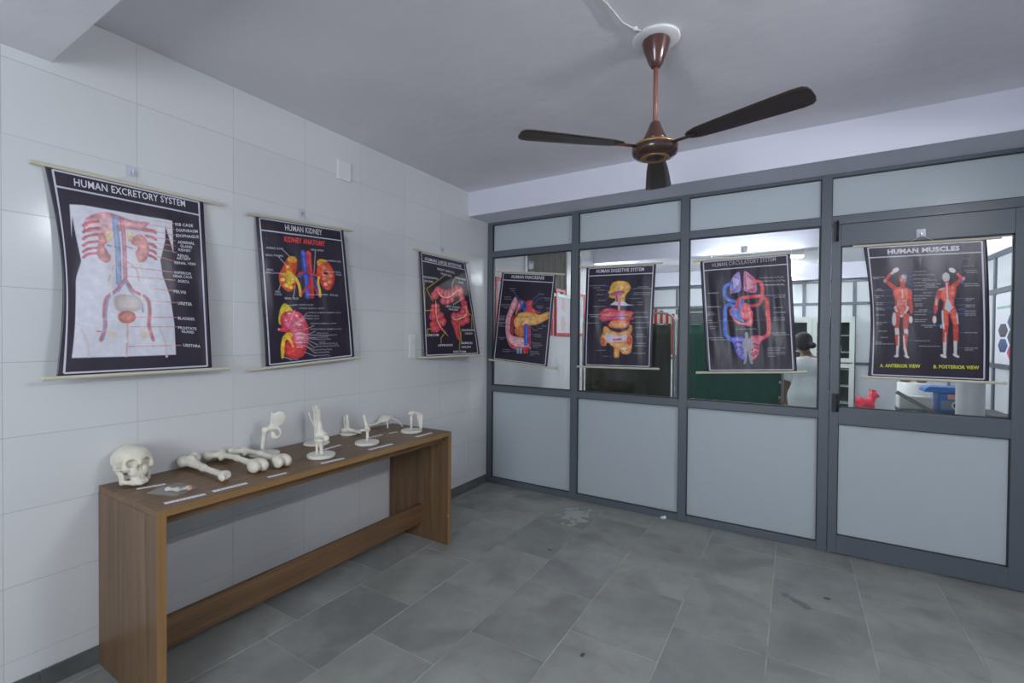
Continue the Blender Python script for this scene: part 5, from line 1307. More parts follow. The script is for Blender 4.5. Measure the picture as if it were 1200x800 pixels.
# small chip of plaster on the sill of the partition
chip = organic('plaster_chip', lambda p: smins(0.01, s_ell(p, (0, 0, 0.012), (0.022, 0.012, 0.012)), s_ell(p, (0.014, 0, 0.02), (0.01, 0.01, 0.014))), (-0.04, -0.03, -0.01), (0.04, 0.03, 0.05), 0.004, M['plastic_white'])
chip.location = (1.72, -0.018, -0.002)
tag(chip, 'small white plaster chip lying on floor against the partition sill', 'plaster chip')

# ------------------------------------------------------------------ wall plates
def plate(name, y0, y1, z0, z1, label, cat, mods):
    o = empty(name, (0.0, (y0 + y1) / 2, z0), 0, label, cat)
    w = (y1 - y0) / 2; hh = z1 - z0
    MB().box((0.0005, -w, 0), (0.012, w, hh)).build('cover_plate', M['plastic_white'], o, bevel=0.003)
    for (a, b, c, d, mm) in mods:
        MB().box((0.010, -w + a, b), (0.016, -w + c, d)).build('rocker_switch' if mm == 0 else 'socket_face', M['plastic_white'] if mm == 0 else M['plastic_grey'], o, bevel=0.0015)
    return o
plate('junction_cover', -1.775, -1.662, 2.478, 2.605, 'blank white square wall plate high on the tiled wall', 'wall plate', [(0.008, 0.008, 0.105, 0.119, 0)])
plate('switch_board', -1.098, -1.028, 1.262, 1.452, 'white switchboard on tiled wall beside the large intestine poster', 'switchboard',
      [(0.012, 0.11, 0.034, 0.17, 0), (0.038, 0.11, 0.060, 0.17, 0), (0.012, 0.02, 0.060, 0.08, 0)])
# ------------------------------------------------------------------ bench table
TX0, TX1, TY0, TY1, TH = 0.0115, 0.572, -3.006, -1.266, 0.782
table = empty('console_table', (0.29, -2.136, 0), 0, 'long brown wood laminate table against the tiled wall holding bone models', 'table')
def tpart(nm, a, b, m, bev=0.001):
    o = MB().box(tuple(a[i] - (0.29, -2.136, 0)[i] for i in range(3)), tuple(b[i] - (0.29, -2.136, 0)[i] for i in range(3))).build(nm, m, table, bev)
    return o
tpart('table_top', (TX0, TY0 + 0.001, TH - 0.028), (TX1 - 0.002, TY1 - 0.001, TH), M['wood_long'])
tpart('edge_strip', (TX1 - 0.002, TY0 + 0.03, TH - 0.028), (TX1, TY1 - 0.001, TH), M['wood_edge'], 0)
tpart('side_panel', (TX0, TY0, 0.0), (TX1 - 0.002, TY0 + 0.030, TH - 0.028), M['wood_side'])
tpart('side_panel', (TX0, TY1 - 0.030, 0.0), (TX1 - 0.002, TY1, TH - 0.028), M['wood_side'])
tpart('edge_strip', (TX1 - 0.002, TY0, 0.0), (TX1, TY0 + 0.030, TH), M['wood_edge_v'], 0)
tpart('edge_strip', (TX1 - 0.002, TY1 - 0.030, 0.0), (TX1, TY1, TH - 0.028), M['wood_edge_v'], 0)
tpart('stretcher', (0.310, TY0 + 0.030, 0.105), (0.332, TY1 - 0.030, 0.242), M['wood_long'])
tpart('apron', (0.500, TY0 + 0.030, TH - 0.075), (0.516, TY1 - 0.030, TH - 0.028), M['wood_long'])

def bone(name, fn, lo, hi, h, m, loc, rz, label, cat, parts=None):
    o = organic(name, fn, lo, hi, h, m)
    o.location = loc; o.rotation_euler = (0, 0, rz)
    return tag(o, label, cat)

# --- skull (metres, face towards +x)
def skull_fn(p):
    q = p * 100.0
    ct, st_ = math.cos(math.radians(6)), math.sin(math.radians(6))
    q = np.stack([q[..., 0] * ct + (q[..., 2] - 1.0) * st_, q[..., 1], -q[..., 0] * st_ + (q[..., 2] - 1.0) * ct + 1.0], -1)
    y = np.abs(q[..., 1]); s = np.stack([q[..., 0], y, q[..., 2]], -1)
    cr = smins(1.5, s_ell(s, (-1.8, 0, 11.9), (8.2, 6.6, 5.8)), s_ell(s, (-4.4, 0, 11.0), (5.4, 6.2, 5.0)), s_ell(s, (3.0, 0, 12.6), (3.9, 5.2, 4.2)))
    brow = s_cap(s, (6.4, 1.0, 11.6), (5.4, 4.2, 11.3), 0.9, 0.8)
    maxi = s_box(s, (5.0, 0, 7.0), (2.7, 3.3, 2.9), 1.8)
    nasal = s_cap(s, (6.9, 0, 11.4), (7.6, 0, 9.6), 0.75, 0.6)
    cheek = s_ell(s, (5.2, 4.3, 8.3), (1.7, 1.5, 1.7))
    rim = s_cap(s, (5.5, 4.6, 8.6), (4.9, 4.9, 11.2), 0.7, 0.6)
    d = smins(1.0, cr, brow, maxi, nasal, cheek, rim)
    base = s_ell(s, (-1.5, 0, 6.4), (4.5, 4.2, 2.2))
    mast = s_cap(s, (-2.2, 5.0, 8.0), (-1.6, 4.9, 5.6), 1.3, 0.7)
    d = smins(0.9, d, base, mast)
    # hollow behind the cheek, eye sockets, nose
    d = ssub(d, s_ell(s, (2.4, 6.6, 8.4), (2.6, 2.3, 2.6)), 0.7)
    d = ssub(d, s_ell(s, (6.9, 2.85, 10.1), (2.9, 1.85, 1.65), (0, 0, 18)), 0.4)
    d = ssub(d, s_ell(s, (7.9, 0.62, 8.0), (1.9, 0.72, 1.5)), 0.25)
    d = smin(d, s_cap(s, (7.0, 0, 6.9), (7.2, 0, 9.0), 0.18), 0.1)
    arch = smin(s_cap(s, (5.2, 4.9, 8.0), (2.0, 6.3, 7.9), 0.55, 0.5), s_cap(s, (2.0, 6.3, 7.9), (-1.6, 6.0, 8.0), 0.5, 0.7), 0.3)
    d = smin(d, arch, 0.5)
    # teeth
    for k in range(7):
        a = 0.16 + k * 0.22
        cx = 4.3 + 3.0 * math.cos(a * 1.02); cy = 2.5 * math.sin(a)
        d = smin(d, s_cap(s, (cx, cy, 5.5), (cx + 0.05, cy, 4.35), 0.36, 0.32), 0.12)
        d = smin(d, s_cap(s, (cx - 0.1, cy, 4.05), (cx - 0.1, cy, 2.9), 0.32, 0.34), 0.12)
    # lower jaw
    jaw = smins(0.8, s_cap(s, (6.6, 0.0, 1.6), (5.9, 2.0, 1.6), 1.15, 1.05), s_cap(s, (5.9, 2.0, 1.7), (1.2, 4.4, 2.0), 1.05, 0.9), s_cap(s, (1.0, 4.5, 1.8), (-0.4, 5.0, 7.4), 1.0, 0.55),
                s_cap(s, (2.0, 4.5, 2.6), (2.4, 4.9, 6.6), 0.9, 0.4), s_ell(s, (7.1, 0, 1.3), (0.9, 1.6, 1.0)))
    jaw = smin(jaw, s_ell(s, (1.2, 4.7, 4.0), (1.9, 0.5, 2.4)), 0.5)
    d = smin(d, jaw, 0.25)
    return d / 100.0
bone('skull', skull_fn, (-0.135, -0.082, -0.006), (0.115, 0.082, 0.210), 0.0028, M['bone'], (0.112, -2.914, TH + 0.001 - 0.004), math.radians(0),
     'life-size ivory human skull facing the room at the near table end', 'skull')

def femur_fn(sg):
    def fn(p):
        s = p * np.array([1, sg, 1])
        sh = smins(0.02, s_cap(s, (0.05, 0, 0.034), (0.20, 0, 0.040), 0.0155, 0.0125), s_cap(s, (0.20, 0, 0.040), (0.36, 0, 0.032), 0.0125, 0.018))
        con = smin(s_ell(s, (0.388, -0.021, 0.030), (0.040, 0.0215, 0.030)), s_ell(s, (0.388, 0.022, 0.030), (0.040, 0.0225, 0.030)), 0.012)
        con = smin(con, s_cap(s, (0.335, 0, 0.034), (0.372, 0, 0.034), 0.018, 0.030), 0.02)
        con = ssub(con, s_ell(s, (0.428, 0, 0.045), (0.02, 0.009, 0.02)), 0.006)
        head = smin(s_ell(s, (0.020, -0.055, 0.034), (0.024, 0.024, 0.024)), s_cap(s, (0.020, -0.050, 0.034), (0.048, -0.004, 0.034), 0.014, 0.017), 0.012)
        tro = s_ell(s, (0.028, 0.010, 0.034), (0.032, 0.018, 0.024))
        les = s_ell(s, (0.075, -0.018, 0.022), (0.013, 0.010, 0.012))
        return smins(0.016, sh, con, head, tro, les)
    return fn
bone('femur', femur_fn(1), (-0.02, -0.095, -0.01), (0.45, 0.06, 0.075), 0.005, M['bone'], (0.005, -2.515, TH + 0.0005), math.radians(-1), 'white thigh bone lying across the table, nearer to the skull of the pair', 'bone')
bone('femur', femur_fn(1), (-0.02, -0.095, -0.01), (0.45, 0.06, 0.075), 0.005, M['bone'], (0.022, -2.405, TH + 0.0005), math.radians(-1), 'white thigh bone lying across the table in front of the hip joint stand', 'bone')
def tibia_fn(p):
    s = p
    sh = smins(0.02, s_cap(s, (0.06, 0, 0.034), (0.18, 0.0, 0.026), 0.023, 0.0135), s_cap(s, (0.18, 0.0, 0.026), (0.36, 0.0, 0.024), 0.0135, 0.0135))
    top = smins(0.015, s_ell(s, (0.028, 0.027, 0.040), (0.026, 0.028, 0.034)), s_ell(s, (0.028, -0.024, 0.036), (0.026, 0.026, 0.028)), s_ell(s, (0.06, 0, 0.055), (0.03, 0.014, 0.014)))
    end = smin(s_ell(s, (0.382, 0, 0.024), (0.026, 0.026, 0.022)), s_ell(s, (0.398, -0.018, 0.020), (0.022, 0.010, 0.016)), 0.01)
    end = ssub(end, s_ell(s, (0.412, 0.004, 0.028), (0.014, 0.016, 0.012)), 0.006)
    return smins(0.016, sh, top, end)
bone('tibia', tibia_fn, (-0.01, -0.07, -0.01), (0.44, 0.075, 0.09), 0.005, M['bone'], (0.018, -2.668, TH + 0.001), math.radians(-1.5), 'white shin bone lying across the table beside the polythene bag', 'bone')

# --- polythene bag of little bones
bag = empty('polythene_bag', (0.36, -2.868, TH), 0, 'clear polythene bag with small bones inside lying near the table corner', 'bag')
n = 14
bv = []; bf = []
for i in range(n + 1):
    for j in range(n + 1):
        u, v = i / n * 2 - 1, j / n * 2 - 1
        e = max(0, (1 - u ** 4)) * max(0, (1 - v ** 4))
        z = 0.003 + 0.030 * e ** 0.6 * (0.55 + 0.45 * math.exp(-((u - 0.35) ** 2 + (v - 0.1) ** 2) * 2)) + 0.003 * math.sin(7 * u + 3 * v) * e
        bv.append((u * 0.075, v * 0.055, z))
        
for j in range(n):
    for i in range(n):
        k = lambda a, b: a * (n + 1) + b
        bf.append((k(i, j), k(i + 1, j), k(i + 1, j + 1), k(i, j + 1)))
nb = len(bv)
bv += [(x, y, 0.001) for x, y, z in bv]
bf += [tuple(nb + q for q in reversed(f)) for f in list(bf)]
bsk = MB().add(bv, bf).build('bag_film', M['bag'], bag, smooth=True)
MB().box((-0.078, -0.055, 0.002), (-0.074, 0.055, 0.0035)).build('bag_seal', M['bag'], bag)
bag.rotation_euler = (0, 0, math.radians(20))
for k, (dx, dy, sc, rz, lab) in enumerate(((0.372, -2.875, 1.0, 20, 'knobbly little bone in the polythene bag, nearest the skull'), (0.40, -2.845, 0.9, 80, 'pale little bone in the middle of the polythene bag'), (0.405, -2.822, 0.8, 150, 'tan little bone in the polythene bag, nearest the shin bone'))):
    f = lambda p: smins(0.006, s_cap(p, (-0.018, 0, 0.008), (0.016, 0.004, 0.008), 0.005, 0.006), s_ell(p, (-0.02, 0, 0.009), (0.009, 0.011, 0.008)), s_ell(p, (0.018, 0.004, 0.009), (0.008, 0.009, 0.008)))
    o = bone('small_bone', f, (-0.04, -0.025, -0.004), (0.04, 0.025, 0.025), 0.003, M['bone'] if k < 2 else mat('tan_bone', (206, 170, 132), 0.5), (dx, dy, TH + 0.0022), math.radians(rz), lab, 'bone')
    o.scale = (sc * 1.05, sc * 1.25, sc * 1.1)

# --- joint models on round stands. Local x runs along the camera's right, so the shapes read as in the photo
RZ = math.radians(31.28)
def stand(name, loc, label, r, cat='anatomical model', th=0.012):
    o = empty(name, (loc[0], loc[1], TH), RZ, label, cat)
    MB().lathe([(r - 0.003, 0.0004), (r, 0.003), (r, th - 0.003), (r - 0.003, th)], n=36).build('round_base', M['stand'], o, smooth=False)
    return o
hip = stand('hip_joint_model', (0.107, -2.322), 'white hip joint model with pelvis wing on a round base behind the thigh bones', 0.079)
organic('femur_shaft', lambda p: smins(0.012, s_cap(p, (-0.012, 0, 0.008), (0.006, 0, 0.135), 0.0105, 0.0125), s_ell(p, (0.004, 0, 0.140), (0.016, 0.014, 0.015)), s_cap(p, (0.006, 0, 0.13), (0.036, 0, 0.148), 0.011, 0.012), s_ell(p, (0.038, 0, 0.150), (0.017, 0.017, 0.017))), (-0.05, -0.03, 0), (0.07, 0.03, 0.18), 0.004, M['bone_white'], hip)
def pelvis_fn(p):
    ring = s_ring(p, (0.066, 0.004, 0.122), 0.026, 0.0065, 1, 0.9)
    acet = s_ell(p, (0.044, 0.004, 0.152), (0.022, 0.018, 0.02))
    isch = s_ell(p, (0.050, 0.004, 0.104), (0.012, 0.012, 0.018))
    blade = s_ell(p, (0.074, 0.012, 0.196), (0.036, 0.009, 0.046), (12, 18, 25))
    edge = s_cap(p, (0.042, 0.0, 0.165), (0.045, -0.004, 0.232), 0.007, 0.006)
    return smins(0.012, ring, acet, isch, blade, edge)
organic('hip_bone', pelvis_fn, (-0.0, -0.045, 0.07), (0.13, 0.06, 0.26), 0.004, M['bone_white'], hip)

knee = stand('knee_joint_model', (0.402, -2.178), 'white knee joint model on a round base near the front edge of the table', 0.073, th=0.018)
organic('shin_bones', lambda p: smins(0.008, s_cap(p, (0.004, 0, 0.012), (-0.002, 0, 0.078), 0.0085, 0.012), s_cap(p, (-0.024, 0.002, 0.012), (-0.024, 0.002, 0.075), 0.0068, 0.008), s_ell(p, (-0.008, 0, 0.090), (0.030, 0.022, 0.013))), (-0.06, -0.04, 0.0), (0.05, 0.04, 0.12), 0.004, M['bone_white'], knee)
organic('thigh_bone', lambda p: smins(0.012, s_ell(p, (-0.020, 0, 0.118), (0.018, 0.022, 0.018)), s_ell(p, (0.014, 0, 0.118), (0.017, 0.022, 0.018)), s_cap(p, (-0.006, 0, 0.125), (-0.008, 0, 0.182), 0.020, 0.0105)), (-0.06, -0.04, 0.08), (0.05, 0.04, 0.21), 0.004, M['bone_white'], knee)
organic('kneecap', lambda p: s_ell(p, (0.032, -0.014, 0.104), (0.017, 0.011, 0.019)), (0, -0.04, 0.07), (0.06, 0.01, 0.14), 0.004, M['bone_white'], knee)

hand = stand('hand_skeleton_model', (0.125, -2.005), 'white hand skeleton model standing upright behind the knee joint model', 0.075)
def hand_fn(p):
    ds = [s_cap(p, (-0.008, 0, 0.008), (-0.006, 0, 0.10), 0.0075, 0.011), s_cap(p, (0.012, 0, 0.008), (0.012, 0, 0.10), 0.0065, 0.009)]
    for x, z in ((-0.014, 0.113), (0.0, 0.112), (0.014, 0.113), (-0.008, 0.125), (0.007, 0.126), (0.019, 0.124)):
        ds.append(s_ell(p, (x, 0, z), (0.009, 0.009, 0.008)))
    d = smins(0.006, *ds)
    for k, (x0, x1, L) in enumerate(((-0.012, -0.014, 1.0), (0.0, 0.0, 1.06), (0.010, 0.012, 1.0), (0.020, 0.024, 0.86))):
        z = 0.132; seg = [0.040, 0.028, 0.018, 0.013]
        for i, l in enumerate(seg):
            l *= L
            d = smin(d, s_cap(p, (x0 + (x1 - x0) * i / 4, -0.004 * i, z + 0.002), (x0 + (x1 - x0) * (i + 1) / 4, -0.004 * (i + 1), z + l - 0.002), 0.0058, 0.0046), 0.003)
            z += l
    for a, b in (((-0.020, 0, 0.122), (-0.032, -0.008, 0.150)), ((-0.033, -0.009, 0.153), (-0.038, -0.012, 0.175)), ((-0.038, -0.013, 0.178), (-0.040, -0.014, 0.193))):
        d = smin(d, s_cap(p, a, b, 0.0058, 0.005), 0.003)
    return d
organic('hand_bones', hand_fn, (-0.06, -0.04, 0), (0.05, 0.03, 0.27), 0.0034, M['bone_white'], hand)

foot = stand('ankle_joint_model', (0.062, -1.715), 'white ankle and foot skeleton model on a round base against the wall', 0.058)
organic('leg_bones', lambda p: smins(0.006, s_cap(p, (-0.012, 0, 0.125), (-0.006, 0, 0.045), 0.009, 0.013), s_cap(p, (-0.034, 0.004, 0.118), (-0.028, 0.004, 0.04), 0.006, 0.0075)), (-0.06, -0.03, 0.02), (0.03, 0.03, 0.15), 0.004, M['bone_white'], foot)
def foot_fn(p):
    d = smins(0.01, s_ell(p, (-0.030, 0, 0.026), (0.026, 0.017, 0.016)), s_ell(p, (-0.004, 0, 0.034), (0.02, 0.017, 0.014)), s_ell(p, (0.024, 0, 0.028), (0.018, 0.02, 0.011)))
    for k, y in enumerate((-0.018, -0.009, 0.0, 0.009, 0.018)):
        d = smin(d, s_cap(p, (0.032, y * 0.8, 0.027), (0.066, y * 1.3, 0.018), 0.005, 0.0055), 0.003)
        d = smin(d, s_cap(p, (0.069, y * 1.35, 0.018), (0.088 - 0.003 * k, y * 1.5, 0.016), 0.0048, 0.0045), 0.002)
    return d
organic('foot_bones', foot_fn, (-0.065, -0.04, 0.005), (0.105, 0.04, 0.06), 0.0036, M['bone_white'], foot)

elbow = stand('elbow_joint_model', (0.374, -1.836), 'white elbow joint model on a round base in the middle of the front edge', 0.072, th=0.016)
MB().tube([(0.002, 0, 0.012), (0.002, 0, 0.078)], 0.0085, 12).build('support_rod', M['stand'], elbow, smooth=True)
organic('arm_bones', lambda p: smins(0.006, s_cap(p, (0.0, 0, 0.100), (-0.020, 0, 0.172), 0.011, 0.0085), s_ell(p, (0.0, 0, 0.096), (0.014, 0.022, 0.013)), s_cap(p, (0.004, 0, 0.084), (-0.034, -0.012, 0.086), 0.0085, 0.0065), s_cap(p, (0.004, 0.01, 0.080), (-0.030, 0.010, 0.080), 0.007, 0.006), s_ell(p, (0.008, 0, 0.088), (0.012, 0.014, 0.014))), (-0.06, -0.04, 0.055), (0.04, 0.04, 0.2), 0.004, M['bone_white'], elbow)

def arch_fn(p):
    d = smins(0.012, s_ell(p, (0.0, 0, 0.066), (0.046, 0.040, 0.014), (30, -12, 0)), s_ell(p, (-0.038, 0, 0.044), (0.036, 0.032, 0.012), (20, -34, 0)))
    for a, b, r in (((0.020, -0.012, 0.074), (0.030, -0.034, 0.006), 0.0068), ((-0.05, -0.01, 0.032), (-0.14, -0.02, 0.008), 0.0075), ((-0.05, 0.014, 0.032), (-0.135, 0.01, 0.008), 0.0065), ((0.030, 0.01, 0.072), (0.085, 0.02, 0.048), 0.007), ((0.085, 0.02, 0.048), (0.122, 0.024, 0.006), 0.006), ((0.03, 0.0, 0.074), (0.058, -0.004, 0.084), 0.006)):
        d = smin(d, s_cap(p, a, b, r, r * 0.85), 0.006)
    return d
arch = bone('arched_bone_model', arch_fn, (-0.17, -0.06, -0.005), (0.15, 0.06, 0.11), 0.004, M['bone_white'], (0.092, -1.425, TH + 0.0005), RZ, 'arched white bone model standing on thin legs at the far back of the table', 'anatomical model')

sh = stand('shoulder_joint_model', (0.352, -1.428), 'white shoulder joint model with hanging shoulder blade at the far table end', 0.071, th=0.016)
MB().tube([(-0.001, 0, 0.012), (-0.001, 0, 0.118)], 0.008, 12).build('arm_bone', M['bone_white'], sh, smooth=True)
organic('arm_bone_head', lambda p: smins(0.006, s_ell(p, (0.002, 0, 0.128), (0.018, 0.018, 0.017)), s_ell(p, (-0.012, -0.004, 0.126), (0.010, 0.010, 0.012))), (-0.035, -0.03, 0.1), (0.035, 0.03, 0.16), 0.004, M['bone_white'], sh)
def blade_fn(p):
    x = p[..., 0]; z = p[..., 2]
    tri = np.maximum.reduce([0.030 - x - (z - 0.13) * 0.26 - 0.0, x - 0.080 + (0.11 - z) * 0.06, z - 0.142 + (x - 0.03) * 0.35, 0.022 - z])
    sheet = np.abs(p[..., 1] - 0.004 + (x - 0.05) * 0.25) - 0.0045
    d = np.maximum(tri, sheet)
    return smins(0.008, d, s_cap(p, (0.016, 0, 0.132), (0.07, -0.012, 0.126), 0.0065, 0.005), s_cap(p, (0.012, -0.008, 0.142), (0.04, -0.012, 0.132), 0.0055))
organic('shoulder_blade', blade_fn, (-0.01, -0.045, 0.01), (0.105, 0.045, 0.17), 0.0036, M['bone_white'], sh)

# --- paper name strips
strips = [((0.206, -2.938), (0.230, -2.841), 0.017, 'white paper name strip beside the skull'), ((0.498, -2.953), (0.516, -2.814), 0.020, 'white paper name strip in front of the polythene bag'),
          ((0.508, -2.781), (0.515, -2.642), 0.020, 'white paper name strip in front of the shin bone'), ((0.513, -2.545), (0.518, -2.456), 0.018, 'white paper name strip in front of the thigh bones'),
          ((0.517, -2.262), (0.530, -2.131), 0.020, 'white paper name strip in front of the knee joint model'), ((0.280, -2.068), (0.262, -1.940), 0.018, 'white paper name strip between the hand and knee models'),
          ((0.500, -1.931), (0.502, -1.752), 0.022, 'white paper name strip in front of the elbow joint model'), ((0.490, -1.530), (0.486, -1.374), 0.022, 'white paper name strip in front of the shoulder joint model'),
          ((0.256, -1.718), (0.252, -1.600), 0.018, 'white paper name strip behind the elbow joint model'), ((0.292, -2.368), (0.274, -2.304), 0.016, 'white paper name strip just right of the hip joint model'),
          ((0.262, -1.545), (0.268, -1.478), 0.018, 'white paper name strip tucked left of the shoulder joint model')]
for (a, b, w, lab) in strips:
    w *= 1.25
    A = Vector((a[0], a[1], 0)); B = Vector((b[0], b[1], 0)); L = (B - A).length
    o = empty('name_strip', ((A.x + B.x) / 2, (A.y + B.y) / 2, TH), math.atan2(B.y - A.y, B.x - A.x), lab, 'paper strip')
    MB().box((-L / 2, -w / 2, 0.0003), (L / 2, w / 2, 0.0010)).build('paper', M['paper'], o)
    mb = MB(); x = -L / 2 + 0.012
    rr = random.Random(int(L * 1e4))
    while x < L / 2 - 0.02:
        l = rr.uniform(0.006, 0.018)
        mb.box((x, -0.0016, 0.0010), (min(x + l, L / 2 - 0.01), 0.0016, 0.0012)); x += l + 0.004
    mb.build('printed_line', M['ink'], o)
# ------------------------------------------------------------------ posters
CAMX, CAMY, CAMZ = 2.5937, -3.7945, 1.45
ASP = 1.43
def wallpt(y, z, x):
    """a point seen at (0,y,z) on the tiled wall, hanging x in front of it"""
    t = 1 - x / CAMX
    return Vector((x, CAMY + (y - CAMY) * t, CAMZ + (z - CAMZ) * t))
def glasspt(x, z, y=-0.03):
    t = 1 + (y + 0.03) / (CAMY + 0.03) * -1.0
    t = (y - CAMY) / (-0.03 - CAMY)
    return Vector((CAMX + (x - CAMX) * t, y, CAMZ + (z - CAMZ) * t))

def crom(P, closed, n=5):
    P = np.array(P, float); N = len(P); out = []
    rngi = range(N) if closed else range(N - 1)
    for i in rngi:
        if closed:
            a, b, c, d = P[(i - 1) % N], P[i], P[(i + 1) % N], P[(i + 2) % N]
        else:
            a, b, c, d = P[max(i - 1, 0)], P[i], P[i + 1], P[min(i + 2, N - 1)]
        for k in range(n):
            t = k / n
            out.append(0.5 * ((2 * b) + (-a + c) * t + (2 * a - 5 * b + 4 * c - d) * t * t + (-a + 3 * b - 3 * c + d) * t ** 3))
    if not closed:
        out.append(P[-1])
    return np.array(out)

def raster(items, NU, NV, wash=0.0, mottle=0.9):
    """paints the printed picture as linear colours on a grid of poster coordinates"""
    u = np.linspace(0, 1, NU); v = np.linspace(0, 1, NV)
    X, Y = np.meshgrid(u, v * ASP, indexing='ij')
    img = np.empty((NU, NV, 3)); img[:] = lin((36, 29, 48))
    cov = np.zeros((NU, NV))
    px = 1.0 / NU
    r_ = random.Random(3)
    def ltone(h):
        c = [int(h[i:i + 2], 16) for i in (0, 2, 4)]
        if wash and sum(c) > 200:
            c = [a * (1 - wash) + b * wash for a, b in zip(c, (214, 212, 224))]
        return lin(c)
    def region(pts, pad):
        x0, y0 = pts.min(0) - pad; x1, y1 = pts.max(0) + pad
        i0 = max(0, int(x0 / px)); i1 = min(NU, int(x1 / px) + 2)
        pv = ASP / (NV - 1)
        j0 = max(0, int(y0 / pv)); j1 = min(NV, int(y1 / pv) + 2)
        return slice(i0, max(i1, i0)), slice(j0, max(j1, j0))
    def put(sl, a, c):
        img[sl] = img[sl] * (1 - a[..., None]) + (c if np.ndim(c) == 3 else np.array(c)) * a[..., None]
        cov[sl] = np.maximum(cov[sl], a)
    def segdist(x, y, P, w=None):
        best = np.full(x.shape, 9.0)
        for i in range(len(P) - 1):
            a, b = P[i], P[i + 1]; d = b - a; L = d @ d + 1e-12
            t = np.clip(((x - a[0]) * d[0] + (y - a[1]) * d[1]) / L, 0, 1)
            e = np.hypot(x - a[0] - t * d[0], y - a[1] - t * d[1])
            if w is not None:
                e = e - (w[i] + (w[i + 1] - w[i]) * t)
            best = np.minimum(best, e)
        return best
    for it in items:
        k = it[0]
        if k in 'ph':
            P = np.array([(a, b * ASP) for a, b in it[2]])
            if k == 'p':
                P = crom(P, True, 4)
            sl = region(P, 2 * px); x, y = X[sl], Y[sl]
            if x.size == 0: continue
            d = segdist(x, y, np.vstack([P, P[:1]]))
            ins = np.zeros(x.shape, bool)
            Q = np.roll(P, -1, 0)
            for a, b in zip(P, Q):
                if a[1] != b[1]:
                    ins ^= ((a[1] > y) != (b[1] > y)) & (x < (b[0] - a[0]) * (y - a[1]) / (b[1] - a[1]) + a[0])
            sd = np.where(ins, d, -d)
            al = np.clip(sd / px + 0.5, 0, 1)
            c = np.array(ltone(it[1]))
            if k == 'p' and it[3]:
                t = np.clip(sd / max(it[4], 1e-4), 0, 1); t = t * t * (3 - 2 * t)
                c = c * (1 - t[..., None]) + np.array(ltone(it[3])) * t[..., None]
            put(sl, al, c)
        elif k == 's':
            P = np.array([(a, b * ASP) for a, b in it[4]])
            if it[5] and len(P) > 2:
                P = crom(P, False, 5)
            w0 = it[2] / 2; w1 = (it[3] or it[2]) / 2
            w = np.linspace(w0, w1, len(P))
            sl = region(P, max(w0, w1) + 2 * px)
            if X[sl].size == 0: continue
            d = segdist(X[sl], Y[sl], P, w)
            al = np.clip(-d / px + 0.5, 0, 1) * min(1.0, 2 * max(w0, w1) / px + 0.25)
            put(sl, al, ltone(it[1]))
        elif k == 'c':
            # rows of small print too fine to read
            (a, b) = it[2]
            x = a[0]
            while x < b[0]:
                l = min(r_.uniform(0.012, 0.04), b[0] - x)
                P = np.array([(x, a[1] * ASP), (x + l, (a[1] + (b[1] - a[1]) * (x - a[0]) / max(1e-6, b[0] - a[0])) * ASP)])
                sl = region(P, 3 * px)
                if X[sl].size:
                    d = segdist(X[sl], Y[sl], P) - 0.0042
                    put(sl, np.clip(-d / px + 0.5, 0, 1) * 0.62, lin(it[1]))
                x += l + 0.012
    def field(n):
        a = rng.random((n + 2, int(n * ASP) + 3))
        x = X * n; y = Y * n
        i = x.astype(int); j = y.astype(int); fx = x - i; fy = y - j
        fx = fx * fx * (3 - 2 * fx); fy = fy * fy * (3 - 2 * fy)
        return (a[i, j] * (1 - fx) + a[i + 1, j] * fx) * (1 - fy) + (a[i, j + 1] * (1 - fx) + a[i + 1, j + 1] * fx) * fy
    mot = 0.55 * field(26) + 0.45 * field(60) - 0.5
    sat = img.max(-1) - img.min(-1)
    k = np.clip(sat * 3, 0, 1) * mottle
    img = img * (1 + (mot * k)[..., None])
    img = img + (np.clip(mot - 0.18, 0, 1) * k)[..., None] * np.array([0.5, 0.35, 0.3])
    return np.clip(img, 0, 1), cov

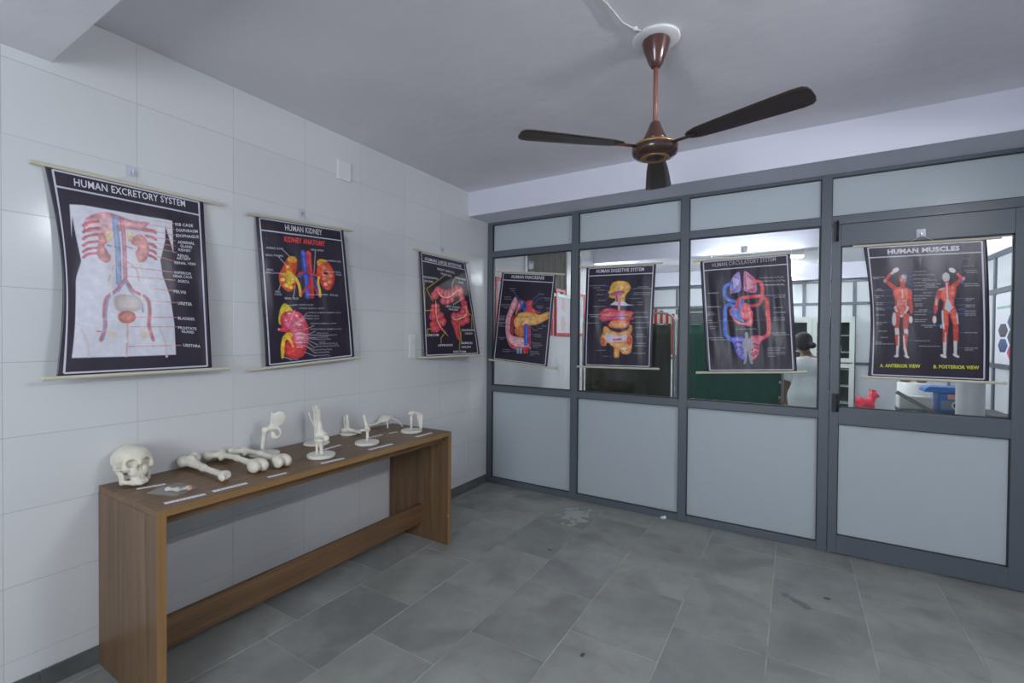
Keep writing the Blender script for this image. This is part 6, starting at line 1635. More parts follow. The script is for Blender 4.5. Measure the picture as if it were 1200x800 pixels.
TEXTS = []
def make_poster(key, name, corners, nrm, ext, label, bulge=0.008, bow=(0.0, 0.0), wav=(0.003, 3.0, 0.5), NU=170, curl=0.0, lean=0.0):
    TL, TR, BL, BR = corners
    N = Vector(nrm).normalized()
    org = (BL + BR) / 2
    root = empty(name, org, 0, label, 'poster', 'anatomy wall charts')
    eR = ((TR - TL).normalized())
    def S(u, v, off=0.0):
        p = TL * (1 - u) * (1 - v) + TR * u * (1 - v) + BL * (1 - u) * v + BR * u * v
        sv = math.sin(math.pi * min(max(v, 0), 1))
        p = p + eR * (bow[0] * max(0.0, 1 - u / 0.13) * sv + bow[1] * max(0.0, 1 - (1 - u) / 0.13) * sv)
        w = bulge * sv * (0.35 + 0.65 * math.sin(math.pi * min(max(u, 0), 1)))
        w += wav[0] * (1 + math.cos(2 * math.pi * (wav[1] * u + wav[2] + 0.35 * v))) * (0.25 + 0.75 * sv)
        w += wav[0] * 0.5 * (1 + math.cos(2 * math.pi * (wav[1] * 1.7 * u - 1.1 * v + wav[2] * 2))) * sv
        w += curl * (max(0, 0.12 - u) / 0.12) ** 2 * sv
        return p + N * (w + off + 0.002) - org
    def grid(nu, nv, off, keep=None):
        vs = [tuple(S(i / (nu - 1), j / (nv - 1), off)) for i in range(nu) for j in range(nv)]
        fs = []
        for i in range(nu - 1):
            for j in range(nv - 1):
                if keep is None or keep[i:i + 2, j:j + 2].any():
                    fs.append((i * nv + j, i * nv + j + 1, (i + 1) * nv + j + 1, (i + 1) * nv + j))
        return vs, fs
    # the sheet, with a little thickness
    nu, nv = 64, 92
    vs, fs = grid(nu, nv, 0.0)
    vb, fb = grid(nu, nv, -0.0008)
    n0 = len(vs)
    rim = [(i, 0) for i in range(nu)] + [(nu - 1, j) for j in range(1, nv)] + [(i, nv - 1) for i in range(nu - 2, -1, -1)] + [(0, j) for j in range(nv - 2, 0, -1)]
    rid = [i * nv + j for i, j in rim]
    fr = [(rid[k], rid[(k + 1) % len(rid)], n0 + rid[(k + 1) % len(rid)], n0 + rid[k]) for k in range(len(rid))]
    me = bpy.data.meshes.new('sheet')
    me.from_pydata(vs + vb, [], fs + [tuple(n0 + q for q in reversed(f)) for f in fb] + fr)
    link('sheet', me, M['vinyl'], root, True)
    # printed picture
    NV = int(NU * ASP)
    img, cov = raster([it for it in ART[key] if it[0] != 't'], NU, NV, 0.28 if key == 'exc' else 0.0)
    keep = cov > 0.02
    vs, fs = grid(NU, NV, 0.0005, keep)
    used = np.zeros(len(vs), bool)
    for f in fs:
        for q in f: used[q] = True
    remap = np.cumsum(used) - 1
    me = bpy.data.meshes.new('illustration')
    me.from_pydata([vs[i] for i in np.nonzero(used)[0]], [], [tuple(int(remap[q]) for q in f) for f in fs])
    at = me.color_attributes.new('print', 'FLOAT_COLOR', 'POINT')
    c4 = np.ones((int(used.sum()), 4), np.float32); c4[:, :3] = img.reshape(-1, 3)[used]
    at.data.foreach_set('color', c4.ravel())
    link('illustration', me, M['print'], root, True)
    # white ruled border and title box
    mb = MB()
    def strip(p0, p1, w, n=60):
        v = []; f = []
        du = (p1[0] - p0[0]); dv = (p1[1] - p0[1])
        L = math.hypot(du, dv); ox, oy = -dv / L * w / 2, du / L * w / 2 / ASP
        for i in range(n + 1):
            t = i / n; a, b = p0[0] + du * t, p0[1] + dv * t
            v.append(S(a + ox, b + oy, 0.0009)); v.append(S(a - ox, b - oy, 0.0009))
        for i in range(n):
            f.append((2 * i, 2 * i + 1, 2 * i + 3, 2 * i + 2))
        mb.add(v, f)
    a, b, c, d, t = 0.038, 0.962, 0.012, 0.986, 0.089
    for p, q in (((a, c), (b, c)), ((a, d), (b, d)), ((a, c), (a, d)), ((b, c), (b, d)), ((a, t), (b, t))):
        strip(p, q, 0.0125)
    mb.build('border', ink('c8c8d6'), root, smooth=True)
    # rods
    el, er, bl, br = ext
    td = (TR - TL).normalized(); bd = (BR - BL).normalized()
    for nm, p, q in (('top_rod', TL - td * el, TR + td * er), ('bottom_rod', BL - bd * bl, BR + bd * br)):
        p = p - org + Vector((0, 0, 0.004 if nm == 'top_rod' else -0.006)); q = q - org + Vector((0, 0, 0.004 if nm == 'top_rod' else -0.006))
        MB().tube([p, p + (q - p) * 0.5, q], 0.0085, 12).build(nm, M['rod'], root, smooth=False)
    # hanging cord
    mid = (TL + TR) / 2 - org
    for sgn in (-1, 1):
        MB().tube([mid + td * 0.055 * sgn + Vector((0, 0, 0.010)), mid + Vector((0, 0, 0.052))], 0.0013, 6).build('cord', M['cord'], root)
    for it in ART[key]:
        if it[0] == 't':
            TEXTS.append((root, S, it))
    root['hook'] = 0
    del root['hook']
    return root, (TL + TR) / 2 + Vector((0, 0, 0.058))

def hook(loc, nrm, label):
    o = empty('adhesive_hook', loc, 0, label, 'hook', 'clear adhesive hooks')
    n = Vector(nrm)
    ax = 0 if abs(n.x) > 0.5 else 1
    sg = 1 if (n.x + n.y) > 0 else -1
    def bx(hw, z0, z1, d0, d1):
        a = [-hw, -hw, z0]; b = [hw, hw, z1]
        a[ax] = min(sg * d0, sg * d1); b[ax] = max(sg * d0, sg * d1)
        return MB().box(tuple(a), tuple(b))
    bx(0.022, -0.014, 0.034, 0.0004, 0.002).build('sticky_pad', M['hookpad'], o, bevel=0.0006, seg=1)
    bx(0.004, -0.006, 0.012, 0.002, 0.016).build('peg', M['steel'], o, bevel=0.001)
    return o
M['hookpad'] = mat('clear_sticky_pad', (196, 200, 214), 0.12, spec=0.6)

W = wallpt
posters = []
def wall_poster(key, name, q, xs, ext, label, hook_label, **kw):
    c = [W(q[i][0], q[i][1], xs[i]) for i in range(4)]
    r, hp = make_poster(key, name, c, (1, 0, 0), ext, label, **kw)
    hp.x = 0.0
    hook(hp, (1, 0, 0), hook_label)
wall_poster('exc', 'excretory_system_poster', [(-3.17, 2.12), (-2.581, 2.123), (-3.137, 1.266), (-2.54, 1.268)], (0.014, 0.014, 0.075, 0.070), (0.041, 0.093, 0.042, 0.088),
            'navy wall chart titled human excretory system showing a pale torso', 'clear adhesive hook holding the excretory system chart', NU=230, bow=(0.034, -0.004), bulge=0.014, wav=(0.0028, 2.3, 0.25), curl=-0.006)
wall_poster('kid', 'kidney_poster', [(-2.313, 2.110), (-1.719, 2.150), (-2.252, 1.257), (-1.623, 1.294)], (0.014, 0.014, 0.030, 0.062), (0.050, 0.072, 0.095, 0.055),
            'navy wall chart titled human kidney with red heading kidney anatomy', 'clear adhesive hook holding the kidney chart', NU=200, bow=(0.0, 0.0), bulge=0.008)
wall_poster('int', 'large_intestine_poster', [(-0.982, 2.126), (-0.368, 2.122), (-0.913, 1.27), (-0.127, 1.267)], (0.014, 0.020, 0.034, 0.185), (0.062, 0.045, 0.07, 0.045),
            'navy wall chart titled human large intestine swinging out near the corner', 'clear adhesive hook holding the large intestine chart', NU=190, bulge=0.006, wav=(0.002, 1.6, 0.2))
def glass_poster(key, name, q, ys, ext, label, hook_label, hy, **kw):
    c = [glasspt(q[i][0], q[i][1], ys[i]) for i in range(4)]
    r, hp = make_poster(key, name, c, (0, -1, 0), ext, label, **kw)
    hp.y = hy
    hook(hp, (0, -1, 0), hook_label)
glass_poster('pan', 'pancreas_poster', [(0.189, 2.061), (0.766, 2.001), (0.084, 1.217), (0.685, 1.171)], (-0.022, -0.022, -0.03, -0.03), (0.06, 0.08, 0.04, 0.10),
             'navy chart titled human pancrease hanging on the glass nearest the corner', 'clear adhesive hook holding the pancreas chart', 0.026, NU=180, bulge=0.006, wav=(0.0015, 1.8, 0.1))
glass_poster('dig', 'digestive_system_poster', [(1.054, 2.044), (1.647, 2.032), (1.038, 1.192), (1.622, 1.2)], (-0.022, -0.022, -0.026, -0.026), (0.064, 0.056, 0.064, 0.058),
             'navy chart titled human digestive system with yellow head profile on glass', 'clear adhesive hook holding the digestive system chart', 0.026, NU=180, bow=(0.0, -0.004), bulge=0.008, wav=(0.003, 3.1, 0.4))
glass_poster('circ', 'circulatory_system_poster', [(1.975, 2.028), (2.565, 2.036), (2.034, 1.189), (2.614, 1.22)], (-0.022, -0.022, -0.026, -0.026), (0.05, 0.075, 0.078, 0.058),
             'navy chart titled human circulatory system with red and blue vessels on glass', 'clear adhesive hook holding the circulatory system chart', 0.026, NU=190, bulge=0.008, wav=(0.004, 4.2, 0.1))
glass_poster('mus', 'muscles_poster', [(2.97, 2.046), (3.548, 2.036), (3.005, 1.207), (3.57, 1.206)], (-0.036, -0.036, -0.036, -0.036), (0.055, 0.062, 0.04, 0.074),
             'navy chart titled human muscles with two red figures hanging on the door', 'clear adhesive hook on the door holding the muscles chart', -0.012, NU=200, bow=(0.024, 0.004), bulge=0.010, wav=(0.003, 2.2, 0.6), curl=-0.005)

# lettering
tobj = []
for root, S, it in TEXTS:
    cu = bpy.data.curves.new('lettering', 'FONT')
    cu.body = it[2]; cu.size = 1.0; cu.resolution_u = 2; cu.offset = it[6] + 0.012; cu.space_character = 1.06
    o = bpy.data.objects.new('lettering', cu)
    COL.objects.link(o); tobj.append(o)
bpy.context.view_layer.update()
dg = bpy.context.evaluated_depsgraph_get()
for o, (root, S, it) in zip(tobj, TEXTS):
    ev = o.evaluated_get(dg); me = ev.to_mesh()
    co = np.empty(len(me.vertices) * 3); me.vertices.foreach_get('co', co); co = co.reshape(-1, 3)
    fs = [tuple(p.vertices) for p in me.polygons]
    ev.to_mesh_clear()
    x0, x1 = co[:, 0].min(), co[:, 0].max(); y0, y1 = 0.0, 0.72
    (ua, va), (ub, vb) = it[3], it[4]
    vv = []
    for c in co:
        t = (c[0] - x0) / (x1 - x0)
        s = (c[1] - y0) / (y1 - y0) - 0.5
        vv.append(tuple(S(ua + (ub - ua) * t, va + (vb - va) * t - s * it[5], 0.0011)))
    nm = 'title_lettering' if it[5] > 0.035 else 'caption_lettering'
    me = bpy.data.meshes.new(nm); me.from_pydata(vv, [], fs)
    link(nm, me, ink(it[1]), root)
for o in tobj:
    cu = o.data; bpy.data.objects.remove(o); bpy.data.curves.remove(cu)
# ------------------------------------------------------------------ ceiling fan, at rest
FX, FY = 2.052, -1.691
fan = empty('ceiling_fan', (FX, FY, CEIL), 0, 'brown three-blade ceiling fan hanging from a long rod', 'ceiling fan')
MB().lathe([(0.100, 0.0), (0.102, -0.006), (0.096, -0.012), (0.05, -0.013)], n=40).build('ceiling_plate', M['plastic_white'], fan, smooth=True)
MB().lathe([(0.058, -0.012), (0.061, -0.020), (0.058, -0.032), (0.052, -0.055), (0.040, -0.088), (0.030, -0.112), (0.020, -0.128), (0.012, -0.132)], n=32).build('canopy', M['fan_brown'], fan, smooth=True)
MB().tube([(0, 0, -0.12), (0, 0, -0.42)], 0.0105, 16).build('down_rod', M['fan_pipe'], fan, smooth=True)
MB().lathe([(0.014, -0.368), (0.020, -0.372), (0.026, -0.385), (0.034, -0.405), (0.046, -0.432), (0.054, -0.446), (0.056, -0.454), (0.05, -0.458)], n=32).build('lower_canopy', M['fan_brown'], fan, smooth=True)
MB().lathe([(0.050, -0.450), (0.058, -0.458), (0.062, -0.466), (0.092, -0.472), (0.099, -0.482), (0.100, -0.498), (0.096, -0.512), (0.084, -0.522), (0.060, -0.528), (0.03, -0.531), (0.004, -0.532)], n=48).build('motor_housing', M['fan_motor'], fan, smooth=True)
MB().lathe([(0.0925, -0.4712), (0.0985, -0.4765), (0.1003, -0.482), (0.0985, -0.4845), (0.094, -0.476)], n=48).build('brass_band', M['gold'], fan, smooth=True)
MB().lathe([(0.060, -0.5275), (0.062, -0.5300), (0.058, -0.5315), (0.052, -0.5300)], n=40).build('brass_ring', M['gold'], fan, smooth=True)
M['fan_blade'] = M['fan_dark']
def blade_mesh():
    prof = []       # (r, half width left, half width right)
    pts = [(0.150, 0.016, 0.016), (0.165, 0.030, 0.030), (0.20, 0.044, 0.040), (0.30, 0.054, 0.050), (0.45, 0.064, 0.060), (0.57, 0.070, 0.068), (0.598, 0.066, 0.064), (0.612, 0.052, 0.048), (0.617, 0.028, 0.024)]
    v = []; f = []
    tl = math.radians(-6)
    for z in (0.0016, -0.0016):
        for r, a, b in pts:
            for k in range(5):
                t = -a + (a + b) * k / 4
                zz = t * math.sin(tl) - 0.10 * t * t * 4 + z
                v.append((r, t * math.cos(tl), zz))
    n = len(pts); h = n * 5
    for i in range(n - 1):
        for k in range(4):
            q = (i * 5 + k, i * 5 + k + 1, (i + 1) * 5 + k + 1, (i + 1) * 5 + k)
            f.append(q); f.append(tuple(h + x for x in reversed(q)))
    for i in range(n - 1):
        for k in (0, 4):
            f.append((i * 5 + k, (i + 1) * 5 + k, h + (i + 1) * 5 + k, h + i * 5 + k))
    for i in (0, n - 1):
        for k in range(4):
            f.append((i * 5 + k, i * 5 + k + 1, h + i * 5 + k + 1, h + i * 5 + k))
    return v, f
bv_, bf_ = blade_mesh()
bl_me = MB().add(bv_, bf_).mesh('blade')
ar_me = MB().box((0.085, -0.014, -0.003), (0.19, 0.014, 0.0)).mesh('blade_arm', bevel=0.002)
for ang in (222.5, 342.5, 102.5):
    b = link('blade', bl_me, M['fan_dark'], fan, True)
    b.location = (0, 0, -0.478); b.rotation_euler = (0, 0, math.radians(ang))
    a = link('blade_arm', ar_me, M['fan_brown'], b)
    a.location = (0, 0, -0.0035)
# flex feeding the fan, clipped to the ceiling
fl = empty('fan_cable', (1.93, -1.98, CEIL), 0, 'thin white electric cable clipped to the ceiling above the fan', 'cable')
MB().tube([(-0.03, -0.16, -0.004), (-0.004, -0.09, -0.004), (0.012, -0.03, -0.006), (0.03, 0.10, -0.008), (0.06, 0.17, -0.006), (0.10, 0.215, -0.006)], 0.0042, 8).build('flex', M['cord'], fl, smooth=True)
for p in ((-0.018, -0.125), (0.062, 0.172)):
    MB().lathe([(0.011, 0.0), (0.012, -0.006), (0.007, -0.012), (0.001, -0.013)], (p[0], p[1], 0), 14).build('clip', M['plastic_white'], fl, smooth=True)

# ------------------------------------------------------------------ tube lights
def tube_light(name, loc, length, axis, face, power, label, color=(245, 248, 255)):
    """batten with a lit tube. face = outward direction of the tube, axis 0 = along x, 1 = along y"""
    o = empty(name, loc, 0, label, 'tube light')
    f = Vector(face)
    L = length / 2
    def P(t, d): 
        v = [0, 0, 0]; v[axis] = t
        return Vector(v) + f * d
    a, b = P(-L, 0.0), P(L, 0.0)
    side = Vector((0, 0, 1)) if abs(f.z) < 0.5 else (Vector((0, 1, 0)) if axis == 0 else Vector((1, 0, 0)))
    cs = [a + side * 0.022, a - side * 0.022, a - side * 0.018 + f * 0.026, a + side * 0.018 + f * 0.026]
    ce = [c + (b - a) for c in cs]
    MB().add(cs + ce, [(0, 1, 2, 3), (7, 6, 5, 4), (0, 4, 5, 1), (1, 5, 6, 2), (2, 6, 7, 3), (3, 7, 4, 0)]).build('batten', M['plastic_white'], o)
    for t in (-L + 0.012, L - 0.012):
        c = P(t, 0.026)
        e = Vector([0.012 if i == axis else 0.014 for i in range(3)])
        c = P(t, 0.032)
        MB().box(tuple(c - e), tuple(c + e)).build('lamp_holder', M['plastic_white'], o, bevel=0.002)
    MB().tube([P(-L + 0.02, 0.044), P(L - 0.02, 0.044)], 0.013, 12).build('tube', mat('lit_fluorescent_tube', (255, 255, 255), 0.5, emit=color, estr=power / (math.pi * math.pi * 0.026 * (length - 0.04))), o, smooth=True)
    return o
key = tube_light('tube_light', (XR - 0.001, -1.92, 2.53), 0.62, 1, (-1, 0, 0), 62.0, 'lit white tube light under an added light-blocking hood on the right-hand wall')
MB().box((-0.15, -0.36, 0.024), (0.0, 0.36, 0.034)).build('added_light_hood', M['plastic_white'], key)  # unseen hood, added to keep the tube's light off the ceiling
# ------------------------------------------------------------------ the room behind the partition
BY1 = 6.25; BX1 = 4.72
structure('floor_back_room', 'grey floor of the room behind the partition', M['skirting'], (-0.02, 0.10, -0.06), (6.0, 9.0, 0.0))
structure('ceiling_back_room', 'white ceiling of the room behind the partition', M['ceiling'], (-0.1, 0.2, CEIL), (6.0, 9.0, CEIL + 0.1))
structure('wall_back_room_left', 'white left wall of the room behind the partition', M['wall_white'], (-0.15, 0.055, 0.0), (0.0, 9.0, CEIL))
structure('wall_back_room_end', 'pale end wall far behind the second partition', M['wall_white'], (-0.1, 8.6, 0.0), (6.0, 8.7, CEIL))
structure('wall_back_room_right', 'pale right wall behind the side partition', M['wall_white'], (5.9, 0.1, 0.0), (6.0, 8.7, CEIL))
structure('wall_back_room_near', 'white wall right of the glazed partition', M['wall_white'], (XR + 0.15, 0.0, 0.0), (6.0, 0.1, CEIL))
structure('trim_3', 'white ceiling beam crossing the room behind the glass', M['beam'], (0.0, 2.80, 2.54), (5.9, 3.12, CEIL + 0.001))
structure('trim_4', 'white ceiling beam above the second partition', M['beam'], (0.0, 6.12, 2.50), (5.9, 6.40, CEIL + 0.001))

# second partition, at the end of that room
p2 = structure('wall_far_partition', 'second grey aluminium partition with pale panels at the far end')
px = [0.0, 0.50, 1.13, 1.95, 2.74, 3.49, 4.25, 5.0, 5.85]
for x in px:
    box('post', (x - 0.025, BY1, 0.0), (x + 0.025, BY1 + 0.05, 2.50), M['frame'], p2)
for x0, x1 in zip(px[:-1], px[1:]):
    for z in (0.0, 0.985, 2.04, 2.44):
        box('rail', (x0 + 0.025, BY1 + 0.001, z), (x1 - 0.025, BY1 + 0.049, z + 0.05), M['frame'], p2)
    for z0, z1 in ((0.05, 0.985), (1.035, 2.04), (2.09, 2.44)):
        dark = (x0 == 0.50 and z0 > 1 and z1 < 2.2)  # one pane coloured dark, for the shade in an open window
        box('panel', (x0 + 0.025, BY1 + 0.02, z0), (x1 - 0.025, BY1 + 0.03, z1), M['inside_dark'] if dark else M['far_panel'], p2)
# side partition on the right with a pin board
p3 = structure('wall_side_partition', 'grey aluminium side partition with pale panes on the right')
py = [1.6, 2.9, 4.3, 6.24]
for y in py:
    box('post', (BX1, y - 0.03, 0.0), (BX1 + 0.05, y + 0.03, 2.53), M['frame'], p3)
for y0, y1 in zip(py[:-1], py[1:]):
    for z in (0.0, 1.10, 2.02, 2.47):
        box('rail', (BX1 + 0.001, y0 + 0.03, z), (BX1 + 0.049, y1 - 0.03, z + 0.06), M['frame'], p3)
    for z0, z1 in ((0.06, 1.10), (1.16, 2.02), (2.08, 2.47)):
        box('panel', (BX1 + 0.02, y0 + 0.03, z0), (BX1 + 0.03, y1 - 0.03, z1), M['far_panel'], p3)
hx = empty('hexagon_chart', (BX1, 3.65, 1.16), 0, 'white chart with blue, grey and pink hexagons on the side partition', 'chart')
MB().box((-0.006, -0.55, 0.0), (-0.001, 0.55, 0.84)).build('chart_sheet', M['paper'], hx)
hc = [(70, 140, 200), (64, 84, 132), (74, 78, 88), (214, 70, 110), (214, 70, 110)]
for k, (yy, zz, c) in enumerate(((-0.26, 0.42, 0), (0.02, 0.50, 1), (0.02, 0.32, 2), (-0.26, 0.24, 3), (0.02, 0.14, 4), (0.30, 0.40, 2), (0.30, 0.22, 1), (-0.46, 0.5, 1), (-0.46, 0.32, 4))):
    poly = [(yy + 0.15 * math.cos(math.pi / 3 * i), zz + 0.09 * math.sin(math.pi / 3 * i)) for i in range(6)]
    MB().prism(poly, 0, -0.008, -0.006).build('hexagon', mat('hexagon_print', hc[c], 0.5), hx)
MB().box((-0.008, -0.5, 0.66), (-0.006, 0.5, 0.69)).build('heading_line', mat('pale_green_print', (150, 190, 180), 0.6), hx)

# window with dark blinds and the framed boards on the left wall
wn = structure('window_2', 'high window with dark brown vertical blinds in the back room')
box('window_frame', (0.0, 0.72, 1.99), (0.02, 0.76, 2.60), M['plastic_white'], wn); box('window_frame', (0.0, 1.80, 1.99), (0.03, 2.02, 2.62), M['plastic_white'], wn)
box('window_frame', (0.0, 0.72, 2.60), (0.02, 2.02, 2.64), M['plastic_white'], wn); box('window_frame', (0.0, 0.72, 1.95), (0.02, 2.02, 1.99), M['plastic_white'], wn)
for k in range(13):
    y = 0.765 + k * 0.0795
    o = box('blind_slat', (0.004, y, 1.99), (0.008, y + 0.086, 2.60), M['blind'], wn)
    o.rotation_euler = (0, 0, 0)
    o.location = (0.002 * (k % 2), 0, 0)
box('vent_grille', (0.010, 0.80, 2.22), (0.016, 0.92, 2.30), M['plastic_grey'], wn)
def board(y0, y1, z0, z1, label, seed):
    o = empty('framed_board', (0.0, (y0 + y1) / 2, z0), 0, label, 'notice board', 'red framed boards on the back room wall')
    w = (y1 - y0) / 2; h_ = z1 - z0; t = 0.035
    MB().box((0.0005, -w + t, t), (0.010, w - t, h_ - t)).build('board_sheet', M['paper'], o)
    for a, b in (((0.0005, -w, 0), (0.022, -w + t, h_)), ((0.0005, w - t, 0), (0.022, w, h_)), ((0.0005, -w + t, 0), (0.022, w - t, t)), ((0.0005, -w + t, h_ - t), (0.022, w - t, h_))):
        MB().box(a, b).build('frame_bar', M['red'], o)
    rr = random.Random(seed)
    for k in range(max(1, int(w / 0.16))):
        for zz in (0.27, 0.68):
            cy = (-w + t + 0.12) + k * 0.30 if w > 0.3 else 0
            pts = [(cy + 0.085 * (0.5 + 0.5 * rr.random()) * math.cos(i * math.pi / 5), h_ * zz + 0.11 * (0.6 + 0.4 * rr.random()) * math.sin(i * math.pi / 5)) for i in range(10)]
            MB().prism(pts, 0, 0.010, 0.011).build('pink_drawing', M['pink_print'], o)
board(0.12, 1.42, 1.455, 2.045, 'red framed white board behind the pancreas chart', 1)
board(1.50, 1.995, 1.455, 2.05, 'red framed white board just right of the pancreas chart', 2)
board(2.02, 2.46, 1.455, 2.05, 'red framed white board just left of the digestive system chart', 3)

# ward screens
def ward_screen(x0, x1, y, label, cloth, rz=0.0):
    w = x1 - x0
    o = empty('ward_screen', ((x0 + x1) / 2, y, 0), rz, label, 'folding screen', 'ward screens behind the glass')
    H = 1.715; r = 0.10; hw = w / 2
    pts = [(-hw, 0, 0.06), (-hw, 0, H - r)]
    pts += [(-hw + r - r * math.cos(a), 0, H - r + r * math.sin(a)) for a in (0.4, 0.8, 1.2, 1.57)]
    pts += [(hw - r + r * math.sin(a), 0, H - r + r * math.cos(a)) for a in (0.0, 0.4, 0.8, 1.2)]
    pts += [(hw, 0, H - r), (hw, 0, 0.06)]
    MB().tube(pts, 0.0125, 10).build('tube_frame', M['chrome'], o, smooth=True)
    MB().tube([(-hw, 0, 0.28), (hw, 0, 0.28)], 0.009, 8).build('cross_bar', M['chrome'], o, smooth=True)
    MB().tube([(-hw, 0, 1.585), (hw, 0, 1.585)], 0.006, 8).build('curtain_wire', M['chrome'], o, smooth=True)
    for s in (-1, 1):
        MB().tube([(s * hw, -0.18, 0.055), (s * hw, 0, 0.09), (s * hw, 0.18, 0.055)], 0.011, 8).build('foot_bar', M['chrome'], o, smooth=True)
        for t in (-0.18, 0.18):
            MB().tube([(s * hw - 0.012, t, 0.028), (s * hw + 0.012, t, 0.028)], 0.028, 12).build('castor', M['black'], o, smooth=True)
    n = 120; v = []; f = []
    for i in range(n + 1):
        x = -hw + 0.03 + (w - 0.06) * i / n
        for j, z in enumerate((0.30, 0.7, 1.1, 1.45, 1.60)):
            yy = 0.016 * 0.25 * math.sin(i * 2 * math.pi / 17 + 0.5 * math.sin(j)) * (1.0 - 0.35 * j / 4) + 0.008 * math.sin(i * 0.21 + j)
            v.append((x, yy, z))
    for i in range(n):
        for j in range(4):
            f.append((i * 5 + j, (i + 1) * 5 + j, (i + 1) * 5 + j + 1, i * 5 + j + 1))
    c = MB().add(v, f).build('cloth', cloth, o, smooth=True)
    sm = c.modifiers.new('thickness', 'SOLIDIFY'); sm.thickness = 0.003
    return o
ward_screen(0.395, 1.462, 1.5, 'green ward screen behind the digestive system chart, dark reflection put into its colour', M['green_cloth_reflection'])
ward_screen(1.50, 2.50, 1.52, 'dark green cloth ward screen behind the circulatory system chart', M['green_cloth'])

# striped cloth over a drying rail
sc = empty('striped_cloth_rail', (0.97, 3.0, 0), 0, 'red and white striped cloth hanging on a rail above the ward screen', 'cloth')
MB().tube([(-0.26, 0, 0), (-0.26, 0, 1.845), (0.26, 0, 1.845), (0.26, 0, 0)], 0.012, 8).build('rail_frame', M['chrome'], sc)
for k in range(11):
    x = -0.22 + k * 0.04
    MB().box((x, -0.022, 1.2), (x + 0.04, -0.014, 1.85 - 0.012 * abs(k - 3))).build('stripe', M['red'] if k % 2 else M['stripe_white'], sc)

# steel cabinets with glazed doors
def cabinet(x0, x1, y, H, label):
    w = (x1 - x0) / 2; d = 0.40
    o = empty('steel_cabinet', ((x0 + x1) / 2, y, 0), 0, label, 'cabinet', 'glazed steel cabinets')
    for a, b in (((-w, 0, 0), (-w + 0.02, d, H)), ((w - 0.02, 0, 0), (w, d, H)), ((-w, d - 0.02, 0), (w, d, H)), ((-w, 0, H - 0.03), (w, d, H)), ((-w, 0, 0), (w, d, 0.06))):
        MB().box(a, b).build('body_panel', M['cab'], o)
    for z in (0.06 + (H - 0.1) * k / 6 for k in range(1, 6)):
        MB().box((-w + 0.02, 0.02, z), (w - 0.02, d - 0.02, z + 0.015)).build('shelf', M['cab'], o)
    MB().box((-w + 0.021, d - 0.03, 0.06), (w - 0.021, d - 0.021, H - 0.03)).build('dark_lining', M['inside_dark'], o)
    mid = H * 0.57
    for z0, z1 in ((0.06, mid - 0.01), (mid + 0.01, H - 0.03)):
        for s in (-1, 1):
            a0, a1 = (-w, -0.002) if s < 0 else (0.002, w)
            dr = empty('door', (0, -0.02, 0)); dr.parent = o
            t = 0.07
            for a, b in (((a0, 0, z0), (a0 + t, 0.018, z1)), ((a1 - t, 0, z0), (a1, 0.018, z1)), ((a0 + t, 0, z0), (a1 - t, 0.018, z0 + t)), ((a0 + t, 0, z1 - t), (a1 - t, 0.018, z1))):
                MB().box(a, b).build('door_frame', M['cab'], dr)
            MB().box((a0 + t, 0.008, z0 + t), (a1 - t, 0.011, z1 - t)).build('door_glass', M['glass'], dr)
    return o
cabinet(2.26, 3.455, 5.78, 1.82, 'pale grey steel cabinet with glazed doors beyond the person')
jars = [(2.98, 1.28, (220, 90, 130), 'pink jar'), (3.16, 1.28, (206, 90, 100), 'red jar'), (3.25, 1.28, (200, 200, 196), 'white jar'), (3.22, 1.54, (110, 170, 210), 'blue jar'), (2.42, 1.54, (120, 180, 210), 'sky blue jar'), (3.22, 0.66, (150, 180, 160), 'pale green jar')]
for x, z, c, lab in jars:
    zz = 0.06 + (1.82 - 0.1) * max(1, round((z - 0.06) / ((1.82 - 0.1) / 6))) / 6 + 0.016
    o = empty('jar', (x, 5.90, zz), 0, lab + ' standing on a shelf of the glazed steel cabinet', 'jar', 'jars in the cabinet')
    MB().lathe([(0.030, 0), (0.036, 0.006), (0.036, 0.075), (0.026, 0.088), (0.026, 0.094)], n=16).build('jar_body', mat('jar_plastic', c, 0.35), o, smooth=True)
    MB().lathe([(0.029, 0.094), (0.029, 0.112), (0.02, 0.115)], n=16).build('jar_lid', M['plastic_white'], o, smooth=True)

# red hopper animal on a low stool
st = empty('low_stool', (3.54, 5.0, 0), 0, 'low white stool under the red rubber animal', 'stool')
MB().box((-0.19, -0.14, 0.315), (0.19, 0.14, 0.345)).build('stool_top', M['plastic_white'], st, bevel=0.006)
for sx in (-1, 1):
    for sy in (-1, 1):
        MB().tube([(sx * 0.16, sy * 0.11, 0.0), (sx * 0.15, sy * 0.10, 0.32)], 0.014, 8).build('leg', M['chrome'], st, smooth=True)
def toy_fn(p):
    y = np.abs(p[..., 1]); s = np.stack([p[..., 0], y, p[..., 2]], -1)
    d = smins(0.03, s_ell(s, (-0.03, 0, 0.13), (0.115, 0.085, 0.075)), s_ell(s, (-0.10, 0, 0.17), (0.045, 0.06, 0.055)), s_cap(s, (0.05, 0, 0.15), (0.085, 0, 0.24), 0.055, 0.045), s_ell(s, (0.095, 0, 0.255), (0.055, 0.045, 0.045)))
    d = smin(d, s_ell(s, (0.135, 0, 0.24), (0.032, 0.034, 0.028)), 0.02)
    for a in ((0.055, 0.05), (-0.09, 0.05)):
        d = smin(d, s_cap(s, (a[0], a[1], 0.10), (a[0] + 0.005, a[1] + 0.01, 0.022), 0.032, 0.024), 0.02)
    d = smin(d, s_cap(s, (0.075, 0.028, 0.28), (0.055, 0.05, 0.335), 0.014, 0.011), 0.012)
    d = smin(d, s_cap(s, (0.10, 0.016, 0.29), (0.105, 0.022, 0.322), 0.010, 0.010), 0.008)
    return d
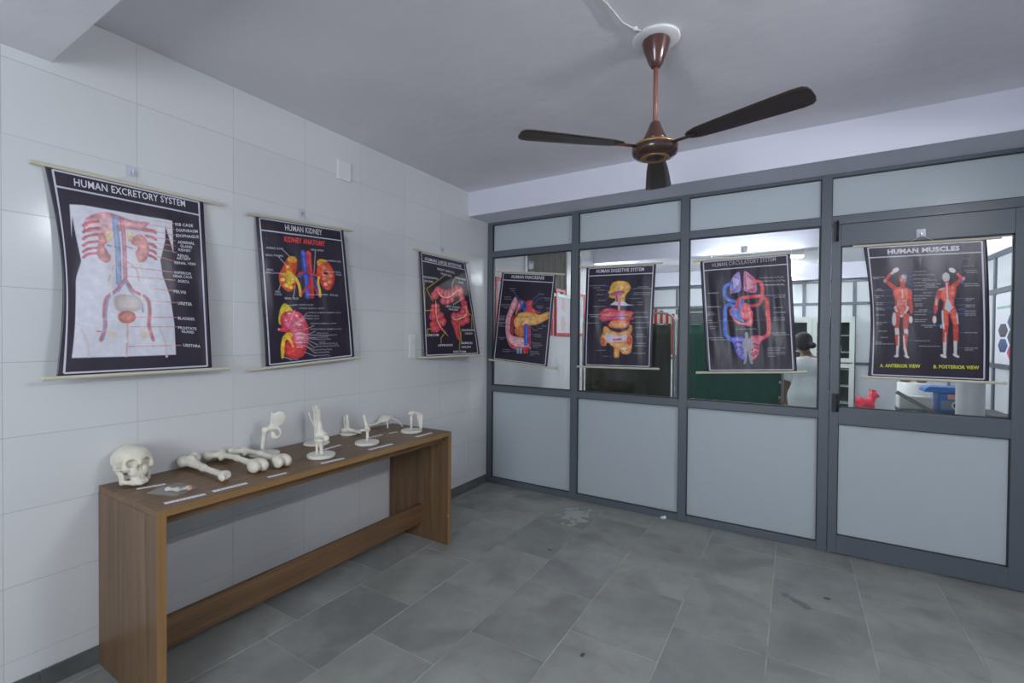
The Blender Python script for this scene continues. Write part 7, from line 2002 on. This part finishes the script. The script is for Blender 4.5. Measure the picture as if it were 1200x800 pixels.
toy = empty('rubber_animal_toy', (3.545, 5.0, 0.347), math.radians(18), 'red inflatable rubber animal with ears on a low stool', 'toy')
organic('toy_body', toy_fn, (-0.17, -0.11, -0.005), (0.19, 0.11, 0.36), 0.008, M['toy_red'], toy)
for s in (-1, 1):
    organic('eye', lambda p: s_ell(p, (0.118, s * 0.040, 0.268), (0.009, 0.006, 0.010)), (0.1, s * 0.04 - 0.015, 0.25), (0.135, s * 0.04 + 0.015, 0.285), 0.003, M['black'], toy)

# examination couch, therapy unit, drum
cx, cy = 3.80, 2.9
couch = empty('treatment_couch', (3.95, 3.0, 0), 0, 'dark grey treatment couch with a sloping side rail beyond the door', 'couch')
MB().box((-0.32, -0.32, 0.60), (0.55, 0.32, 0.68)).build('couch_base', M['dark_grey'], couch, bevel=0.015)
hd = MB().box((-0.17, -0.012, -0.02), (0.17, 0.012, 0.02)).build('side_rail', M['grey_vinyl'], couch, bevel=0.006)
hd.location = (-0.26, -0.335, 0.785); hd.rotation_euler = (0, math.radians(33), 0)
for sx in (-0.28, 0.5):
    for sy in (-0.27, 0.27):
        MB().tube([(sx, sy, 0.0), (sx, sy, 0.61)], 0.018, 10).build('leg', M['chrome'], couch, smooth=True)
pad = empty('white_bolster', (3.74, 2.84, 0.681), 0, 'pale grey padded bolster resting on the treatment couch', 'bolster')
MB().box((-0.16, -0.10, 0.0), (0.12, 0.10, 0.15)).build('bolster_pad', M['pale_vinyl'], pad, bevel=0.02)
unit = empty('therapy_unit', (3.98, 2.86, 0.681), 0, 'blue portable therapy unit with a round dial on the couch', 'therapy machine')
MB().box((-0.075, -0.12, 0.0), (0.24, 0.12, 0.20)).build('case', M['blue'], unit, bevel=0.012)
MB().prism([(-0.19, 0.205), (-0.18, 0.24), (-0.15, 0.265), (0.26, 0.265), (0.26, 0.205)], 1, -0.13, 0.13).build('lid', M['blue'], unit, bevel=0.006)
MB().box((0.0, -0.126, 0.14), (0.20, -0.118, 0.19)).build('label_strip', mat('orange_label', (226, 150, 130), 0.5), unit)
MB().box((-0.05, -0.124, 0.03), (0.20, -0.119, 0.125)).build('control_panel', mat('mid_grey_panel', (128, 140, 152), 0.4), unit)
for r_0, r_1, y_, mm in ((0.045, 0.0, -0.128, 'plastic_white'), (0.032, 0.0, -0.134, 'black'), (0.014, 0.0, -0.140, 'plastic_grey')):
    MB().tube([(0.075, -0.118, 0.078), (0.075, y_, 0.078)], r_0, 20).build('dial', M[mm], unit)
drum = empty('white_drum', (3.885, 1.62, 0), 0, 'tall white cylindrical drum behind the door glass under the muscles chart', 'drum')
MB().lathe([(0.085, 0.0), (0.092, 0.01), (0.092, 1.24), (0.088, 1.252), (0.08, 1.254)], n=40).build('drum_body', M['plastic_white'], drum, smooth=True)
MB().lathe([(0.0925, 1.21), (0.096, 1.216), (0.096, 1.246), (0.0925, 1.252)], n=40).build('drum_rim', M['cab'], drum, smooth=True)
ped = empty('white_pedestal', (3.965, 4.3, 0), 0, 'white round pedestal cabinet seen beyond the treatment couch', 'pedestal')
MB().lathe([(0.16, 0.0), (0.17, 0.01), (0.17, 0.86), (0.16, 0.87)], n=40).build('pedestal_body', M['plastic_white'], ped, smooth=True)
for k, (x, lab) in enumerate(((3.88, 'left'), (4.05, 'right'))):
    o = empty('brown_bowl', (x, 4.3, 0.871), 0, 'small brown bowl on the white pedestal, ' + lab + ' of the two', 'bowl', 'brown bowls on the pedestal')
    MB().lathe([(0.04, 0.0), (0.05, 0.004), (0.068, 0.045), (0.076, 0.085), (0.070, 0.085), (0.058, 0.045), (0.02, 0.012)], n=24).build('bowl_body', M['brown'], o, smooth=True)
sm_ = empty('dark_stool', (4.20, 2.05, 0), 0, 'dark grey stool seat low behind the right edge of the door glass', 'stool')
MB().box((-0.11, -0.12, 0.72), (0.11, 0.12, 0.775)).build('seat', M['dark_grey'], sm_, bevel=0.012)
MB().tube([(0, 0, 0.06), (0, 0, 0.72)], 0.022, 12).build('column', M['chrome'], sm_, smooth=True)
for k in range(5):
    a = k * 2 * math.pi / 5
    MB().tube([(0, 0, 0.075), (0.20 * math.cos(a), 0.20 * math.sin(a), 0.03)], 0.014, 8).build('foot', M['chrome'], sm_, smooth=True)

# tube lights of that room, some added unseen to brighten it
hang = tube_light('tube_light', (2.10, 2.80 - 0.001, 2.43), 1.18, 0, (0, -1, 0), 18.0, 'lit white tube light hung below the beam behind the circulatory chart')
for sx in (-0.45, 0.45):
    MB().tube([(sx, 0.012, 0.0), (sx, 0.012, 0.112)], 0.006, 8).build('hanger_rod', M['steel'], hang)
MB().box((-0.59, 0.0, -0.022), (0.59, 0.024, 0.022)).build('back_plate', M['plastic_white'], hang)
tube_light('tube_light', (2.02, 6.12 - 0.001, 2.60), 1.18, 0, (0, -1, 0), 50.0, 'lit white tube light on the far beam above the second partition')
tube_light('tube_light', (0.001, 3.55, 2.28), 1.18, 1, (1, 0, 0), 70.0, 'added white tube light hidden on the left wall behind the digestive chart')  # added to brighten the left frosted panes, out of sight behind the chart
tube_light('tube_light', (BX1 + 0.051, 5.2, 2.40), 1.18, 1, (1, 0, 0), 40.0, 'lit white tube light beyond the side partition')
tube_light('tube_light', (1.30, 4.0, CEIL - 0.001), 1.18, 0, (0, 0, -1), 52.0, 'added white tube light hidden on the ceiling beyond the beam, left of the cabinet')  # added to lift the dark far half, hidden by the beam
tube_light('tube_light', (3.55, 4.0, CEIL - 0.001), 1.18, 0, (0, 0, -1), 60.0, 'added white tube light hidden on the ceiling above the treatment couch')  # another hidden lamp, added to brighten the far half on this side
tube_light('tube_light', (2.0, 1.30, CEIL - 0.001), 1.18, 0, (0, 0, -1), 26.0, 'added unseen white tube light on the ceiling above the ward screens')  # added out of view to light the frosted panes from behind
tube_light('tube_light', (3.6, 7.8, CEIL - 0.001), 1.18, 0, (0, 0, -1), 40.0, 'lit white tube light on the ceiling beyond the second partition')

# ------------------------------------------------------------------ person in a white coat, seen from behind
PX, PY = 2.735, 2.05
def body_fn(p):
    s = p
    d = smins(0.05, s_ell(s, (0, 0, 0.86), (0.16, 0.115, 0.13)), s_ell(s, (0, 0.0, 1.05), (0.145, 0.10, 0.16)), s_ell(s, (0, 0, 1.16), (0.165, 0.10, 0.11)))
    d = smin(d, s_cap(s, (-0.01, 0.005, 1.22), (-0.045, 0.02, 1.33), 0.05, 0.046), 0.03)
    hx_, hy_, hz_ = -0.055, 0.03, 1.40
    head = smins(0.03, s_ell(s, (hx_, hy_, hz_ + 0.015), (0.075, 0.092, 0.095)), s_ell(s, (hx_, hy_ + 0.04, hz_ - 0.055), (0.055, 0.055, 0.055)))
    head = smin(head, s_cap(s, (hx_, hy_ + 0.088, hz_ + 0.02), (hx_, hy_ + 0.112, hz_ - 0.018), 0.010, 0.015), 0.012)
    for e in (-1, 1):
        head = ssub(head, s_ell(s, (hx_ + e * 0.032, hy_ + 0.095, hz_ + 0.012), (0.016, 0.014, 0.010)), 0.008)
        head = smin(head, s_ell(s, (hx_ + e * 0.077, hy_, hz_), (0.009, 0.018, 0.028)), 0.006)
    head = smin(head, s_ell(s, (hx_, hy_ + 0.092, hz_ - 0.052), (0.022, 0.012, 0.008)), 0.006)
    d = smin(d, head, 0.025)
    for e in (-1, 1):
        d = smin(d, s_cap(s, (e * 0.085, 0, 0.80), (e * 0.095, 0.01, 0.45), 0.085, 0.058), 0.03)
        d = smin(d, s_cap(s, (e * 0.095, 0.01, 0.45), (e * 0.10, -0.01, 0.08), 0.056, 0.038), 0.02)
        d = smin(d, s_cap(s, (e * 0.10, -0.03, 0.04), (e * 0.11, 0.13, 0.032), 0.040, 0.030), 0.02)
    arms = [((-0.165, 0, 1.20), (-0.195, -0.01, 0.985), (-0.225, 0.10, 0.80), (-0.225, 0.16, 0.735)), ((0.165, 0, 1.20), (0.205, -0.02, 0.98), (0.19, 0.17, 0.86), (0.16, 0.24, 0.83))]
    for (a, b, c, h_) in arms:
        d = smin(d, s_cap(s, a, b, 0.050, 0.040), 0.03)
        d = smin(d, s_cap(s, b, c, 0.040, 0.027), 0.015)
        C_, H_ = np.array(c), np.array(h_)
        dr = (H_ - C_) / np.linalg.norm(H_ - C_)
        sd = np.cross(dr, (0, 0, 1.0)); sd = sd / np.linalg.norm(sd); nn = np.cross(sd, dr)
        d = smin(d, s_box_dir(s, C_ + dr * 0.045, dr, sd, nn, (0.045, 0.038, 0.016)), 0.012)
        for k, (o_, l) in enumerate(((-0.030, 0.062), (-0.011, 0.072), (0.009, 0.068), (0.028, 0.054))):
            f0 = C_ + dr * 0.082 + sd * o_; f1 = f0 + dr * l * 0.55 - nn * 0.004; f2 = f1 + dr * l * 0.42 - nn * 0.018
            d = smin(d, s_cap(s, f0, f1, 0.0095, 0.009), 0.004); d = smin(d, s_cap(s, f1, f2, 0.009, 0.008), 0.003)
        t0 = C_ + dr * 0.03 - sd * 0.034; t1 = t0 + dr * 0.03 - sd * 0.022 - nn * 0.008; t2 = t1 + dr * 0.028 - nn * 0.006
        d = smin(d, s_cap(s, t0, t1, 0.011, 0.010), 0.006); d = smin(d, s_cap(s, t1, t2, 0.010, 0.0085), 0.003)
    return d
def s_box_dir(p, c, a, b, n_, h):
    q = p - c
    l = np.stack([q @ a, q @ b, q @ n_], -1)
    return s_ell(l, (0, 0, 0), h)
person = empty('person', (PX, PY, 0), 0, 'person in a white coat with dark tied hair standing with back turned', 'person')
organic('body', body_fn, (-0.32, -0.16, -0.02), (0.32, 0.36, 1.54), 0.0095, M['skin'], person)
def coat_fn(p):
    d = smins(0.06, s_ell(p, (0, 0, 1.15), (0.190, 0.125, 0.125)), s_ell(p, (0, 0, 1.02), (0.172, 0.128, 0.22)), s_ell(p, (0, 0, 0.84), (0.195, 0.15, 0.22)), s_cap(p, (0, 0, 0.80), (0, 0.0, 0.56), 0.165, 0.20))
    for a, b in (((-0.165, 0, 1.20), (-0.194, -0.009, 1.00)), ((0.165, 0, 1.20), (0.204, -0.018, 0.99))):
        d = smin(d, s_cap(p, a, b, 0.064, 0.060), 0.025)
    d = smin(d, s_cap(p, (-0.02, 0.002, 1.235), (-0.028, 0.008, 1.265), 0.060, 0.056), 0.02)
    d = d + 0.004 * np.sin(p[..., 0] * 70 + p[..., 2] * 9) * np.clip(1.1 - p[..., 2], 0, 1)
    d = np.maximum(d, 0.50 - p[..., 2])
    d = np.maximum(d, p[..., 2] - 1.262 + 0.25 * np.abs(p[..., 0] + 0.028))
    cuts = np.minimum(s_cap(p, (-0.20, -0.01, 0.97), (-0.23, 0.13, 0.78), 0.058), s_cap(p, (0.207, -0.02, 0.96), (0.19, 0.2, 0.85), 0.058))
    return np.maximum(d, -cuts)
organic('white_coat', coat_fn, (-0.30, -0.24, 0.47), (0.30, 0.24, 1.30), 0.011, M['coat'], person)
def trouser_fn(p):
    d = 9.0
    for e in (-1, 1):
        k = s_cap(p, (e * 0.085, 0, 0.80), (e * 0.10, 0.0, 0.12), 0.100, 0.068)
        d = k if isinstance(d, float) else smin(d, k, 0.02)
    return np.maximum(np.maximum(d, 0.10 - p[..., 2]), p[..., 2] - 0.82)
organic('trousers', trouser_fn, (-0.24, -0.15, 0.06), (0.24, 0.15, 0.86), 0.012, M['teal'], person)
def hair_fn(p):
    d = smins(0.02, s_ell(p, (-0.055, 0.014, 1.425), (0.085, 0.096, 0.092)), s_ell(p, (-0.052, -0.035, 1.375), (0.070, 0.055, 0.060)))
    d = np.maximum(d, -s_ell(p, (-0.055, 0.14, 1.38), (0.085, 0.09, 0.10)))
    bun = s_ell(p, (0.022, -0.060, 1.375), (0.036, 0.040, 0.034))
    return smin(d, bun, 0.012)
organic('hair', hair_fn, (-0.17, -0.15, 1.28), (0.10, 0.15, 1.54), 0.008, M['hair'], person)
